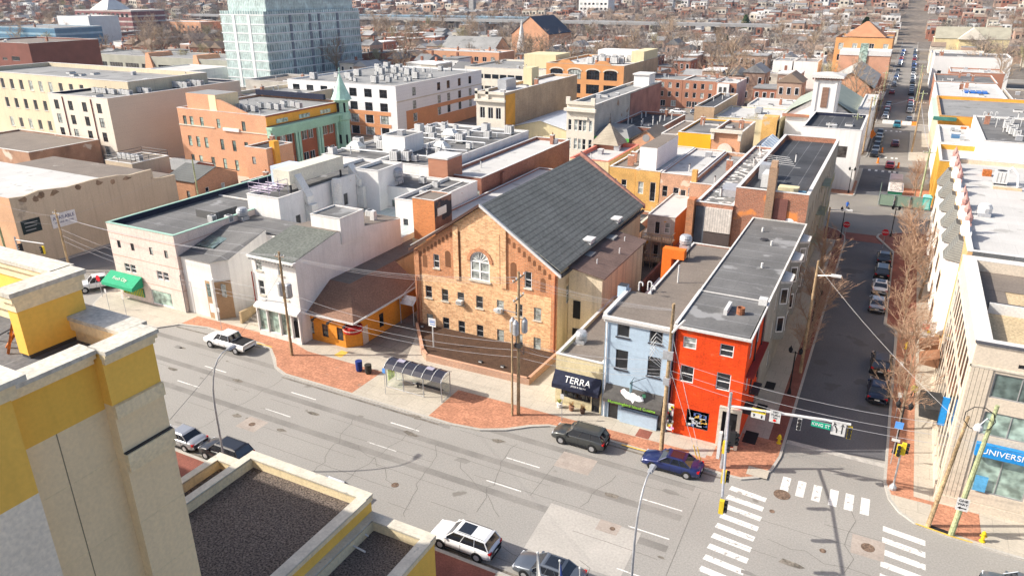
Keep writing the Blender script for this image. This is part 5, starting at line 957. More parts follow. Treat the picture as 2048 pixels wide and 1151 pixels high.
r = B('apartment_block','beige rear wing behind the cream apartment block','office block',-152,-134,136.5,165,11.5,M('pale_buff_render'),RL,par=.8,pt=.5)
r = B('row_building','dilapidated brick annex with bare plaster in front of the cream block','building',-178,-150,84,99,6.4,M('crumbling_brick',(.34,.2,.13),var=.35,ns=.3,stain=((.58,.5,.42),.2,.55)),RT,par=.3)
r = B('white_block','square rendered block with railed condenser deck behind the tan warehouse','building',-121.5,-114.5,80.5,88,8.4,TANW,RT,par=.1)
for k in range(5): acunit(-120.5+k*1.2,83,8.3,'condenser unit on the small railed deck behind the warehouse','condensers on the railed deck',1)
b = MB()
for z in (8.9,9.4): b.path([(-121.4,80.6,z),(-114.6,80.6,z),(-114.6,87.9,z),(-121.4,87.9,z),(-121.4,80.6,z)],.04,METD,4)
for x,y in ((-121.4,80.6),(-118,80.6),(-114.6,80.6),(-114.6,84),(-114.6,87.9),(-121.4,87.9)): b.tube((x,y,8.3),(x,y,9.4),.04,.04,METD,4)
solo('deck_railing', b,'dark railing round the condenser deck behind the tan warehouse','railing',(-118,84,8.3))
r = B('black_shed','low black roofed shed beside the blank tan wall','shed',-130,-116.5,89,99,4.5,M('black_boards',(.04,.035,.035),var=.2),RB,par=.2)
ORH = M('orange_house_brick',(.56,.27,.14),var=.08,ns=.5,brick=((.46,.2,.1),(.5,.35,.25),.4,.15))
r = gable('brick_house','small orange brick house with dark pitched roof and pink bay behind the pink building','house',-110.5,-103.6,83.5,93,5.6,7.4,ORH,M('dark_slate_roof',(.12,.125,.12),var=.15,stripes=(2,.2,.1,(.08,.08,.08))),axis='x',S=[(-105.4,2.6,.8,1.5,'Dh')],E=[(86,2.8,.8,1.6,'Wh'),(89.5,2.8,.8,1.6,'Wh')])
r = gable('brick_house','smaller brick outhouse with pale roof left of the pitched roof house','house',-121.5,-115,91,98,4.8,6.0,M('dark_red_brick'),RL,axis='x',S=[(-119.8,2,.9,2,'G'),(-117.5,2,.9,2,'G')])
for i,(x0,x1,y0,y1,h) in enumerate(((-103,-95,81,92,3.2),(-103,-96,93,104,3.8),(-95,-88,84,100,3.0))): B('shed',['cluttered low dark roof north of the warehouse','low shed roof behind the pitched roof house','low black roof beside the pink building'][i],'shed',x0,x1,y0,y1,h,BRT,RB,par=.2)
for k in range(6): acunit(rr.uniform(-102,-89),rr.uniform(82,99),3.1,'grey plant box on the low roofs north of the warehouse','plant on the low roofs',1.2)
# brick hall with mint cornice and turret
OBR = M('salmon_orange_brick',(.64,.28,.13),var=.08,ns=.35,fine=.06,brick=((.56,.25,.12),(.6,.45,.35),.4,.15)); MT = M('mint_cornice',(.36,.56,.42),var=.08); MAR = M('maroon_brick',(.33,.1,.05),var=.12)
x0,x1,y0,y1 = -134.5,-109.6,107.3,131
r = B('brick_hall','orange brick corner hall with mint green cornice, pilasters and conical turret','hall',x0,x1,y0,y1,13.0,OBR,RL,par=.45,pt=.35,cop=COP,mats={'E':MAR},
  S=[(x,9.6,1.0,1.9,'Dhg') for x in (-132.6,-130.6,-127.6,-122.8,-115.8)]+[(x,5.2,1.0,2.2,'Dhg') for x in (-132,-129.6,-127.2,-122.6,-119.2,-115.8)]+[(x,1.2,1.0,2.2,'Dhg') for x in (-132,-129.6,-126,-122.6,-119.2,-115.8)],
  E=[(y,z,1.5,1.9,'W2') for z in (6.7,2.2) for y in (111.3,113.2,117.6,119.5,124,125.9)])
part('attic_band', r, lambda b: b.box(x1+.01,x1+.12,y0,y1,11.0,12.7,M('vivid_orange_brick')))
for y in (111.5,118,124.5): part('attic_window', r, lambda b: b.box(x1+.13,x1+.2,y-1.6,y+1.6,11.2,12.0,GLASSG))
part('cornice', r, lambda b: (b.box(x1+.01,x1+1.5,y0-.2,y1,10.3,10.8,MT), b.box(x1+.01,x1+.9,y0-.1,y1,9.2,10.3,MT), b.box(x1+.01,x1+.5,y0-.1,y1,8.7,9.2,MT)))
for y in (108,114.9,121.6,127.6):
    for dy in (0,.9): part('pilaster', r, lambda b: b.box(x1+.01,x1+.45,y-.35+dy,y+.3+dy,2.2,8.7,MT))
part('string_course', r, lambda b: (b.box(x0,-124,y0-.12,y0-.01,9.5,9.75,STONE),b.box(-121.5,-117,y0-.3,y0-.01,9.3,9.9,WHITE),b.box(-117,x1,y0-.12,y0-.01,9.3,9.5,STONE)))
part('roof_tower', r, lambda b: (b.box(-131.4,-122.9,107.5,113.5,13.0,16.2,OBR,RL), b.box(-124.9,-122.88,107.48,113.52,13.1,16.15,TANR)))
part('raised_gable', r, lambda b: b.hull([(-122.6,107.4,13.1),(-114.5,107.4,13.1),(-114.5,107.9,13.1),(-122.6,107.9,13.1)],[(-122.6,107.4,15.4),(-122.0,107.4,15.4),(-122.0,107.9,15.4),(-122.6,107.9,15.4)],OBR,COPD))
part('blue_parapet', r, lambda b: b.box(-134.4,-114,129.5,130.2,13.1,14.2,NAVY))
tx,ty = -109.0,129.6
part('turret', r, lambda b: b.lathe(tx,ty,[(1.7,0),(1.7,2.0),(1.4,2.2),(1.4,9.0),(1.7,9.3),(1.7,10.8),(1.4,11),(1.4,13.0),(1.8,13.2),(1.8,13.6)],MT,14))
for a in (-pi/2,-.6):
    for z in (4,10.9): part('turret_window', r, lambda b: b.box(tx+1.4*cos(a)-.3,tx+1.4*cos(a)+.3,ty+1.35*sin(a)-.1,ty+1.35*sin(a)+.1,z,z+2.0,SHADE))
part('spire', r, lambda b: b.lathe(tx,ty,[(2.3,13.6),(2.1,13.9),(1.3,15.7),(.6,17.5),(.1,19.0),(.05,20.3)],M('verdigris_copper',(.42,.64,.52),rough=.5,var=.12,ns=.6,stripes=(2,9,.001,(.3,.5,.4))),12))
for k in range(9): acunit(-122+(k%3)*2.3+(k//3)*2.5,112+(k//3)*4.2+rr.uniform(-.6,.6),12.6,'condenser unit on the roof of the orange brick corner hall','condensers on the corner hall roof',1.2)
r = B('row_building','low brick back building with orange chimney below the mint cornice','building',-109.5,-104,101,108,8.2,OBR,RB,par=.3,S=[(-107.5,5,.9,1.4,'D')])
part('chimney', r, lambda b: b.box(-104.6,-103.4,102.5,103.8,0,9.4,M('vivid_orange_brick')))
# white and brick apartment block
WS_ = M('white_lap_siding',(.78,.78,.78),var=.03,stripes=(2,.9,.04,(.62,.62,.63))); OAB = M('orange_apartment_brick',(.62,.29,.14),var=.06)
x0,x1,y0,y1 = -149.5,-113.5,156,200
r = B('apartment_block','white and orange brick four storey apartment block with crowded flat roof','apartment block',x0,x1,y0,y1,13.2,WS_,RL,par=.3,pt=.35,cop=COPW,
  S=[(x,z,2.4,2.1,'D2h') for z in (10,6.6,3.4,.3) for x in lin(-146.5,-117.5,7)],E=[(y,z,1.6,2.1,'D2h') for z in (10,6.6,3.4) for y in (164,176,181,187,193)])
part('brick_skin', r, lambda b: [b.box(a,c,y0-.06,y0-.005,zz,zz+dz,OAB) for zz,dz,a,c in ((0,.25,x0,-115.5),(2.45,.9,x0,-115.5),(5.55,1.0,x0,-115.5))]+[b.box(xx-.95,xx+.95,y0-.06,y0-.006,.3,2.4,OAB) for xx in lin(-144.1,-120.0,6)]+[b.box(xx-.95,xx+.95,y0-.06,y0-.006,3.4,5.5,OAB) for xx in lin(-144.1,-120.0,6)])
part('brick_skin', r, lambda b: (b.box(x1+.005,x1+.07,160,199,5.5,6.5,OAB), b.box(x1+.005,x1+.07,160,199,0,3.3,OAB), b.box(x1+.005,x1+.07,160,163.1,3.3,5.5,OAB),b.box(x1+.005,x1+.07,165,175,3.3,5.5,OAB)))
part('string_course', r, lambda b: b.box(x1+.005,x1+.15,y0,y1,9.1,9.35,STONE))
for k in range(34): acunit(rr.uniform(-147,-116),rr.uniform(160,197),12.9,'condenser unit on the roof of the white and brick apartments','condensers on the white apartments',rr.choice((1,1.4,1.8)))
for k in range(12): vent(rr.uniform(-147,-116),rr.uniform(158,197),12.9,1.2,.12,'vent pipe on the roof of the white and brick apartments','vents on the white apartments')
# glass tower
GT1 = M('curtain_glass',(.30,.42,.42),rough=.2,var=.25,ns=.08,fine=.15,fs=.5,spec=.5,brick=((.15,.24,.26),(.5,.6,.59),1.3,3.3)); GT2 = M('curtain_glass_front',(.30,.46,.45),rough=.2,var=.2,ns=.3,fine=.1,fs=1.0,spec=.5,brick=((.06,.12,.14),(.5,.6,.58),.9,3.3)); GW = M('white_slab_edge',(.70,.72,.72),var=.03)
x0,x1,y0,y1 = -239,-216,217,274
r = thing('glass_tower','tall pale green glass apartment tower with white floor bands at top left','tower',(-258,280,0)); 
part('core', r, lambda b: b.box(x0+.3,x1-.3,y0+.3,y1-.3,0,28.2,GT1)); 
part('front_glazing', r, lambda b: b.box(x0+.4,x1-.4,y0+.1,y0+.29,0,26.9,GT2))
for k in range(9):
    z = 27.0-3.3*k
    if z > 0: part('floor_band', r, lambda b: b.box(x0,x1,y0,y1,z-.35,z+.1,GW))
for x in (-231.8,-224): part('white_pier', r, lambda b: b.box(x-.7,x+.7,y0-.05,y0+.4,0,26.9,GW))
for y in (231,242,247.5,259): part('dark_pier', r, lambda b: b.box(x1-.28,x1-.05,y-.6,y+.6,0,26.8,M('slate_pier',(.2,.22,.26))))
part('crown', r, lambda b: (b.box(x0+2,x1-1.5,y0+3,y1-3,27.2,33.5,GT2), b.box(x0+1.5,x1-1,y0+2.5,y1-2.5,33.5,34.2,GW))); part('balustrade', r, lambda b: b.box(x0+.2,x1-.2,y0+.2,y0+.3,27.2,28.3,GT1))
# ---------------- second row of blocks ----------------
rf = random.Random(21)
def inview(x, y, z=4, m_=40):
    d = Vector((x,y,z-36)); w_ = d.dot(f_)
    if w_ < 5: return False
    u = 1024+1469.6*d.dot(rt)/w_; v = 575.5-1469.6*d.dot(up)/w_; return -m_ < u < 2048+m_ and -m_ < v < 1151+m_
IV = M('ivory_stone_facade',(.66,.61,.52),var=.08,ns=.5,fine=.06); TB2 = M('tan_orange_party_brick',(.50,.33,.19),var=.15,ns=.3,brick=((.42,.26,.14),(.45,.36,.27),.5,.18),streak=.15); GST = M('patched_grey_render',(.44,.42,.38),var=.2,ns=.3,fine=.1,stain=((.3,.2,.14),.25,.6))
r = B('commercial_building','ivory three bay ornate front with tan brick side wall and rooftop machinery','commercial building',-85.5,-78.2,148,190,14.4,TB2,RW,par=.6,pt=.35,mats={'S':IV},S=[(x,z,1.3,2.5,'W2') for z in (8.6,4.3) for x in (-83.9,-81.8,-79.8)])
part('cornice', r, lambda b: (b.box(-85.8,-77.9,147.4,147.99,12.4,12.9,IV), b.box(-85.6,-78.1,147.6,147.99,14.0,14.6,IV), b.box(-85.6,-84.9,147.6,148,12.9,15.1,IV), b.box(-82.9,-82.1,147.6,148,12.9,15.2,IV)))
part('painted_panel', r, lambda b: b.box(-78.19,-78.1,148.5,153,6,13.9,M('vivid_orange_brick')))
box_on('lift_house','ivory lift house on the tan brick building roof','lift house',-83.5,-81.2,168,172,13.8,18,CREAM); box_on('air_handler','silver air handler next to the ivory lift house','air handler',-84.8,-82.5,157,162,13.8,16.2,METAL)
r = gable('warehouse','low cream gabled warehouse with pale metal roof between two ornate fronts','warehouse',-77.9,-64.5,152,176,6.5,8.3,CREAM,M('pale_metal_roof',(.62,.64,.67),rough=.5,var=.05),axis='y')
r = B('commercial_building','ornate ivory stone front with arched windows and grey side wall','commercial building',-63.1,-56.7,148,196,13.2,GST,RL,par=.5,pt=.35,mats={'S':IV},S=[(x,7.6,.75,2.3,'Wh') for x in (-62.3,-60.9,-59.9,-58.9,-57.5)]+[(x,3.6,.75,2.3,'Wh') for x in (-62.3,-60.9,-59.9,-58.9,-57.5)])
part('cornice', r, lambda b: (b.box(-63.5,-56.3,147.2,147.99,11.7,12.3,IV), b.box(-63.2,-56.6,147.6,147.99,13.1,13.8,IV), b.box(-63.2,-62.3,147.6,148.2,13.8,14.6,IV), b.box(-57.5,-56.6,147.6,148.2,13.8,14.6,IV), b.box(-61.6,-58.2,147.7,147.99,10.0,10.5,IV)))
part('brick_side', r, lambda b: b.box(-56.69,-56.6,171,196,0,12.9,M('purple_red_brick',(.32,.15,.12),var=.25,ns=.3)))
part('lift_house', r, lambda b: (b.box(-61,-57,186,191,12.7,15.6,WHITE), b.box(-61.3,-56.8,185.7,191.3,15.6,15.9,COPW)))
B('row_building','low black roofed brick building studded with white vent pipes','building',-56.6,-45.5,158,180,7.6,M('dark_red_brick'),RB,par=.5,cop=COPW)
for k in range(12): vent(rf.uniform(-55.5,-47),rf.uniform(160,178),7.2,1.3,.14,'white vent pipe on the black roofed low brick building','vents on the black roofed low building')
r = B('row_building','small building with grey hipped roof and bright green fascia','building',-56.6,-49.5,149,157.5,6.6,CREAM,RL,par=.1); part('hipped_roof', r, lambda b: b.hull([(-57,148.6,6.7),(-49,148.6,6.7),(-49,157.6,6.7),(-57,157.6,6.7)],[(-55.5,151,8.4),(-50.5,151,8.4),(-50.5,156,8.4),(-55.5,156,8.4)],RL)); part('fascia', r, lambda b: b.box(-57.1,-49,148.4,148.55,6.0,6.7,M('leaf_green',(.1,.42,.08))))
r = gable('row_building','small orange brick gable front with round window','building',-48.5,-42.5,149,158,6.3,8.6,OBR,RT); part('round_window', r, lambda b: b.face([(-45.5+.8*cos(a*pi/5),148.95,7.1+.8*sin(a*pi/5)) for a in range(10)],FRG))
r = thing('pyramid_turret','square turret with steep tan shingle pyramid roof and finial','turret',(-45.3,129,0)); part('wall', r, lambda b: b.box(-47.3,-43.2,124,127.7,7,10.2,BRW)); part('roof', r, lambda b: (b.hull([(-47.9,123.4,10.2),(-42.6,123.4,10.2),(-42.6,128.3,10.2),(-47.9,128.3,10.2)],[(-45.35,125.8,13.6),(-45.15,125.8,13.6),(-45.15,126,13.6),(-45.35,126,13.6)],M('tan_shingle_pyramid',(.36,.32,.25),var=.15,ns=.6,stripes=(2,.25,.15,(.24,.2,.16))))))
part('finial', r, lambda b: b.lathe(-45.25,125.9,[(.12,13.6),(.2,14.0),(.05,14.3),(.03,15.4)],METD,6))
r = B('row_building','brown roofed building with white side wall and chimney','building',-42.2,-38.8,148.5,166,8.4,WHITE,RT,par=.1)
r = B('row_building','flat grey roofed building with bright amber front wall','building',-38.6,-31.9,148,167,9.1,M('amber_paint',(.80,.40,.02),var=.03,streak=.05),RG,par=.3,pt=.3,mats={'E':YB})
r = B('row_building','orange building with white arched pediment facing the junction','building',-31.8,-26.2,148,163,9.8,OBR,RT,par=.4,pt=.3,S=[(-29,1.2,2.2,3.6,'W2')],mats={'E':TB2})
part('pediment', r, lambda b: (b.box(-32.1,-25.9,147.3,147.99,9.7,10.3,IV), b.box(-31.9,-31.3,147.5,147.99,8.3,9.7,IV), b.box(-26.7,-26.1,147.5,147.99,8.3,9.7,IV), b.box(-31.2,-26.8,147.3,147.99,5.6,6.1,IV), b.face([(-29+1.5*cos(pi*k/10),147.6,6.1+1.6*sin(pi*k/10)) for k in range(11)],IV), b.box(-30.6,-30.2,147.5,147.99,0,5.6,IV), b.box(-27.8,-27.4,147.5,147.99,0,5.6,IV)))
BB = M('pale_blue_roof',(.45,.55,.66),var=.2,stripes=(1,2,.4,(.75,.78,.8)))
for k,(x,lab) in enumerate(((-24.5,'left one of two small pale blue roofed gabled houses'),(-20.5,'right one of two small pale blue roofed gabled houses'))): gable('house',lab+' beyond the blotchy roof','house',x,x+3.8,148,164,5.5,7.2,WHITE,BB)
b = MB(); b.lathe(-17.5,148.5,[(.9,5.5),(.7,7.5),(.12,10.2)],METW,10); solo('white_cone_roof', b,'small white cone turret beside the pale blue roofs','turret',(-17.5,148.5,5.5))
B('row_building','pale building with white cornice under the white cone turret','building',-18.8,-14.9,149,160,5.5,WHITE,RW,par=.3)
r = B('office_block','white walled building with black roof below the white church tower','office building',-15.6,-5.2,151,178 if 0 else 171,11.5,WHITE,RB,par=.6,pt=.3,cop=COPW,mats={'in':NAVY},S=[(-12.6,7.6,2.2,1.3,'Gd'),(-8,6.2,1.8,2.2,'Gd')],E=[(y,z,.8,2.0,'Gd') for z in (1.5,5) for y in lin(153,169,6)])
part('gable_front', r, lambda b: (b.box(-15.6,-9.5,146.5,150.9,0,5.6,WHITE), b.hull([(-14.5,146.4,5.6),(-10.5,146.4,5.6),(-10.5,150.9,5.6),(-14.5,150.9,5.6)],[(-12.6,146.4,7.0),(-12.4,146.4,7.0),(-12.4,150.9,7.0),(-12.6,150.9,7.0)],RL)))
GCH = M('sage_church_roof',(.30,.34,.29),var=.08,stripes=(1,1.2,.05,(.24,.27,.24)))
r = gable('church','white church with broad sage green gabled roof','church',-24,-8.3,192.5,222,7.5,12.6,WHITE,GCH,over=.6,E=[(y,2.5,1.2,3.2,'G') for y in (198,204,210,216)])
part('pediment_trim', r, lambda b: b.box(-24.8,-7.6,191.8,192.4,7.0,7.6,BRT))
part('bell_tower', r, lambda b: (b.box(-18.1,-12.7,186.9,192.2,0,16.4,WHITE), b.box(-17.7,-17.2,186.7,186.89,8,16.2,WHITE), b.box(-13.6,-13.1,186.7,186.89,8,16.2,WHITE)))
part('tower_roof', r, lambda b: (b.box(-18.9,-11.9,186.1,193,16.9,17.4,COPW), b.hull([(-18.9,186.1,17.4),(-11.9,186.1,17.4),(-11.9,193,17.4),(-18.9,193,17.4)],[(-16,189,18.0),(-14.8,189,18.0),(-14.8,190,18.0),(-16,190,18.0)],RW), [b.box(x-.15,x+.15,186.3,186.8,16.5,16.9,M('rust_bracket',(.3,.17,.13))) for x in lin(-18.4,-12.4,12)]))
part('louvre', r, lambda b: b.box(-16.1,-14.7,186.75,186.88,10.3,14.8,M('brown_louvre',(.30,.18,.13),stripes=(2,.3,.4,(.12,.07,.05))))); part('louvre', r, lambda b: b.box(-16.2,-14.6,186.8,186.88,8.0,8.6,SHADE))
B('row_building','long white building beside the sage church along the side street','building',-8.2,-5.0,192,222,9.6,WHITE,RW,par=.2)
r = gable('meeting_hall','brick gabled hall with grey roof behind the church','hall',-20,-7.4,243,284,8.4,13.0,OBR,M('dove_grey_roof',(.36,.36,.34),var=.06),over=.5,S=[(-14,5.5,1.6,2.6,'G')])
r = B('row_building','white walled low building with cream gable end left of the church','building',-40,-25,186.5,206,6.6,CREAM,RW,par=.2,S=[(-38.5,3,1,2.4,'W'),(-34.5,3,1,2.4,'W'),(-30.5,2.8,1,2.6,'W')]); part('gable_end', r, lambda b: b.hull([(-28.4,186.2,0),(-25,186.2,0),(-25,190,0),(-28.4,190,0)],[(-28.4,186.2,7.4),(-25,186.2,7.4),(-25,190,7.4),(-28.4,190,7.4)],YB))
B('row_building','second white flat roof behind the cream gable end building','building',-36,-25,207,222,7.0,WHITE,RW,par=.3); box_on('duct_box','square duct on the white flat roofs by the church','duct',-32,-30.5,196,199,6.6,7.8,METAL)
sheet('parking_lot', rect(-62,-41,187,223), .16, LOT); sheet('parking_lot', rect(-130,-102,205,224), .16, LOT)
RBR = M('row_red_brick',(.38,.18,.115),var=.12,ns=.3,fine=.06)
for i,(x0,x1,lab,mt_) in enumerate(((-78,-62.5,'long red brick terrace of three storeys facing the car park',RBR),(-62.4,-52,'red brick terrace with paired windows facing the car park',RBR))):
    B('terrace',lab,'terrace',x0,x1,240,255,8.8,mt_,RL,par=.3,S=[(x,z,1.1,1.7,'W') for z in (6.2,3.4) for x in lin(x0+1.5,x1-1.5,6 if i==0 else 4)]+[(x,.4,1.6,1.9,'W2') for x in lin(x0+2.5,x1-2.5,4)],mats={'S':mt_})
r = B('row_house','narrow brick house with tall white bay window facing the car park','house',-51.9,-45.5,240,256,8.6,RBR,RW,par=.3,mats={'E':M('lilac_render',(.55,.5,.5))},S=[(-46.6,5.6,.9,1.6,'W')]); part('bay_window', r, lambda b: (b.box(-51.2,-47.6,238.8,239.95,2.6,8.3,WHITE),[b.box(x,x+.8,238.7,238.79,z,z+1.5,GLASSD) for z in (3.3,5.9) for x in (-50.6,-49.2)]))
# arched window warehouse and neighbours
AO = M('amber_warehouse_brick',(.60,.29,.12),var=.1,ns=.3,fine=.05)
x0,x1,y0,y1 = -104,-77.5,226,262
r = B('arched_warehouse','amber brick warehouse with wide arched windows and curved parapet tops','warehouse',x0,x1,y0,y1,13.6,AO,RW,par=.7,pt=.4,cop=STONE,S=[(x,z,4.4,2.9,'D5h') for z in (9.0,4.6,.4) for x in (-100.3,-94.0,-87.7,-81.8)],mats={'E':TB2})
for x in (-100.3,-94.0,-87.7,-81.8):
    part('arch_trim', r, lambda b: [b.hull([(x+2.6*cos(a),y0-.15,11.4+1.1*sin(a)),(x+2.6*cos(a+pi/8),y0-.15,11.4+1.1*sin(a+pi/8)),(x+2.2*cos(a+pi/8),y0-.15,11.4+.7*sin(a+pi/8)),(x+2.2*cos(a),y0-.15,11.4+.7*sin(a))],[(x+2.6*cos(a),y0-.01,11.4+1.1*sin(a)),(x+2.6*cos(a+pi/8),y0-.01,11.4+1.1*sin(a+pi/8)),(x+2.2*cos(a+pi/8),y0-.01,11.4+.7*sin(a+pi/8)),(x+2.2*cos(a),y0-.01,11.4+.7*sin(a))],STONE) for a in [pi*k/8 for k in range(8)]])
for x in (-97.2,-84.6): part('curved_parapet', r, lambda b: b.hull([(x-3,y0-.05,13.7),(x+3,y0-.05,13.7),(x+3,y0+.3,13.7),(x-3,y0+.3,13.7)],[(x-1.2,y0-.05,14.8),(x+1.2,y0-.05,14.8),(x+1.2,y0+.3,14.8),(x-1.2,y0+.3,14.8)],AO))
part('roof_house', r, lambda b: (b.box(-97,-79,254,261.5,12.9,16,WHITE), b.box(-82,-77.7,246,261.5,12.9,16.5,CREAM)))
for k in range(14): acunit(rf.uniform(-95,-83),rf.uniform(236,250),12.9,'grey unit in the rooftop plant of the arched warehouse','plant on the arched warehouse',2)
r = B('office_block','long cream office with ribbon windows left of the arched warehouse','office building',-136,-104.2,228,258,11.0,CREAMR if 0 else IV,RL,par=.5,S=[(x,z,2.6,1.5,'Gd') for z in (7.3,3.4) for x in lin(-133,-106,10)]); part('roof_house', r, lambda b: b.box(-118,-106,238,250,10.5,15,CREAM))
r = B('row_building','tan and brick party wall building right of the black roofed low block','building',-44.9,-41.5 if 0 else -40,186,214,8.8,TB2,RB,par=.4)
# landmarks farther out
DKB = M('chocolate_brick',(.20,.075,.055),var=.12,ns=.3); 
r = B('brick_block','dark chocolate brick block with few openings at the left edge','office block',-330,-290,172,200,17.5,DKB,RT,par=.5,S=[(-300,11,5,1.6,'Gd'),(-307,11,3,1,'Gd')])
r = B('office_block','long low office with pale eaves and brick wedge walls','office building',-340,-248,228,252,8.5,M('olive_concrete',(.38,.38,.32),var=.1),RL,par=.3,S=[(x,3,9,2.2,'G5d') for x in lin(-332,-256,8)])
for x in (-300,-270): part('brick_wedge', r, lambda b: b.hull([(x,226,0),(x+7,226,0),(x+7,240,0),(x,240,0)],[(x,227.9,10),(x+2,227.9,10),(x+2,240,10),(x,240,10)],OBR))
B('row_building','white low warehouses in front of the glass tower','warehouse',-266,-243,186,222,7,WHITE,RW,par=.3); B('row_building','grey rendered building behind the turreted corner hall','building',-178,-150,168,186,10.5,GST,RT,par=.6,mats={'E':GST})
r = B('office_block','blue glass curved office at the far left','office building',-470,-415,262,290,16.5,M('navy_glass',(.06,.17,.28),rough=.2,spec=.8,stripes=(2,3.3,.35,(.25,.4,.5))),RL,par=.3)
B('office_block','white panelled annex beside the blue glass office','office building',-470,-440,300,320,21,WHITE,RW,par=.3)
r = B('office_block','dark red brick office with white arcade top floor at far left','office building',-560,-497,372,400,22,M('plum_brick',(.22,.09,.09),stripes=(2,3.6,.3,(.5,.45,.42))),RW,par=.4,S=[(x,17.2,3,2.6,'G') for x in lin(-556,-502,12)]); part('roof_pyramid', r, lambda b: b.hull([(-548,376,22),(-528,376,22),(-528,396,22),(-548,396,22)],[(-539,386,31),(-537,386,31),(-537,387,31),(-539,387,31)],COPW))
for i,(x0,x1,y0,y1,h) in enumerate(((-500,-455,395,415,14),(-448,-392,408,428,14))): B('apartment_block',['left','right'][i]+' salmon brick apartment block beyond the low office roofs','apartment block',x0,x1,y0,y1,h,OBR,RW,par=.4,S=[(x,z,1.6,2,'W2') for z in (9.5,5.8,2) for x in lin(x0+4,x1-4,9)])
r = B('terrace','long salmon brick apartment row with white roof behind the bare trees','apartment block',-190,-152,283,297,11,OBR,RW,par=.3,S=[(x,z,2.0,1.9,'W2') for z in (7.2,3.6,.4) for x in lin(-187,-155,9)])
r = gable('church','large brick church with steep dark roof above the rooftops','church',-192,-170,372,402,13,22,OBR,M('blue_black_slate',(.06,.07,.1),var=.1),S=[(-181,5,3,6,'G')],axis='y')
r = gable('church','brick chapel with cross gables and pale roof','church',-206,-176,322,340,8,14,OBR,RL,axis='x'); b = MB(); b.lathe(-168,336,[(2.4,0),(2.4,10),(1.5,14),(.1,22)],COPW,8); solo('church_steeple', b,'slim white church steeple beside the brick chapel','steeple',(-168,336,0))
r = B('hotel_block','orange brick hotel with bay windows and pyramid roof in the avenue','hotel',-24,-5.5,300,325,19.5,M('hotel_orange_brick',(.56,.29,.12),var=.1),RL,par=.6,S=[(x,z,1.6,2.2,'W2') for z in (15.4,11.6) for x in (-22,-17.5,-12,-7.5)],cop=M('brown_eave',(.2,.1,.06))); part('pyramid_roof', r, lambda b: b.hull([(-22,303,19.6),(-8,303,19.6),(-8,322,19.6),(-22,322,19.6)],[(-15.5,311,24.5),(-14.5,311,24.5),(-14.5,313,24.5),(-15.5,313,24.5)],M('orange_tile_gable',(.45,.22,.12)))); part('lower_wing', r, lambda b: (b.box(-21,-5.2,287,299.9,0,14.5,M('salmon_wing_brick',(.55,.30,.2))), b.box(-21.1,-5.1,286.8,299.9,14.5,16,COPW), b.box(-14.8,-12.3,286.6,286.9,3,18.5,GLASSG)))
for i,(x0,x1,lab) in enumerate(((-45,-38,'left'),(-37.5,-29,'right'))): B('house',lab+' white rendered house with sloping roof behind the church','house',x0,x1,303,318,10.5,WHITE,RL,par=.2,S=[(x0+3,5,1.2,2,'D')])
B('row_building','cream two storey row with small paired windows behind the car park','building',-58,-33,290,299,7,IV,RW,par=.2,S=[(x,z,1,1.3,'D') for z in (4.4,1.6) for x in lin(-55,-36,6)])
B('office_block','white square windowed block on the far slope','office building',-330,-296,800,820,30,WHITE,RW,par=.4,S=[(x,z,2.6,2,'D') for z in (24,19,14) for x in lin(-327,-299,7)])
b = MB(); b.box(-452,-446,770,776,0,54,M('stone_tower',(.3,.29,.28),var=.2)); b.box(-453,-445,769,777,54,56,COP); solo('stone_tower', b,'slim grey stone tower on the far slope','tower',(-449,773,0))
r = gable('townhouse_club','pale yellow columned building with pedimented roof up the avenue','hall',12,48,500,520,9,15,M('primrose_render',(.62,.52,.3)),M('khaki_roof',(.33,.31,.24)),axis='x'); part('pediment', r, lambda b: b.prism([(24,498),(36,498),(36,500),(24,500)],0,9,M('primrose_render'))); part('pediment_gable', r, lambda b: b.hull([(23,497,9),(37,497,9),(37,504,9),(23,504,9)],[(29.9,497,15),(30.1,497,15),(30.1,504,15),(29.9,504,15)],IV))
for i,(x0,x1,y0,y1,h,m_,rm_,lab) in enumerate(((9,26,275,300,8.5,RBR,RG,'red brick building with dark flat roof right of the avenue'),(9,34,330,352,12,WG,RG,'white walled building with grey roof right of the avenue'),(14,30,303,320,9,RBR,RW,'red brick block in front of the white walled building'),(34,50,262,280,7,PB,RL,'pinkish brick block at the right image edge'),(9,30,390,410,9,IV,RW,'ivory block farther up the avenue'),(26,40,232,258,9,M('stucco_grey_brown',(.4,.36,.3)),RT,'grey brown block with boarded window near the right edge'))):
    B('row_building',lab,'building',x0,x1,y0,y1,h,m_,rm_,par=.4,S=[(x,z,1.4,1.9,'W') for z in (1.5,5) for x in lin(x0+2.5,x1-2.5,5)])
VD = M('grey_viaduct',(.30,.30,.30),var=.05)
b = MB(); b.box(-640,-80,545,556,11,13,VD); [b.box(x,x+2,548,553,0,11,VD) for x in range(-630,-90,14)]; solo('railway_viaduct', b,'long pale elevated roadway crossing behind the glass tower','viaduct',(-360,550,0))
b = MB(); b.box(-500,-300,620,640,0,12,M('long_shed_blue',(.22,.32,.4))); solo('factory_shed', b,'long pale blue roofed shed beyond the elevated roadway','shed',(-400,630,0))

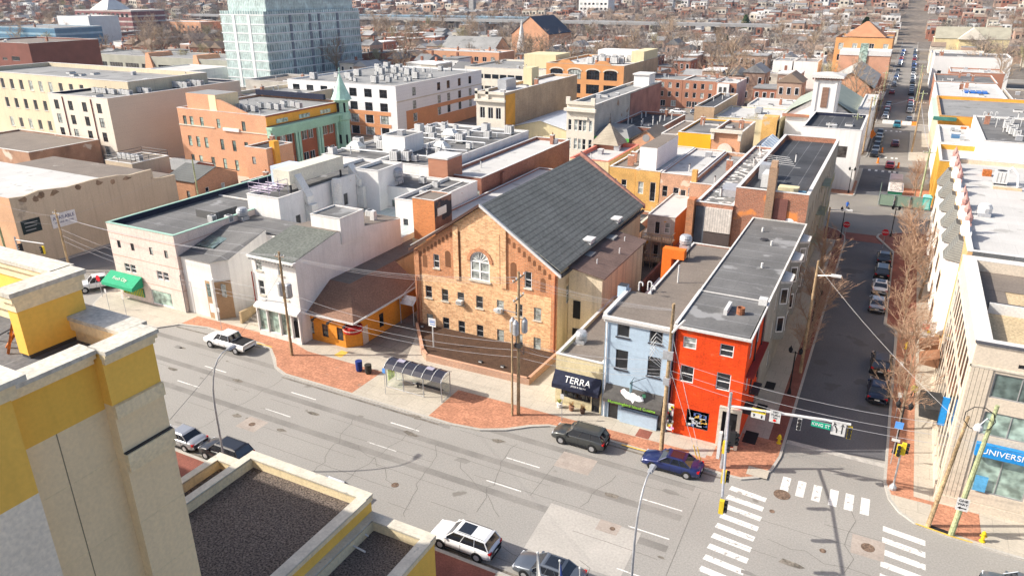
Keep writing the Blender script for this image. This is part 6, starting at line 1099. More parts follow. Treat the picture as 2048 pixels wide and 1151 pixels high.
# ---------------- bare trees ----------------
def tree_parts(seed, H, nl, w, tm, cm, ns_=8, nt_=5, nq=3, rr0=.13):
    """trunk that runs up through the crown; limbs rise off it in a vase, each with two more orders of ever finer twigs"""
    q = random.Random(seed); T = MB(); K = MB(); p = Vector((0,0,0)); d = Vector((0,0,1)); axis = [p.copy()]; n = 7
    for i in range(n):
        d = (d+Vector((q.uniform(-.1,.1),q.uniform(-.1,.1),.12))).normalized(); e = p+d*(H*.82/n); T.tube(p, e, rr0*(1-i/n)+w, rr0*(1-(i+1)/n)+w, tm, 6, False); p = e; axis.append(p.copy())
    def twig(a, b, w0):
        s_ = (b-a).cross(Vector((q.uniform(-1,1),q.uniform(-1,1),q.uniform(-.3,.3)))).normalized()*w0; K.face([a-s_,a+s_,b+s_*.35,b-s_*.35],cm)
    for k in range(nl):
        t = q.uniform(.24,.97); f = t*n; a = axis[int(f)].lerp(axis[min(int(f)+1,n)],f-int(f)); az = k*2.4+q.uniform(-.5,.5); L = H*(.50-.28*t)*q.uniform(.8,1.25); el = q.uniform(.55,.95)+t*.25
        d = Vector((cos(az)*cos(el),sin(az)*cos(el),sin(el))); c = [a]; m_ = a
        for i in range(4): d = (d+Vector((q.uniform(-.16,.16),q.uniform(-.16,.16),q.uniform(0,.12)))).normalized(); e = m_+d*L/4; K.tube(m_, e, max(rr0*.42*(1-i/4),w), max(rr0*.42*(1-(i+1)/4),w), cm, 3, False); m_ = e; c.append(m_)
        for _ in range(ns_):
            u = q.uniform(.2,1)*3.99; b0 = c[int(u)].lerp(c[int(u)+1],u-int(u)); sd = (d+Vector((q.gauss(0,.55),q.gauss(0,.55),q.gauss(.1,.35)))).normalized(); b1 = b0+sd*L*q.uniform(.25,.5); twig(b0,b1,w*1.6)
            for _ in range(nt_):
                g0 = b0.lerp(b1,q.uniform(.25,1)); gd = (sd+Vector((q.gauss(0,.5),q.gauss(0,.5),q.gauss(.15,.3)))).normalized(); g1 = g0+gd*L*q.uniform(.12,.28); twig(g0,g1,w)
                for _ in range(nq): h0 = g0.lerp(g1,q.uniform(.2,.9)); twig(h0,h0+(gd+Vector((q.gauss(0,.6),q.gauss(0,.6),q.gauss(.1,.3)))).normalized()*L*q.uniform(.06,.15),w*.7)
    return T, K
BARK = M('grey_brown_bark',(.24,.19,.14),var=.3,ns=2,obj=True); TWR = M('russet_twigs',(.42,.28,.19),var=.15,ns=1,obj=True,rnd=.15); TWB = M('tan_twigs',(.36,.27,.19),var=.2,ns=1,obj=True,rnd=.25); TWG = M('pale_olive_twigs',(.42,.37,.22),var=.2,ns=1,obj=True,rnd=.2)
def make_tree(name, T, K, label, cat='tree', group=None, loc=(0,0,0)):
    r = thing(name, label, cat, loc, group); o = obj('trunk', T, None, (0,0,0)); o.parent = r; o = obj('crown', K, None, (0,0,0)); o.parent = r; return r
SP = []
for s in range(3):
    T,K = tree_parts(40+s, 7.4, 16, .012, BARK, TWR); SP.append((T,K))
street = [(4.6,93.5,1.15,'russet bare street tree in the middle of the right pavement row'),(4.7,84.3,1.0,'russet bare street tree beside the hanging banner'),(4.9,76.2,1.0,'russet bare street tree over the dark parked hatchback'),(5.2,70.6,1.1,'russet bare street tree beside the walking person'),(4.9,64.5,1.0,'russet bare street tree nearest the right corner signal'),(4.8,103,1.3,'large russet bare street tree by the silver parked cars'),(4.4,113,1.1,'thin bare street tree near the far junction'),(6.4,98,1.25,'russet bare tree pressed against the ornate terrace'),(-4.3,78.5,1.25,'bare street tree left of the side street by the bay windows'),(-4.6,91.4,1.2,'bare street tree left of the side street under the black roof building'),(-4.5,85,1.1,'small bare street tree between the two left pavement trees'),(-4.4,73.5,.8,'thin leafless sapling by the wooden pole on the left pavement')]
protos = []
for i,(x,y,s,lab) in enumerate(street):
    if i < 3: r = make_tree('street_tree', *SP[i], lab, loc=(x,y,.13)); protos.append(r); r.scale = (s,s,s); r['group'] = 'russet street trees'
    else: copy_tree(protos[i%3],(x,y,.13),rf.uniform(0,6.28),lab,'russet street trees',s)
for i,(x,y,s) in enumerate(((-7,160,.9),(-6.5,167,1),(-6.8,199,1.1),(-6.5,207,1.2),(-6.3,214,1.1),(5.5,150,.9),(5.2,156,.8),(-7,178 if 0 else 191,.9))): copy_tree(protos[i%3],(x,y,.13),rf.uniform(0,6.28),['bare tree left of the street beyond the junction, nearest','bare tree left of the street beyond the junction, second','bare tree beside the long white church wing, nearest','bare tree beside the long white church wing, second','bare tree beside the long white church wing, third','bare tree behind the green fence','bare tree behind the green skip','bare tree beside the white church door'][i],'russet street trees',s)
FT = []
for s,(tw,H) in enumerate(((TWB,13),(TWB,16),(TWG,12))):
    T,K = tree_parts(70+s, H, 22, .03, BARK, tw, 7, 4, 2, .28); FT.append(make_tree('bare_tree',T,K,'leafless tan tree among the far rooftops',group='bare trees among the far rooftops',loc=[(-100,243,0),(-110,262,0),(-31,187.5,0)][s]))
FT[2]['label'] = 'leafless yellowish tree beside the cream gable end building'; FT[2].scale = (.6,)*3
EVL = M('evergreen_leaf',(.055,.09,.03),var=.4,ns=1.2,obj=True); ev = MB(); q = random.Random(5)
for k in range(900):
    z = q.uniform(.12,1); a = q.uniform(0,2*pi); rr_ = (1-z)**.7*3.6*q.uniform(.4,1)+.2; c_ = Vector((rr_*cos(a),rr_*sin(a),1+z*9)); u = Vector((q.uniform(-1,1),q.uniform(-1,1),q.uniform(-1,1))).normalized()*.45; v_ = u.orthogonal().normalized()*.4; ev.face([c_+u,c_+v_,c_-u,c_-v_],EVL)
et = MB(); et.tube((0,0,0),(0,0,8),.25,.08,BARK,6); EVT = make_tree('evergreen_tree',et,ev,'dark green conifer between the brick row and the chapel',group=None,loc=(-190,308,0))
for x,y,s,lab in ((-150,345,1.1,'round evergreen right of the brick church'),(-28,560,1.8,'large evergreen beside the avenue on the slope'),(62,470,1.8,'palm like evergreen near the top right corner'),(-120,640,1.6,'evergreen on the far slope above the rooftops'),(-300,330,1.2,'evergreen beside the elevated tracks'),(-196,300,1.0,'yellow green shrub tree left of the dark conifer'),(-90,430,1.2,'small evergreen among the brick rows')): copy_tree(EVT,(x,y,hill(x,y)-.2),rf.uniform(0,6),lab,None,s)
nT = 3
spots = []
for _ in range(4000):
    if nT >= 190: break
    y = 240*math.exp(rf.uniform(0,1.05)); x = rf.uniform(-1.9*y-20, .16*y+10)
    if -10 < x < 9 or not inview(x,y,5,10) or any(abs(y-s) < 8 for s in (231.5,300,372,450,540,640)): continue
    if any(hypot(x-a,y-c) < 9 for a,c in spots): continue
    spots.append((x,y)); copy_tree(FT[rf.choice((0,0,1,1,2))],(x,y,hill(x,y)-.2),rf.uniform(0,6.28),'leafless tan tree among the far rooftops','bare trees among the far rooftops',rf.uniform(.85,1.35)); nT += 1
# ---------------- far houses ----------------
HP = []
HB = [M('far_red_brick',(.30,.13,.085),var=.15,rnd=.3,ns=.3),M('far_salmon_brick',(.42,.28,.21),var=.1,rnd=.2,ns=.3),M('far_cream_wall',(.60,.55,.46),var=.08,rnd=.15),M('far_white_wall',(.72,.71,.69),var=.05,rnd=.1)]
HR = [M('far_white_roof',(.70,.69,.67),var=.08,rnd=.15),M('far_grey_roof',(.24,.24,.24),var=.15,rnd=.4),M('far_brown_roof',(.27,.2,.15),var=.15,rnd=.3)]
WINS = {}
def fh(kind, wm_, rm_):
    w = MB(); d = MB(); W_, D_, H_ = 7.0, 11.0, 7.4
    w.box(-W_/2,W_/2,0,D_,0,H_,wm_)
    if kind == 'flat': d.box(-W_/2-.1,W_/2+.1,-.25,D_,H_-.15,H_+.2,rm_); d.box(-W_/2+.6,-W_/2+1.4,D_-2,D_-1.2,H_,H_+1.4,HB[0])
    elif kind == 'gx': d.hull([(-W_/2-.2,-.4,H_),(W_/2+.2,-.4,H_),(W_/2+.2,D_+.4,H_),(-W_/2-.2,D_+.4,H_)],[(-W_/2-.2,D_/2-.1,H_+1.9),(W_/2+.2,D_/2-.1,H_+1.9),(W_/2+.2,D_/2+.1,H_+1.9),(-W_/2-.2,D_/2+.1,H_+1.9)],rm_); d.box(W_/2-1,W_/2-.3,D_/2-1.4,D_/2-.7,H_,H_+3.3,HB[0])
    else: d.hull([(-W_/2-.4,-.3,H_),(W_/2+.4,-.3,H_),(W_/2+.4,D_,H_),(-W_/2-.4,D_,H_)],[(-.1,-.3,H_+2),(.1,-.3,H_+2),(.1,D_,H_+2),(-.1,D_,H_+2)],rm_)
    return w, d
def wobj():
    a = MB(); a.box(-.6,.6,-.06,.0,0,1.7,FRW); a.box(-.48,.48,-.09,-.06,.1,1.6,GLASSD); return a.mesh('window')
WMESH = wobj()
labs = []
for kind,kl in (('flat','flat'),('gx','pitched'),('gy','gable fronted')):
    for wi,wl in enumerate(('red brick','salmon brick','cream','white')):
        for ri in ((0,1) if kind == 'flat' else (1,2)):
            w, d = fh(kind,HB[wi],HR[ri]); HP.append((w.mesh('wall'), d.mesh('roof'), '%s %s roofed %s house in the far neighbourhood' % (kl,('white','grey','brown')[ri],wl)))
def house(i, x, y, rz, s, wins):
    wm_, dm_, lab = HP[i]; o = bpy.data.objects.new('house', wm_); C.objects.link(o); o.location = (x,y,hill(x,y)-.14); o.rotation_euler = (0,0,rz); o.scale = s
    tag(o, lab, 'house', 'far neighbourhood houses'); d = bpy.data.objects.new('roof', dm_); C.objects.link(d); d.parent = o
    if wins:
        for z in (1.0,4.6):
            for u in (-2.1,2.1) if wins == 1 else (-2.3,0,2.3):
                k = bpy.data.objects.new('window', WMESH); C.objects.link(k); k.parent = o; k.location = (u,0,z)
        for v in (3,8): k = bpy.data.objects.new('window', WMESH); C.objects.link(k); k.parent = o; k.location = (3.5,v,4.4); k.rotation_euler = (0,0,pi/2)
taken = [(-110,-70,220,265),(-140,-100,222,262),(-80,-44,236,258),(-345,-205,165,256),(-245,-210,212,280),(-194,-148,278,302),(-26,-4,240,328),(-62,-28,286,322),(5,52,228,412),(-196,-164,366,408),(-210,-160,316,345),(10,50,494,524),(-505,-385,390,430),(-475,-410,258,325),(-565,-490,368,404),(-105,-98,0,300)]
cnt = 0; rest = []
ys = []
for y0,y1 in ((238.5,293),(307,365),(379,443),(457,533),(547,633),(650,720),(735,800),(815,890),(905,980),(1000,1080),(1100,1200),(1220,1330),(1350,1480),(1500,1650),(1700,1850)): ys += [(y0+4,0),((y0+y1)/2,0),(y1-5,pi)]
for y,rz in ys:
    x = .17*y+14
    while x > -2.05*y:
        n = rf.randint(2,7); wi = rf.choice((0,0,1,1,2,3)); kind = rf.choice((0,0,0,0,0,1,2)); lst = kind*8+wi*2+rf.randint(0,1)
        for k in range(n):
            yy = y+rf.uniform(-.8,.8)+rf.uniform(-1,1)*(y > 640)*12; xx = x-k*7.05
            if (-11 < xx < 10) or not inview(xx,yy,8,25): continue
            if any(a-4 < xx < c+4 and e-11 < yy < g+1 for a,c,e,g in taken): continue
            if rf.random() < (.12 if y < 420 else .38): continue
            s = (1,1,rf.choice((.8,1,1.15,1.3))) if y < 640 else (rf.uniform(.9,1.5),1.2,rf.uniform(.8,1.3))
            if cnt < 298: house(lst if rf.random() < .8 else rf.randrange(24), xx, yy, rz, s, 0 if y > 420 else (1 if rf.random() < .5 else 2)); cnt += 1
            else: rest.append((xx,yy,lst if rf.random() < .7 else rf.randrange(24),s))
        x -= n*7.05+rf.choice((0,1.5,4,9))+(y > 640)*rf.uniform(0,14)
b = MB()
for xx,yy,i,s in rest:
    z = hill(xx,yy)-.2; W_ = 3.5*s[0]; H_ = 7.4*s[2]; wm_ = HB[(i%8)//2]; kind = i//8; rm_ = HR[(i%2) if kind == 0 else 1+i%2]
    b.box(xx-W_,xx+W_,yy,yy+10,z,z+H_,wm_,rm_,False)
    b.face([(xx-W_*.7,yy-.08,z+H_*.55),(xx-W_*.2,yy-.08,z+H_*.55),(xx-W_*.2,yy-.08,z+H_*.8),(xx-W_*.7,yy-.08,z+H_*.8)],SHADE); b.face([(xx+W_*.2,yy-.08,z+H_*.55),(xx+W_*.7,yy-.08,z+H_*.55),(xx+W_*.7,yy-.08,z+H_*.8),(xx+W_*.2,yy-.08,z+H_*.8)],SHADE)
    if kind: b.hull([(xx-W_,yy-.3,z+H_),(xx+W_,yy-.3,z+H_),(xx+W_,yy+10.3,z+H_),(xx-W_,yy+10.3,z+H_)],[(xx-W_,yy+4.9,z+H_+1.9),(xx+W_,yy+4.9,z+H_+1.9),(xx+W_,yy+5.1,z+H_+1.9),(xx-W_,yy+5.1,z+H_+1.9)],rm_)
o = obj('distant_houses', b); tag(o,'mass of small houses covering the far slope','houses',kind='stuff')
# far woods: one mass of leafless crowns
import numpy as np
def crown(seed, nl, nt_, w):
    q = random.Random(seed); V = []; 
    def strip(a, b, w0):
        s_ = (b-a).cross(Vector((q.uniform(-1,1),q.uniform(-1,1),q.uniform(-1,1)))).normalized()*w0; V.extend((tuple(a+s_),tuple(a-s_),tuple(b)))
    strip(Vector((0,0,0)),Vector((0,0,.8)),w*2)
    for _ in range(nl):
        a = Vector((0,0,q.uniform(.25,.5))); z = q.uniform(-.3,1); t = q.uniform(0,2*pi); r_ = (1-z*z)**.5*.42; e = Vector((r_*cos(t),r_*sin(t),.66+z*.36))
        strip(a,e,w*1.5)
        for _ in range(nt_):
            m_ = a.lerp(e,q.uniform(.3,.95)); d = Vector((q.gauss(0,1),q.gauss(0,1),q.gauss(.5,1))).normalized()*q.uniform(.08,.2); strip(m_,m_+d,w)
    return np.array(V)
CR = [crown(k,16,13,.0048) for k in range(4)]; vs = []; mi = []
WD = M('distant_twigs',(.25,.205,.175),var=.3,ns=.05,fine=.15,fs=.4); WD2 = M('distant_evergreen',(.05,.065,.05),var=.3,ns=.05)
cntw = 0
for _ in range(14000):
    if cntw > 3600: break
    y = 300*math.exp(rf.uniform(0,2.0)); x = rf.uniform(-2.0*y, .17*y+10)
    if y < 560 and rf.random() < .45: continue
    if not inview(x,y,8,15) or -11 < x < 10: continue
    if any(a-2 < x < c+2 and e-2 < y < g+2 for a,c,e,g in taken): continue
    if noise.noise(Vector((x*.006,y*.006,3))) < -.1: continue
    cntw += 1; H_ = rf.uniform(10,18); t = rf.uniform(0,6.28); c_ = CR[rf.randrange(4)]; R_ = np.array([[cos(t),-sin(t),0],[sin(t),cos(t),0],[0,0,1]]); s_ = np.array([H_*rf.uniform(.9,1.2)]*2+[H_]); wd = 1 if y < 800 else 1.6
    v = (c_*s_)@R_.T+np.array([x,y,hill(x,y)-.2]); vs.append(v); mi.append(np.full(len(v)//3, 1 if rf.random() < .05 else 0))
vs = np.concatenate(vs); mi = np.concatenate(mi).astype(np.int32); nf = len(mi); me = bpy.data.meshes.new('distant_woods')
me.vertices.add(len(vs)); me.vertices.foreach_set('co', vs.astype(np.float32).ravel()); me.loops.add(nf*3); me.loops.foreach_set('vertex_index', np.arange(nf*3,dtype=np.int32)); me.polygons.add(nf); me.polygons.foreach_set('loop_start', np.arange(0,nf*3,3,dtype=np.int32)); me.polygons.foreach_set('material_index', mi)
me.materials.append(WD); me.materials.append(WD2); me.update(calc_edges=True); o = bpy.data.objects.new('distant_woods', me); C.objects.link(o)
tag(o,'leafless woods spread between the far houses','woods',kind='stuff')
# ---------------- vehicles ----------------
TYRE = M('tyre_rubber',(.02,.02,.02),var=0,fine=0); RIM = M('alloy_rim',(.5,.5,.52),rough=.3,metal=.6,var=0,fine=0); CGL = M('car_glass',(.015,.018,.025),rough=.05,spec=1,var=0,fine=0); HLT = M('headlight_glass',(.7,.72,.75),rough=.1,var=0,fine=0); TLT = M('tail_light_red',(.5,.01,.01),rough=.2,var=0,fine=0); BLK = M('black_plastic',(.02,.02,.022),var=0,fine=0); PLT = M('number_plate',(.7,.7,.65),var=0,fine=0)
def paint(n, c, met=.35):
    mt = M(n, c, rough=.28, metal=met, var=0, fine=0, spec=.6); b_ = mt.node_tree.nodes['Principled BSDF']; b_.inputs['Coat Weight'].default_value = .6; return mt
# body stations: (x, halfwidth factor, z bottom, z shoulder)
KINDS = {
 'sedan': dict(L=4.8,W=1.82,st=[(2.4,.80,.34,.58),(2.25,.93,.24,.70),(1.7,.99,.2,.80),(.95,1,.2,.90),(0,1,.2,.93),(-1.2,1,.2,.96),(-1.9,.98,.22,.97),(-2.28,.92,.3,.92),(-2.4,.84,.42,.80)],gh=(1.05,-1.75,.35,-1.05,1.44),wb=(1.42,-1.38),wr=.33),
 'suv': dict(L=4.75,W=1.9,st=[(2.37,.82,.42,.72),(2.22,.94,.32,.90),(1.7,.99,.28,1.0),(1.0,1,.28,1.06),(0,1,.28,1.08),(-1.4,1,.28,1.1),(-2.1,.98,.3,1.1),(-2.33,.93,.36,1.05),(-2.38,.9,.5,.9)],gh=(1.15,-2.25,.45,-1.9,1.68),wb=(1.42,-1.4),wr=.37),
 'pickup': dict(L=5.9,W=2.0,st=[(2.95,.84,.5,.85),(2.8,.95,.42,1.05),(2.1,.99,.4,1.15),(1.2,1,.4,1.2),(0,1,.4,1.2),(-.9,1,.4,1.2),(-1.0,1,.4,1.18),(-2.8,1,.45,1.18),(-2.95,.97,.5,1.15)],gh=(1.35,-.95,.7,-.75,1.9),wb=(1.85,-1.85),wr=.41),
 'van': dict(L=5.6,W=2.0,st=[(2.8,.84,.4,.9),(2.65,.95,.32,1.1),(2.2,1,.3,1.25),(0,1,.3,1.3),(-2.7,1,.3,1.3),(-2.8,.98,.4,1.25)],gh=(2.35,-2.75,1.55,-2.7,2.4),wb=(1.8,-1.7),wr=.36)}
def make_car(kind, pm, name, label, cat, detail=True, roofm=None, rack=False, sun=False, sx=1.0):
    K = KINDS[kind]; hw = K['W']/2; r = thing(name, label, cat, (0,0,0)); b = MB()
    rings = []
    for x,w_,zb,zt in K['st']:
        h = hw*w_; rings.append([(x*sx,s*a*h,z) for s,a,z in ((-1,.86,zb),(-1,.98,zb+.12),(-1,1.0,zb+(zt-zb)*.55),(-1,.96,zt-.06),(-1,.84,zt),(-1,.3,zt+.035),(1,.3,zt+.035),(1,.84,zt),(1,.96,zt-.06),(1,1.0,zb+(zt-zb)*.55),(1,.98,zb+.12),(1,.86,zb))])
    n = len(rings[0]); base = len(b.v)
    for q in rings: b.v += q
    q_ = b.mi(pm)
    for i in range(len(rings)-1):
        for j in range(n): k = (j+1)%n; b.f.append((base+i*n+j,base+i*n+k,base+(i+1)*n+k,base+(i+1)*n+j)); b.m.append(q_)
    b.f.append(tuple(base+j for j in range(n))); b.m.append(q_); b.f.append(tuple(base+(len(rings)-1)*n+n-1-j for j in range(n))); b.m.append(q_)
    body = obj('body', b, None, (0,0,0)); body.parent = r
    for p in body.data.polygons: p.use_smooth = True
    f0,r0,f1,r1,zr = K['gh']; f0*=sx; r0*=sx; f1*=sx; r1*=sx; zb = K['st'][3][3]-.03; bw = hw*.9; tw = hw*.74
    def gp(t, s, u): # side point: t along, u up 0..1
        xb = f0+(r0-f0)*t; xt = f1+(r1-f1)*t; return (xb+(xt-xb)*u, s*(bw+(tw-bw)*u), zb+(zr-.05-zb)*u)
    g = MB(); g.hull([gp(0,-1,0),gp(0,1,0),gp(1,1,0),gp(1,-1,0)],[gp(0,-1,1),gp(0,1,1),gp(1,1,1),gp(1,-1,1)],CGL); o = obj('windows', g, None, (0,0,0)); o.parent = r
    p = MB(); tm = roofm or pm; rr_ = .02
    p.hull([(f1+.06,-tw-.02,zr-.07),(f1+.06,tw+.02,zr-.07),(r1-.06,tw+.02,zr-.07),(r1-.06,-tw-.02,zr-.07)],[(f1-.12,-tw+.1,zr),(f1-.12,tw-.1,zr),(r1+.15,tw-.1,zr),(r1+.15,-tw+.1,zr)],tm)
    for s in (-1,1):
        for t,w_ in ((0,.035),(.36,.02),(.68,.025),(1,.045)):
            if kind == 'pickup' and t == .68: continue
            a = gp(t,s,0); c = gp(t,s,1); p.tube((a[0],a[1]+s*.01,a[2]),(c[0],c[1]+s*.01,c[2]),w_,w_,pm if kind != 'van' else pm,4)
        a = gp(0,s,0); c = gp(1,s,0); p.tube((a[0],a[1]+s*.01,a[2]),(c[0],c[1]+s*.01,c[2]),.025,.025,pm,4)
    if kind == 'van':
        for s in (-1,1): p.hull([gp(.3,s,.05),gp(.98,s,.05),gp(.98,s,1),gp(.3,s,1)],[(x,y+s*.03,z) for x,y,z in (gp(.3,s,.05),gp(.98,s,.05),gp(.98,s,1),gp(.3,s,1))],pm)
    o = obj('roof', p, None, (0,0,0)); o.parent = r
    if sun: s_ = MB(); s_.box(f1-1.25,f1-.25,-tw*.72,tw*.72,zr+.002,zr+.015,CGL); o = obj('sunroof', s_, None, (0,0,0)); o.parent = r
    if rack:
        for s in (-1,1): s_ = MB(); s_.path([(f1-.2,s*tw*.9,zr),(f1-.35,s*tw*.9,zr+.06),(r1+.25,s*tw*.9,zr+.06),(r1+.15,s*tw*.9,zr)],.02,METD,4); o = obj('roof_rail', s_, None, (0,0,0)); o.parent = r
    if kind == 'pickup':
        s_ = MB(); s_.box(-2.82,-1.02,-hw*.82,hw*.82,K['st'][6][3]-.0,K['st'][6][3]+.045,BLK); s_.box(-2.8,-1.04,-hw*.78,hw*.78,1.23,1.235,SHADE); o = obj('truck_bed', s_, None, (0,0,0)); o.parent = r
    wr = K['wr']; zl = K['st'][3][2]; xf_ = K['st'][0][0]*sx; xr_ = K['st'][-1][0]*sx
    if detail:
        for s in (-1,1): t_ = MB(); t_.box(K['wb'][1]*sx+wr+.1,K['wb'][0]*sx-wr-.1,s*hw-.02,s*hw+.012,zl+.02,zl+.14,BLK); o = obj('sill', t_, None, (0,0,0)); o.parent = r
        for x_ in (xf_,xr_): t_ = MB(); t_.box(x_-.03,x_+.03,-hw*.72,hw*.72,zl+.1,zl+.28,BLK); o = obj('bumper', t_, None, (0,0,0)); o.parent = r
        t_ = MB(); t_.tube((f1*.6+f0*.4-.02,-.35,zb+.05),(f1*.6+f0*.4+.3,.3,zb+.08),.012,.012,BLK,4); o = obj('wiper', t_, None, (0,0,0)); o.parent = r
    for wx in K['wb']:
        for s in (-1,1):
            a = MB(); a.tube((wx*sx,s*(hw-.22),wr),(wx*sx,s*(hw+.012),wr),wr+.055,wr+.055,BLK,16); o = obj('wheel_arch', a, None, (0,0,0)); o.parent = r
            t = MB(); t.tube((wx*sx,s*(hw-.2),wr),(wx*sx,s*(hw+.03),wr),wr,wr,TYRE,16); o = obj('wheel', t, None, (0,0,0)); o.parent = r
            m_ = MB(); m_.tube((wx*sx,s*(hw),wr),(wx*sx,s*(hw+.045),wr),wr*.64,wr*.6,RIM,10); e = obj('rim', m_, None, (0,0,0)); e.parent = o
    if detail:
        xf = K['st'][1][0]*sx; xr = K['st'][-2][0]*sx; zf = K['st'][1][3]; zr_ = K['st'][-2][3]
        for s in (-1,1):
            h = MB(); h.box(xf-.05,xf+.07,s*hw*.72-.17,s*hw*.72+.17,zf-.16,zf-.03,HLT); o = obj('headlight', h, None, (0,0,0)); o.parent = r
            h = MB(); h.box(xr-.06,xr+.12,s*hw*.78-.14,s*hw*.78+.14,zr_-.2,zr_-.02,TLT); o = obj('tail_light', h, None, (0,0,0)); o.parent = r
            h = MB(); h.box(f0-.25,f0-.1,s*(bw+.02),s*(bw+.2),zb+.03,zb+.16,pm); o = obj('wing_mirror', h, None, (0,0,0)); o.parent = r
        h = MB(); h.box(K['st'][0][0]*sx-.01,K['st'][0][0]*sx+.015,-hw*.5,hw*.5,.5,.62,BLK); o = obj('grille', h, None, (0,0,0)); o.parent = r
        h = MB(); h.box(K['st'][-1][0]*sx-.015,K['st'][-1][0]*sx+.01,-.22,.22,.6,.72,PLT); o = obj('number_plate', h, None, (0,0,0)); o.parent = r
        d = MB()
        for s in (-1,1):
            for t in (.04,.38,.72): a = gp(t,s,0); d.box(a[0]-.008,a[0]+.008,s*(hw+.002)-.004,s*(hw+.002)+.004,K['st'][3][2]+.15,zb-.05,BLK)
        o = obj('door_seams', d, None, (0,0,0)); o.parent = r
    return r
PW_ = paint('paint_white',(.78,.78,.78),0); PS_ = paint('paint_silver',(.42,.43,.45),.5); PG_ = paint('paint_slate_grey',(.14,.16,.19),.5); PK_ = paint('paint_black',(.015,.016,.02),.2); PB_ = paint('paint_navy_blue',(.012,.022,.11),.3); PGR = paint('paint_dark_grey_green',(.06,.065,.065),.4); PR_ = paint('paint_red',(.45,.01,.015),.1); PBL = paint('paint_bright_blue',(.03,.12,.5),.2); PTL = paint('paint_teal',(.03,.2,.26),.2); PDR = paint('paint_maroon',(.14,.01,.03),.3)
def put(r, x, y, rz, z=0): r.location = (x,y,z); r.rotation_euler = (0,0,rz); return r
put(make_car('pickup',PW_,'pickup_truck','white crew cab pickup with open dark bed parked on the main road','pickup truck',sx=1.0), -60.0, 49.45, pi+.01)
put(make_car('suv',PGR,'parked_car','dark grey SUV with roof rails parked in front of the cream cafe','car',rack=True,sx=1.0), -19.3, 50.0, pi)
put(make_car('sedan',PB_,'parked_car','navy blue sedan with dark sunroof parked below the vermilion building','car',sun=True), -11.3, 50.0, pi)
put(make_car('suv',PW_,'parked_car','white SUV with glass roof parked beside the gravel roofed wing','car',rack=True,sun=True,sx=1.03), -21.6, 34.6, pi)
put(make_car('sedan',PG_,'parked_car','slate blue grey sedan with sunroof at the bottom edge of the road','car',sun=True), -15.2, 34.65, pi)
put(make_car('sedan',PS_,'parked_car','silver sedan parked beside the hotel, farthest left on the near kerb','car'), -49.7, 34.5, pi)
put(make_car('suv',PK_,'parked_car','black SUV with red tail lights parked behind the silver sedan','car',rack=True), -44.5, 34.6, pi)
put(make_car('sedan',PS_,'parked_car','pale silver car mostly hidden behind the gravel roof parapet','car',roofm=PW_), -33.6, 34.5, pi)
put(make_car('suv',PG_,'car','dark blue grey car entering at the bottom right corner','car'), 12.3, 46.4, pi)
put(make_car('pickup',PW_,'pickup_truck','white pickup waiting under the green shop awning','pickup truck'), -88.2, 54.2, pi/2+2.6)
S1 = put(make_car('sedan',PS_,'parked_car','silver sedan parked at the brick kerb bulge on the side street','car'), 1.85, 93.0, pi/2)
put(make_car('sedan',PW_,'parked_car','white sedan parked ahead of the silver one under the russet trees','car',sun=True), 1.9, 99.2, pi/2)
put(make_car('suv',PK_,'parked_car','black SUV nearest the far junction in the row of four','car'), 1.9, 105.0, pi/2)
put(make_car('sedan',PK_,'parked_car','black sedan foremost in the row by the far junction','car'), 1.9, 111.3, pi/2)
put(make_car('suv',PK_,'parked_car','black hatchback parked in front of the navy car on the side street','car',sx=.92), 2.9, 76.2, pi/2)
put(make_car('sedan',paint('paint_deep_navy',(.01,.018,.05),.3),'parked_car','deep navy sedan nearest the corner on the side street','car'), 2.9, 70.3, pi/2)
# far traffic: three shared cars recoloured
far_c = {}
def fcar(kind, pm, x, y, rz, label, grp='cars along the far avenue'):
    k = (kind,pm.name)
    if k not in far_c: far_c[k] = make_car(kind,pm,'distant_car',label,'car',detail=False); far_c[k]['group'] = grp; return put(far_c[k],x,y,rz)
    return copy_tree(far_c[k],(x,y,0),rz,label,grp)
fcar('sedan',PR_,.6,176.5,pi/2,'red car driving on the dark stretch beyond the junction',None); fcar('sedan',PDR,.9,203,pi/2,'maroon car driving past the orange barrier',None)
fcar('suv',PTL,.6,232,-pi/2,'teal truck parked behind the orange and white barrier',None)
cn = {'paint_black':'black','paint_silver':'silver','paint_white':'white','paint_slate_grey':'slate grey','paint_bright_blue':'bright blue','paint_red':'red','paint_maroon':'maroon'}
rc = random.Random(31); pal = [PK_,PS_,PW_,PG_,PBL,PR_,PK_,PS_]
for y in range(188,222,6):
    pm = rc.choice((PK_,PS_,PW_,PG_)); fcar('sedan',pm,-3.0,y+rc.uniform(-.5,.5),pi/2,'%s car parked on the left kerb before the far barrier' % cn[pm.name],'cars on the left kerb before the barrier')
for y0,y1 in ((244,292),(308,364),(380,442),(458,530)):
    for x in (-2.9,3.4):
        y = y0
        while y < y1:
            if rc.random() < .75: pm = rc.choice(pal); fcar(rc.choice(('sedan','suv')),pm,x,y,pi/2,'%s car parked along the far avenue' % cn[pm.name])
            y += 6.2
for k in range(6): pm = pal[k]; fcar('sedan' if k != 3 else 'suv',pm,-73+k*6.3,229.3,0,'%s car parked by the kerb before the brick terraces' % cn[pm.name],'cars before the brick terraces')
fcar('van',PW_,-47.5,229.5,0,'white van parked before the lilac sided house',None); fcar('van',PW_,-33,262 if 0 else 219,.2,'white van in the car park behind the white roofs',None)
for i in range(3):
    for k in range(7):
        if rc.random() < .8: pm = rc.choice(pal); fcar('sedan',pm,-59+k*2.9,192+i*10,pi/2,'%s car in the car park left of the church' % cn[pm.name],'cars in the car park')
for k in range(8): pm = rc.choice(pal); fcar('sedan',pm,-128+k*3.1,214,pi/2,'%s car in the lot behind the white and brick apartments' % cn[pm.name],'cars in the back lot')

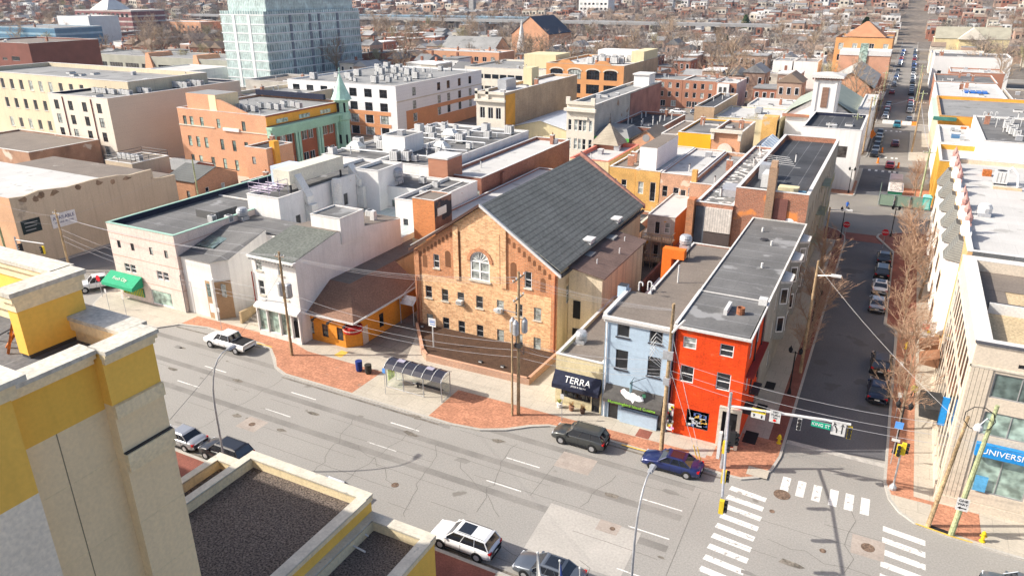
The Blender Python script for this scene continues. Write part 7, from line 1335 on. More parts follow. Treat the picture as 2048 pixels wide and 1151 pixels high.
# ---------------- street furniture ----------------
def pole(x,y,h,r0,lab,mat=WOOD,arms=(),cat='utility pole',z=.13,name='utility_pole',tilt=(0,0)):
    q = thing(name,lab,cat,(x,y,z)); t = MB(); tx_,ty_ = x+tilt[0],y+tilt[1]; t.tube((x,y,z),(tx_,ty_,z+h),r0,r0*.65,mat,9); obj('pole', t, q)
    for (az,dx,dy) in arms:
        a = MB(); a.tube((tx_-dx,ty_-dy,az),(tx_+dx,ty_+dy,az),.07,.07,mat,4); o = obj('crossarm', a, q); i_ = MB()
        for s in (-1,-.4,.4,1): i_.lathe(tx_+dx*s,ty_+dy*s,[(.05,az+.05),(.08,az+.12),(.05,az+.24)],METW,6)
        obj('insulators', i_, o)
    return q
p1 = pole(-25.9,51.35,13.9,.17,'tall wooden utility pole with three grey transformers before the brick hall',arms=((13.4,0,1.0),(11.6,0,.9)))
for dx,dy in ((-.5,-.15),(.45,.25),(0,-.55)):
    t = MB(); t.lathe(-25.9+dx,51.35+dy,[(.22,8.4),(.27,8.5),(.27,9.5),(.2,9.6),(.06,9.85)],METAL,10); obj('transformer', t, p1)
t = MB(); t.path([(-25.9,51.35,10.2),(-27.3,50.9,10.5),(-27.7,50.8,10.4)],.04,METAL,5); t.box(-28.0,-27.6,50.7,50.95,10.25,10.45,METW); obj('lamp_arm', t, p1)
t = MB(); t.path([(-25.7,51.3,6.8),(-25.3,51.2,6.5),(-25.3,51.2,7.6)],.03,METD,5); t.box(-26.2,-25.6,51.1,51.6,7.0,7.4,METD); obj('cable_box', t, p1)
pole(-26.35,51.0,9.4,.11,'thinner companion pole close to the tall transformer pole')
p2 = pole(-52.5,50.9,11.6,.16,'wooden utility pole with two transformers before the white shop',arms=((11.2,.5,.1),))
for dx in (-.55,.5): t = MB(); t.lathe(-52.3+dx,50.9,[(.26,6.9),(.33,7.0),(.33,8.3),(.25,8.4)],METAL,10); obj('transformer', t, p2)
t = MB(); t.path([(-52.5,50.8,6.2),(-54.6,50.3,6.3)],.05,METAL,5); t.box(-55.2,-54.5,50.15,50.45,6.2,6.38,METW); obj('lamp_arm', t, p2)
p3 = pole(-12.75,51.8,13.4,.19,'stout wooden utility pole between the pale blue and vermilion buildings',mat=M('ochre_pole_wood',(.36,.26,.15),var=.3,ns=1.4,fine=.2,streak=.5))
t = MB(); t.tube((-12.6,51.6,11.2),(-11.6,51.0,12.7),.1,.08,METW,6); obj('bracket_arm', t, p3)
t = MB()
for k in range(5): t.path([(-12.9,51.7,9+k*.3),(-13.8,51.4,9.6+k*.35),(-14.2,51.3,8.7+k*.4),(-13.2,51.6,7.9+k*.2)],.02,METW,4)
t.box(-13.2,-12.4,51.5,51.75,8.8,9.5,METAL); t.box(-13.0,-12.5,51.5,52.1,6.5,7.1,METAL); obj('cable_loops', t, p3)
g = MB()
for a,c in (((-12.7,51.8,11),(-9.3,51.5,.2)),((-12.7,51.8,8.2),(-9.6,51.6,.2))): g.tube(a,c,.02,.02,METW,4)
g.tube((-9.75,51.53,1.6),(-9.3,51.5,.14),.045,.045,YKERB,6); g.tube((-10.1,51.63,1.6),(-9.6,51.6,.14),.045,.045,YKERB,6); solo('guy_wire', g,'guy wires with yellow sleeves beside the stout pole','guy wire',(-9.5,51.5,.14))
pole(-4.2,71.3,12.0,.17,'wooden utility pole with lamp arm beside the side street',arms=())
g = MB(); g.path([(-4.2,71.3,10.6),(-2.6,70.9,11.0)],.05,METAL,5); g.box(-2.9,-2.0,70.75,71.05,10.9,11.1,METW); solo('street_light', g,'pale cobra head light on the side street wooden pole','street light',(-3,71,10.6))
pole(-5.4,103.5 if 0 else 97,10.5,.15,'wooden pole with lamp arm near the fire escape'); g = MB(); g.path([(-5.4,97,10.3),(-3.6,96.6,10.6)],.05,METAL,5); g.box(-3.8,-2.8,96.5,96.75,10.5,10.7,METW); solo('street_light', g,'pale cobra head light on the pole near the fire escape','street light',(-4,97,10))
p4 = pole(7.05,51.45,9.2,.17,'leaning ochre wooden pole at the right corner',mat=MATS['ochre_pole_wood'],tilt=(.7,.3)); p5 = pole(8.5,51.2,10.6,.2,'mossy green wooden pole carrying a one way sign at the right corner',mat=WOODG,tilt=(.6,.2))
t = MB(); t.path([(8.9,51.3,9.6),(8.6,50.5,10.1),(8.2,50.2,9.6)],.04,METAL,5); t.lathe(8.2,50.2,[(.12,9.3),(.3,9.35),(.25,9.6),(.1,9.75)],METW,10); obj('lamp', t, p5)
t = MB()
for k in range(9): a = 2*pi*k/9; t.tube((8.3+.9*cos(a),51.2,9.6+.9*sin(a)),(8.3+.9*cos(a+.7),51.2,9.6+.9*sin(a+.7)),.03,.03,BLK,4)
obj('cable_coil', t, p4)
q = thing('one_way_sign','white one way sign with black arrow on the mossy pole','sign',(8.4,50.9,2.3)); part('plate', q, lambda b: b.box(8.25,9.0,50.86,50.9,2.5,3.5,METW)); text('lettering','ONE',.27,(8.62,50.85,3.3),(pi/2,0,0),BLK,q); text('lettering','WAY',.27,(8.62,50.85,3.02),(pi/2,0,0),BLK,q); part('arrow', q, lambda b: b.face([(8.35,50.85,2.72),(8.55,50.85,2.85),(8.55,50.85,2.76),(8.9,50.85,2.76),(8.9,50.85,2.68),(8.55,50.85,2.68),(8.55,50.85,2.6)],BLK))
pole(-92.0,53.0,10.2,.16,'ochre wooden pole left of the green awning',mat=MATS['ochre_pole_wood'],arms=((9.8,.6,0),)); pole(-104.6,52.4,10.6,.17,'mossy wooden pole at the corner of the tan warehouse',mat=WOODG); pole(-97.5,79,11,.16,'mossy wooden pole behind the pink building',mat=WOODG)
for i,(x,y,h) in enumerate(((-7,168,12),(-5.5,176 if 0 else 188,13),(-5.2,200,12),(-4.8,212,12),(6.2,146,10),(4.6,196,12),(5,214,12),(5.0,262,12),(-5,262,12),(-5,284,12),(5,290,12))): pole(x,y,h,.2,['pole beside the white office','tall pole beside the church tower','pole beside the long white church wing','pole at the end of the white church wing','green tinted pole at the mustard corner','pole before the orange block','pole at the far end of the orange block','pole right of the avenue past the barrier','pole left of the avenue past the barrier','pole left of the avenue by the hotel','pole right of the avenue by the red brick building'][i],mat=WOODG if i%2 == 0 else WOOD,arms=((h-.6,.9,0),))
# curved street lamps
def lamp(x,y,lab,h=9.6,dx=.6,dy=3.0):
    q = thing('street_lamp',lab,'street lamp',(x,y,.13)); t = MB(); pts = [(x,y,.13),(x,y,h*.55)]+[(x+dx*(k/7)**2,y+dy*(k/7)**2.2,h*.55+(h*.45)*sin(pi/2*k/7)) for k in range(1,8)]
    for i in range(len(pts)-1): t.tube(pts[i],pts[i+1],.085-.006*i,.08-.006*i,METAL,8)
    obj('pole', t, q); e = pts[-1]; t = MB(); t.hull([(e[0]-.16,e[1]-.1,e[2]-.1),(e[0]+.16,e[1]-.1,e[2]-.1),(e[0]+.2,e[1]+.75,e[2]-.1),(e[0]-.2,e[1]+.75,e[2]-.1)],[(e[0]-.1,e[1]-.05,e[2]+.06),(e[0]+.1,e[1]-.05,e[2]+.06),(e[0]+.12,e[1]+.65,e[2]+.08),(e[0]-.12,e[1]+.65,e[2]+.08)],METAL); t.box(e[0]-.13,e[0]+.13,e[1]+.1,e[1]+.65,e[2]-.15,e[2]-.1,HLT); obj('lamp_head', t, q); return q
lamp(-43.1,33.2,'curved grey street lamp rising beside the black SUV',10.2,.1,2.0); lamp(-9.25,33.2,'curved grey street lamp in the foreground reaching over the road',9.9,.0,2.2)
# black heritage lamps
def hlamp(x,y,lab,h=4.6):
    q = thing('heritage_lamp',lab,'street lamp',(x,y,.13)); t = MB(); t.lathe(x,y,[(.2,.13),(.12,.6),(.07,.8),(.06,h)],BLK,8); t.path([(x-.45,y,h-.2),(x,y,h-.1),(x+.45,y,h-.2)],.04,BLK,5); obj('post', t, q)
    for s in (-.45,.45): t = MB(); t.lathe(x+s,y,[(.08,h-.2),(.17,h-.05),(.2,h+.2),(.05,h+.42),(.02,h+.55)],BLK,8); obj('lantern', t, q)
    return q
for x,y,lab in ((-4.5,119.5,'black twin lantern lamp at the left far corner of the side street'),(2.4,133 if 0 else 123.8,'black twin lantern lamp at the right far corner of the side street'),(-4.6,66.5,'black lantern lamp post on the left brick strip'),(-4.5,82.5,'black lantern lamp post farther up the left brick strip'),(4.6,60.3,'black lantern lamp post on the right corner brick strip'),(-5.6,143.9 if 0 else 149.2,'black twin lantern lamp across the junction on the left')): hlamp(x,y,lab)
# traffic signals
def signal(q,x,y,z,face,mat=M('signal_yellow'),lit=0):
    c = MB(); dx,dy = {'S':(0,-1),'E':(1,0),'W':(-1,0),'N':(0,1)}[face]; c.box(x-.15,x+.15,y-.13,y+.13,z-.98,z,mat)
    for k in range(3):
        zz = z-.18-.32*k; cx_,cy_ = x+dx*.16,y+dy*.16; col = (.7,.02,.01) if (k == 0 and lit) else (.03,.03,.03)
        c.tube((cx_,cy_,zz),(cx_+dx*.02,cy_+dy*.02,zz),.12,.12,M('lens_red',(.7,.02,.01)) if (k==0 and lit) else BLK,10); c.tube((cx_,cy_,zz+.1),(cx_+dx*.2,cy_+dy*.2,zz+.1),.13,.13,BLK,6)
    return obj('signal_head', c, q)
q = thing('traffic_signal_mast','grey traffic signal mast with long arms over both streets at the vermilion corner','traffic signal',(-7.7,51.7,.13)); t = MB(); t.tube((-7.7,51.7,.13),(-7.7,51.7,7.1),.17,.12,METAL,10); obj('mast', t, q)
t = MB(); t.path([(-7.7,51.7,5.9),(-1.0,52.3,6.25),(.9,52.5,6.25)],.11,METW,8); obj('mast_arm', t, q); t = MB(); t.path([(-7.7,51.7,5.7),(-6.9,46.9,6.2),(-5.65,39.7,6.3)],.085,METAL,8); obj('mast_arm', t, q)
for x,y in ((-6.9,46.6),(-6.2,43.1),(-5.65,39.9)): signal(q,x,y,5.95,'E')
signal(q,-2.55,52.15,6.0,'S',mat=METW,lit=1); signal(q,.9,52.45,6.1,'S',lit=1)
t = MB(); t.box(-7.35,-6.9,51.5,51.9,2.6,3.7,BLK); [t.lathe(-6.8,51.7,[(.16,z),(.18,z+.15),(.1,z+.25)],BLK,8) for z in (2.6,3.0,3.4)]; obj('signal_head', t, q); t = MB(); t.box(-8.2,-7.95,51.5,51.9,1.0,3.4,METW); obj('control_box', t, q)
for nm,x0,x1,zz0,zz1,m_ in (('left lane panel',-6.05,-5.0,5.75,6.15,M('signal_yellow')),('left lane panel',-6.05,-5.0,5.3,5.75,METW),('no turn panel',-4.7,-3.9,5.3,6.35,METW)): t = MB(); t.box(x0,x1,51.85,51.88,zz0,zz1,m_); obj('sign_plate', t, q)
text('lettering','NO',.24,(-4.3,51.84,6.17),(pi/2,0,0),BLK,q); text('lettering','TURN',.24,(-4.3,51.84,5.93),(pi/2,0,0),BLK,q); text('lettering','ON',.2,(-4.3,51.84,5.7),(pi/2,0,0),BLK,q); t = MB(); t.face([(-4.3+.12*cos(k*pi/5),51.835,5.48+.12*sin(k*pi/5)) for k in range(10)],M('lens_red')); obj('red_dot', t, q)
text('lettering','LEFT LANE',.2,(-5.52,51.84,5.95),(pi/2,0,0),BLK,q); t = MB(); [t.face(p,BLK) for p in ([(-5.9,51.84,5.65),(-5.75,51.84,5.65),(-5.8,51.84,5.4),(-5.85,51.84,5.4)],[(-5.3,51.84,5.4),(-5.2,51.84,5.4),(-5.2,51.84,5.65),(-5.3,51.84,5.65)])]; obj('arrow_marks', t, q)
s_ = thing('street_name_sign','green KING ST street name sign on the signal arm','sign',(-1.1,52.2,6.0)); part('plate', s_, lambda b: b.box(-1.75,-.4,52.05,52.08,5.65,6.1,M('sign_green',(0,.33,.2)))); text('lettering','KING ST',.34,(-1.07,52.04,5.88),(pi/2,0,0),FRW,s_)
s_ = thing('lane_sign','white lane direction sign with two black arrows on the signal arm','sign',(.1,52.3,6)); part('plate', s_, lambda b: b.box(-.35,.62,52.15,52.18,5.3,6.5,METW))
part('arrow', s_, lambda b: (b.face([(.35,52.14,5.5),(.43,52.14,5.5),(.43,52.14,6.1),(.35,52.14,6.1)],BLK), b.face([(.25,52.14,6.1),(.53,52.14,6.1),(.39,52.14,6.35)],BLK))); part('arrow', s_, lambda b: (b.face([(0.0,52.14,5.5),(.08,52.14,5.5),(.08,52.14,5.8),(-.08,52.14,6.1),(-.16,52.14,6.05),(0,52.14,5.77)],BLK), b.face([(-.26,52.14,6.0),(-.0,52.14,6.18),(-.2,52.14,6.35)],BLK)))
q = thing('pedestrian_signal','grey signal post with yellow signal head and blue sign at the right corner','traffic signal',(4.65,55.0,.13)); t = MB(); t.lathe(4.65,55.0,[(.28,.13),(.28,.35),(.12,.6),(.07,.7),(.06,4.3)],METAL,8); obj('post', t, q); signal(q,4.75,54.85,4.4,'E'); signal(q,4.45,54.8,4.2,'S')
s_ = thing('sign_post','blue square sign over a white plate on a thin post by the right kerb','sign',(4.4,58.5,.13)); t = MB(); t.tube((4.4,58.5,.13),(4.4,58.5,4.1),.035,.035,METAL,5); obj('post', t, s_); part('plate', s_, lambda b: b.box(4.1,4.7,58.44,58.47,3.5,4.1,M('sign_blue_pale',(.1,.3,.75)))); part('plate', s_, lambda b: b.box(4.1,4.7,58.42,58.46,2.3,2.55,METW))
for i,(x,y,lab) in enumerate(((4.5,66,'thin parking sign post by the nearest russet tree'),(4.5,72.5,'thin parking sign post by the walking person'),(-22.0,52.2,'thin sign post on the pavement before the cafe'),(-38.9,48.9,'thin bus stop post beside the shelter'),(-64.0,52.0,'thin sign post left of the courtyard steps'),(-77,49.6,'thin sign post by the left bus bay'),(-80.5,49.9,'second thin sign post by the left bus bay'))):
    q = thing('sign_post',lab,'sign post',(x,y,.13)); t = MB(); t.tube((x,y,.13),(x,y,2.9),.03,.03,METAL,5); obj('post', t, q); t = MB(); t.box(x-.16,x+.16,y-.05,y-.03,2.4,2.9,METW if i != 3 else M('sign_blue_pale')); obj('plate', t, q)
STOPM = M('stop_red',(.55,.01,.02),var=0,fine=0)
for x,y,lab in ((-3.9,118.6,'red STOP sign at the left end of the side street'),(1.5,117.0,'red STOP sign on the right kerb bulge of the side street')):
    q = thing('stop_sign',lab,'stop sign',(x,y,.13)); t = MB(); t.tube((x,y,.13),(x,y,2.4),.035,.035,METAL,5); obj('post', t, q)
    part('plate', q, lambda b: b.hull([(x+.5*cos(pi/8+k*pi/4),y-.04,2.6+.5*sin(pi/8+k*pi/4)) for k in range(8)],[(x+.5*cos(pi/8+k*pi/4),y-.07,2.6+.5*sin(pi/8+k*pi/4)) for k in range(8)],STOPM)); text('lettering','STOP',.34,(x,y-.075,2.6),(pi/2,0,0),FRW,q)
HY = M('hydrant_yellow',(.72,.5,.02),var=.1)
for x,y,lab in ((-4.15,57.4,'yellow fire hydrant by the vermilion corner kerb'),(10.4,51.4,'yellow fire hydrant on the pavement below the blue sign band'),(5.2,82,'yellow fire hydrant beneath the russet trees')):
    b = MB(); b.lathe(x,y,[(.2,.13),(.2,.2),(.12,.24),(.12,.7),(.16,.75),(.15,.85),(.08,.95),(.03,1.02)],HY,10); b.tube((x-.22,y,.6),(x+.22,y,.6),.06,.06,HY,6); b.tube((x,y-.2,.55),(x,y,.55),.08,.08,HY,6); solo('fire_hydrant', b, lab, 'fire hydrant', (x,y,.13))
for x,y,lab in ((7.2,51.5,'yellow kerb step by the leaning pole'),): sheet('yellow_kerb_paint', [(6.2,51.28),(8.5,50.92),(9.8,50.88),(9.8,51.02),(8.5,51.08),(6.3,51.42)], .15, YKERB)
# bus shelter
q = thing('bus_shelter','glass bus shelter with dark barrel roof on the wide pavement','bus shelter',(-36.2,51.2,.13)); FRM = METAL; AC_ = M('smoked_canopy',(.035,.035,.05),rough=.2,var=.1)
t = MB()
xs0,xs1,ya,yb = -39.6,-33.3,50.0,51.6
n = 6
prof = [(ya-.15,2.25),(ya+.25,2.6),(ya+.7,2.78),(ya+1.15,2.82),(yb-.05,2.7),(yb+.25,2.5)]
for i in range(5): t.face([(xs0-.1,prof[i][0],prof[i][1]),(xs1+.1,prof[i][0],prof[i][1]),(xs1+.1,prof[i+1][0],prof[i+1][1]),(xs0-.1,prof[i+1][0],prof[i+1][1])],AC_)
obj('canopy', t, q)
for x in lin(xs0-.1,xs1+.1,7): t = MB(); t.path([(x,y,z+.02) for y,z in prof],.035,METW,5); obj('roof_rib', t, q)
for x in (xs0,-37.6,-35.3,xs1): t = MB(); t.tube((x,ya+.05,.13),(x,ya+.05,2.5),.045,.045,FRM,6); obj('post', t, q)
for x in (xs0,xs1): t = MB(); t.tube((x,yb,.13),(x,yb,2.6),.045,.045,FRM,6); obj('post', t, q)
t = MB(); [t.tube(a,c,.03,.03,FRM,5) for a,c in (((xs0,yb,.3),(xs1,yb,.3)),((xs0,ya+.05,.2),(-35.3,ya+.05,.2)),((xs0,ya,2.3),(xs1,ya,2.3)),((xs1,ya,.2),(xs1,yb,.2)),((xs1,ya+.05,2.4),(xs1,yb,2.4)),((xs0,yb,1.2),(xs1,yb,1.2)))]; obj('rail', t, q)
CLR = M('clear_pane',(.55,.66,.55),rough=.05,var=0,fine=0); b_ = CLR.node_tree.nodes['Principled BSDF']; b_.inputs['Alpha'].default_value = .22
for a in (((xs0,yb,.35),(xs1,yb,.35),(xs1,yb,2.4),(xs0,yb,2.4)),((xs1,ya+.1,.3),(xs1,yb-.1,.3),(xs1,yb-.1,2.35),(xs1,ya+.1,2.35)),((xs0,ya+.1,.3),(xs0,yb-.1,.3),(xs0,yb-.1,2.35),(xs0,ya+.1,2.35)),((xs0,ya+.05,.3),(-37.7,ya+.05,.3),(-37.7,ya+.05,2.2),(xs0,ya+.05,2.2))): t = MB(); t.face(a,CLR); obj('glass_pane', t, q)
t = MB(); t.box(xs0+.05,xs0+.09,50.3,51.3,.7,1.9,M('advert_lime',(.45,.6,.1),var=.5,ns=3)); obj('poster', t, q); t = MB(); t.box(-37,-34,51.2,51.5,.5,.58,METD); t.box(-36.9,-36.8,51.25,51.45,.13,.5,METD); t.box(-34.2,-34.1,51.25,51.45,.13,.5,METD); obj('bench', t, q)
for x in (-38.3,-35.0): t = MB(); t.hull([(x-.4,50.7,2.82),(x+.4,50.7,2.82),(x+.4,51.15,2.86),(x-.4,51.15,2.86)],[(x-.4,50.7,2.87),(x+.4,50.7,2.87),(x+.4,51.15,2.91),(x-.4,51.15,2.91)],M('lilac_panel',(.35,.33,.42))); obj('roof_panel', t, q)
for x,y,lab,c,h in ((-44.0,51.4,'blue recycling bin by the pavement post',(.02,.04,.2),1.15),(-42.85,51.4,'dark slatted litter bin beside the blue bin',(.04,.035,.03),1.0)): b = MB(); m_ = M('bin_%d' % int(h*100),c,var=.2); b.lathe(x,y,[(.26,.13),(.33,.3),(.36,h),(.3,h+.05),(.36,h+.08),(.36,h+.14),(.28,h+.15)],m_,12); solo('litter_bin', b, lab, 'bin', (x,y,.13))
# beyond the junction: fence, skip, toilet
q = thing('construction_fence','green screened fence panels round the skip at the junction','fence',(3,142.6,.1))
for k in range(3):
    x = -.2+k*2.45; part('panel', q, lambda b: b.box(x,x+2.35,142.3+k*.2,142.36+k*.2,.3,2.2,M('fence_green',(.22,.3,.23),var=.1))); part('frame', q, lambda b: b.path([(x,142.25+k*.2,.1),(x,142.25+k*.2,2.3),(x+2.35,142.25+k*.2,2.3),(x+2.35,142.25+k*.2,.1)],.04,METAL,4))
part('side_panel', q, lambda b: b.box(-.3,-.24,142.4,152,.3,2.1,M('fence_green')))
b = MB(); SKG = M('skip_green',(.02,.15,.08),var=.15); b.box(1,3.3,146.5,153,.3,1.9,SKG); b.box(.9,3.4,146.4,153.1,1.9,2.05,METW); b.box(1.15,3.15,146.65,152.85,2.05,2.2,M('rubble',(.45,.4,.36),var=.5,ns=1.5,fine=.4)); solo('rubbish_skip', b,'green rubbish skip full of pale rubble behind the fence','skip',(2.1,149,.1))
b = MB(); b.box(.9,3.2,155.5,161,.3,2.0,METW); b.box(1,3.1,155.6,160.9,2.0,2.1,M('pale_tarp',(.6,.5,.48),var=.3)); solo('covered_trailer', b,'pale covered trailer parked behind the green skip','trailer',(2.1,158,.1))
q = thing('portable_toilet','turquoise portable toilet at the right end of the fence','toilet cabin',(7.2,143.2,.1)); TQ = M('turquoise_plastic',(.03,.42,.36),var=.05); part('cabin', q, lambda b: b.box(6.6,7.9,142.6,143.9,.15,2.35,TQ)); part('roof', q, lambda b: b.hull([(6.5,142.5,2.35),(8,142.5,2.35),(8,144,2.35),(6.5,144,2.35)],[(6.8,142.8,2.65),(7.7,142.8,2.65),(7.7,143.7,2.65),(6.8,143.7,2.65)],M('turquoise_pale',(.25,.6,.52)))); part('door', q, lambda b: b.box(6.8,7.7,142.55,142.59,.3,2.1,M('turquoise_pale')))
OBAR = M('barrier_orange',(.75,.22,.03),var=.05)
for k in range(7): b = MB(); x = -3.3+k*1.25; b.hull([(x,237,.0),(x+1.2,237,0),(x+1.2,237.6,0),(x,237.6,0)],[(x,237.2,1),(x+1.2,237.2,1),(x+1.2,237.4,1),(x,237.4,1)],OBAR if k in (3,6) else METW); solo('road_barrier', b,('orange' if k in (3,6) else 'white')+' plastic road barrier in the row across the avenue','barrier',(x,237,0),'road barriers across the avenue')
s_ = thing('work_sign','orange diamond roadworks sign on the left pavement before the barrier','sign',(-4.6,205,.1)); part('post', s_, lambda b: b.tube((-4.6,205,.1),(-4.6,205,1.6),.05,.05,METAL,5)); part('plate', s_, lambda b: b.hull([(-4.6,204.9,.9),(-3.7,204.9,2.1),(-4.6,204.9,3.3),(-5.5,204.9,2.1)],[(-4.6,204.95,.9),(-3.7,204.95,2.1),(-4.6,204.95,3.3),(-5.5,204.95,2.1)],OBAR))
for i,(x,y) in enumerate(((-1.9,180),(2.2,177),(-1.6,193))): b = MB(); b.lathe(x,y,[(.35,0),(.35,.1),(.2,.15),(.2,1.1),(.1,1.2)],OBAR,8); solo('traffic_drum', b,['orange drum left of the red car','orange drum right of the red car','orange drum behind the parked cars'][i],'traffic drum',(x,y,0))
# left corner signals
q = thing('traffic_signal_mast','signal arm with purple edged sign and yellow head over the left cross street','traffic signal',(-87.5,48.6 if 0 else 51.5,.13)); t = MB(); t.tube((-97.5,50.3,.1),(-97.5,50.3,6.8),.12,.1,METAL,8); t.path([(-97.5,50.3,6.4),(-92.0,50.6,6.6)],.07,METW,6); obj('mast', t, q); signal(q,-96.6,50.3,6.0,'S',BLK); signal(q,-92.4,50.6,6.2,'S')
s_ = thing('stop_sign','small red sign beside the green shop awning','stop sign',(-85.2,52.3,.13)); part('post', s_, lambda b: b.tube((-85.2,52.3,.13),(-85.2,52.3,2.6),.035,.035,METAL,5)); part('plate', s_, lambda b: b.hull([(-85.2+.42*cos(pi/8+k*pi/4),52.25,2.6+.42*sin(pi/8+k*pi/4)) for k in range(8)],[(-85.2+.42*cos(pi/8+k*pi/4),52.2,2.6+.42*sin(pi/8+k*pi/4)) for k in range(8)],STOPM))
# wall lamp posts (flags at the bottom edge)
for i,(x,y) in enumerate(((-14.6,31.5),(-13.15,31.5),(-11.87,31.5))):
    q = thing('flag_pole',['left','middle','right'][i]+' white flag pole at the bottom edge in front of the slate sedan','flag pole',(x,y,.13)); t = MB(); t.tube((x,y,.13),(x,y,4.7),.045,.035,METW,7); t.lathe(x,y,[(.02,4.7),(.08,4.76),(.08,4.84),(.02,4.9)],METW,8); obj('pole', t, q)
    t = MB(); t.hull([(x+.04,y,4.6),(x+.05,y,3.0),(x+.5,y-.3,2.7),(x+.2,y-.2,3.9)],[(x+.06,y+.03,4.6),(x+.07,y+.03,3.0),(x+.52,y-.27,2.7),(x+.22,y-.17,3.9)],METW if i == 0 else M('flag_blue',(.03,.06,.25)))
    if i < 2: obj('flag', t, q)
# cables
SPN = {}
def cable(a, c, sag, r_=.009, mat=None, lab='overhead cable strung between the poles', grp='overhead cables'):
    if grp == 'overhead cables':
        nm = lambda q: min((((q[0]-x)**2+(q[1]-y)**2),n_) for x,y,n_ in ((-92,53,'the left corner pole'),(-52.5,50.9,'the white shop pole'),(-25.9,51.35,'the three transformer pole'),(-12.75,51.8,'the stout vermilion corner pole'),(7.7,51.6,'the leaning right corner pole'),(-104.6,52.4,'the warehouse corner pole'),(-5,200,'the church side poles'),(5,210,'the poles by the orange block'),(60,51,'the right image edge'),(-150,40,'the left image edge'),(-20,54.8,'the cafe front'),(-97.5,79,'the mossy rear pole')))[1]
        k_ = nm(a)+' to '+nm(c); SPN[k_] = SPN.get(k_,0)+1; lab = 'overhead cable %sfrom %s' % ('' if SPN[k_] == 1 else ['','','second ','third ','fourth ','fifth ','sixth ','seventh ','eighth '][min(SPN[k_],8)],k_)
    b = MB(); n = 10; pts = []
    for i in range(n+1):
        t = i/n; p = Vector(a).lerp(Vector(c), t); p.z -= sag*4*t*(1-t); pts.append(tuple(p))
    b.path(pts, r_, mat or M('pale_cable',(.36,.36,.38),var=0,fine=0), 4); return solo('overhead_cable', b, lab, 'cable', a, grp)
A_,B_,C_,D_,E_ = (-92,53),(-52.5,50.9),(-25.9,51.35),(-12.75,51.8),(7.7,51.7)
for dy,z in ((-.8,13.3),(-.3,13.4),(.3,13.4),(.8,13.3)): cable((C_[0],C_[1]+dy,z),(B_[0],B_[1]+dy*.3,11.3),.8); cable((C_[0],C_[1]+dy,z),(D_[0],D_[1]+dy*.2,13.0),.4); cable((B_[0],B_[1]+dy*.3,11.3),(A_[0],A_[1],9.6),.9)
for z0,z1,z2,z3 in ((9.0,8.6,8.7,8.5),(8.3,7.4,7.8,7.6),(7.6,7.0,7.2,6.9)):
    cable((B_[0],B_[1],z1-1.2),(C_[0],C_[1],z0-1.6),1.0,.015); cable((C_[0],C_[1],z0-1.6),(D_[0],D_[1],z2),.5,.015); cable((D_[0],D_[1],z2),(E_[0],E_[1],z3),.7,.015); cable((B_[0],B_[1],z1-1.2),(A_[0],A_[1],z3-.6),1.1,.015)
cable((-12.75,51.8,7.4),(-18.9,54.7,5.4),.2); cable((-25.9,51.35,7.5),(-23.6,54.9,4.6),.2); cable((-25.9,51.35,8.0),(-27.7,63.4,6.0),.3); cable((-4.2,71.3,11.6),(7.6,51.6,8.6),.5,.013,M('white_cable',(.45,.45,.44),var=0,fine=0),'thick white cable crossing the side street to the right corner',None)
cable((7.6,51.6,8.4),(60,52,10),.8); cable((7.6,51.6,7.6),(60,51,9),.8); cable((-92,53,9.5),(-104.6,52.4,10),.3); cable((-104.6,52.4,9.6),(-160,48,12),.6); cable((-92,53,9),(-97.5,79,10.5),.4); cable((-92,53,8.4),(-150,30,14),.8)
for k in range(6): cable((-5.2+.3*k,188,12.6),(-4.9+.3*k,212,11.6),.4,.04); 
cable((-7,168,11.5),(-5.2,200,11.5),.5,.04); cable((-5.2,188,11),(5,214,11),.5,.04); cable((4.6,196,11.5),(6.2,146,9.6),.8,.04)
cable((-12.2,51.5,9.5),(-60,20,24),1.0,.025) if 0 else None
cable((-24.6,16.7,19.5),(-52.5,50.9,9.6),.5,.012,METD,'dark service cable running from the hotel wall across the road',None)
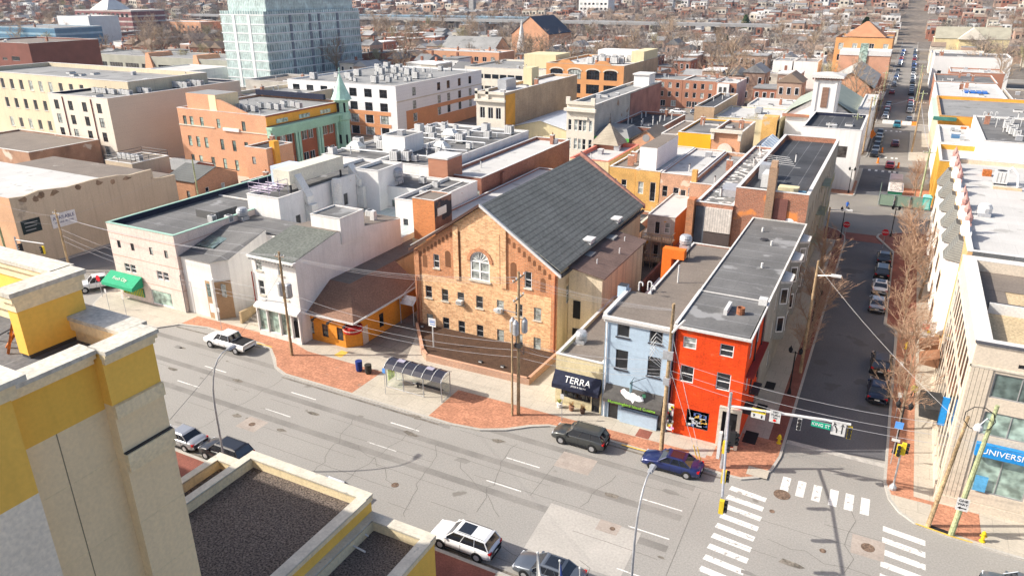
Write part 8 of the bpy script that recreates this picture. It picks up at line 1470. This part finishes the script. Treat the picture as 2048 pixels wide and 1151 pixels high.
# people
SKIN = M('skin',(.45,.27,.18),var=0,fine=0); HAIR = M('dark_hair',(.03,.02,.015),var=0,fine=0)
def person(x,y,rz,coat,legs,lab,step=.22):
    q = thing('person',lab,'person',(x,y,.14),rz=rz)
    V = [((0,0,.93),.15),((0,0,1.15),.145),((0,0,1.38),.16),((0,0,1.5),.07),((0,.02,1.62),.1),((0,.02,1.73),.07),
         ((-.1,0,.9),.1),((-.11,step*.6,.5),.07),((-.11,step*.2,.1),.045),((-.11,step*.2+.15,.04),.04),((.1,0,.9),.1),((.11,-step*.4,.5),.07),((.11,-step*1.3,.14),.045),((.11,-step*1.3+.14,.05),.04),
         ((-.2,0,1.4),.065),((-.26,-.06,1.12),.05),((-.24,.08,.9),.038),((.2,0,1.4),.065),((.26,.06,1.12),.05),((.24,.2,.95),.038)]
    Ed = [(0,1),(1,2),(2,3),(3,4),(4,5),(0,6),(6,7),(7,8),(8,9),(0,10),(10,11),(11,12),(12,13),(2,14),(14,15),(15,16),(2,17),(17,18),(18,19)]
    me = bpy.data.meshes.new('body'); me.from_pydata([v for v,_ in V], Ed, []); o = bpy.data.objects.new('body', me); C.objects.link(o)
    sk_ = o.modifiers.new('skin','SKIN'); sv = me.skin_vertices[0].data
    for i,(_,rr_) in enumerate(V): sv[i].radius = (rr_,rr_*.85)
    sv[0].use_root = True; o.modifiers.new('sub','SUBSURF').levels = 1
    dg = bpy.context.evaluated_depsgraph_get(); dg.update(); m2 = bpy.data.meshes.new_from_object(o.evaluated_get(dg)); C.objects.unlink(o); bpy.data.objects.remove(o)
    m2.materials.clear(); [m2.materials.append(k) for k in (coat,legs,SKIN,HAIR)]
    for p in m2.polygons:
        z = p.center.z; ax = abs(p.center.x); p.material_index = (2 if (z > 1.5 and p.center.y > .0) else 3 if z > 1.52 else 2 if (ax > .2 and z < .97) else 0 if z > .8 else 1); p.use_smooth = True
    b = bpy.data.objects.new('body', m2); C.objects.link(b); b.parent = q; return q
person(5.85,70.6,pi,M('olive_yellow_coat',(.40,.36,.05),var=.1),M('dark_trousers',(.02,.02,.03)),'walking person in an olive yellow coat and dark trousers on the right pavement')
person(2.3,141.3,pi/2,M('dark_coat',(.03,.03,.04)),M('dark_trousers'),'walking person in dark clothes before the green fence')
person(-4.9,136,0,M('bright_blue_coat',(.02,.12,.5)),M('dark_trousers'),'person in a bright blue coat on the left pavement by the junction')
# small roof clutter on the middle distance buildings
rz_ = random.Random(77); nclu = 0
RUS = M('rusty_cap',(.25,.14,.09),var=.3); CLM = None
def clut(kind):
    b = MB()
    if kind == 0: b.box(-.5,.5,-.4,.4,0,.8,METAL); b.box(-.55,.55,-.45,.45,.8,.88,METW)
    elif kind == 1: b.tube((0,0,0),(0,0,1.1),.1,.1,METW,7); b.tube((0,0,1.1),(0,0,1.25),.18,.1,METD,7)
    elif kind == 2: b.box(-.9,.9,-.7,.7,0,.35,METW); b.box(-.8,.8,-.6,.6,.35,.45,RG)
    else: b.box(-.45,.45,-.3,.3,0,1.6,BRT); b.box(-.5,.5,-.35,.35,1.6,1.7,COP); b.tube((0,0,1.7),(0,0,2.1),.14,.12,RUS,7)
    return b.mesh('roof_item')
CLK = [(clut(0),'roof_vent_box','small grey metal box','roof vent'),(clut(1),'vent_pipe','capped white vent pipe','vent pipe'),(clut(2),'skylight','low white framed hatch','roof hatch'),(clut(3),'chimney','short brick chimney stack','chimney')]
for x0,x1,y0,y1,z,lab in ROOFS:
    if y0 < 88 or y0 > 330 or (x1-x0) < 4: continue
    if any(k in lab for k in ('cream five','white and orange brick','complex','side street end','pink','glass','lift','box')): n = 2
    else: n = 3+int((x1-x0)*(y1-y0)/120)
    for _ in range(min(n,7)):
        if nclu > 280: break
        me,nm,lb,ct = CLK[rz_.choice((0,1,1,2,3))]; o = bpy.data.objects.new(nm, me); C.objects.link(o); o.location = (rz_.uniform(x0+1.4,x1-1.4),rz_.uniform(y0+1.6,y1-1.6),z+.005); o.rotation_euler = (0,0,rz_.choice((0,pi/2)))
        tag(o, lb+' among the scattered roof fittings', ct, 'scattered '+ct+' fittings'); nclu += 1
# ---------------- air ----------------
b = MB(); HM = bpy.data.materials.new('haze_air'); HM.use_nodes = True; N = HM.node_tree.nodes; N.remove(N['Principled BSDF']); v = N.new('ShaderNodeVolumePrincipled')
v.inputs['Color'].default_value = (.55,.74,1,1); v.inputs['Density'].default_value = .00007; v.inputs['Anisotropy'].default_value = .2; HM.node_tree.links.new(v.outputs[0], N['Material Output'].inputs['Volume'])
b.box(-3500,3500,-3500,3500,-1.3,175,HM); o = obj('haze', b); o['kind'] = 'stuff'; o['label'] = 'pale blue air haze thickening over the far town'
# ---------------- say which one: repeats get the landmark they stand by ----------------
LM = [(-227,245,'the glass tower'),(-112,119,'the turreted corner hall'),(-131,178,'the white and brick apartments'),(-91,244,'the arched window warehouse'),(-181,387,'the big brick church'),(-191,331,'the brick chapel'),(-171,290,'the long salmon apartments'),(-15,312,'the orange pyramid roof hotel'),(-15,205,'the white church'),(-13,262,'the grey roofed meeting hall'),(-65,247,'the red brick terraces'),(-45,295,'the cream paired window row'),(20,285,'the avenue right side'),(30,510,'the pedimented yellow building'),(-440,412,'the far salmon blocks'),(-300,240,'the long low office'),(-360,560,'the elevated roadway'),(-73,102,'the white lift house'),(-66,86,'the court skylight'),(-156,118,'the cream apartment block'),(12,98,'the ornate terrace'),(-5,80,'the left pavement'),(0,240,'the road barrier'),(0,330,'the middle of the avenue'),(0,480,'the far end of the avenue'),(-120,450,'the middle brick rows'),(-240,520,'the left far rows'),(24,165,'the right edge grey roof'),(-81,170,'the tan party wall'),(-530,385,'the plum brick office')]
ORD = ['nearest','second nearest','third nearest','fourth nearest','fifth nearest','sixth nearest','seventh nearest','eighth nearest','ninth nearest','tenth nearest','eleventh nearest','twelfth nearest']+['%dth nearest' % k for k in range(13,90)]
from collections import defaultdict
dd = defaultdict(list)
for o in bpy.data.objects:
    if o.parent is None and 'group' in o and 'label' in o: dd[o['label']].append(o)
for lab, os_ in dd.items():
    if len(os_) < 2: continue
    by = defaultdict(list)
    for o in os_:
        x,y = o.location.x, o.location.y; by[min(LM, key=lambda l: (l[0]-x)**2+(l[1]-y)**2)[2]].append(o)
    base = lab
    for cut in (' in the far neighbourhood',' among the far rooftops',' parked along the far avenue',' in the rooftop plant of the arched warehouse',' on the roof of the orange brick corner hall',' on the roof of the white and brick apartments',' on the cream apartment roof',' of the big white roof complex',' across the big white roof complex',' on the big white roof complex',' on the black roofed low brick building',' among the scattered roof fittings'):
        base = base.replace(cut,'')
    for nm, l in by.items():
        l.sort(key=lambda o: o.location.x**2+o.location.y**2)
        for k,o in enumerate(l):
            t_ = (ORD[k]+' of those by ' if len(l) > 1 else 'by ')+nm; w_ = base.split()[:16-len(t_.split())]; o['label'] = ' '.join(w_).rstrip(',')+', '+t_
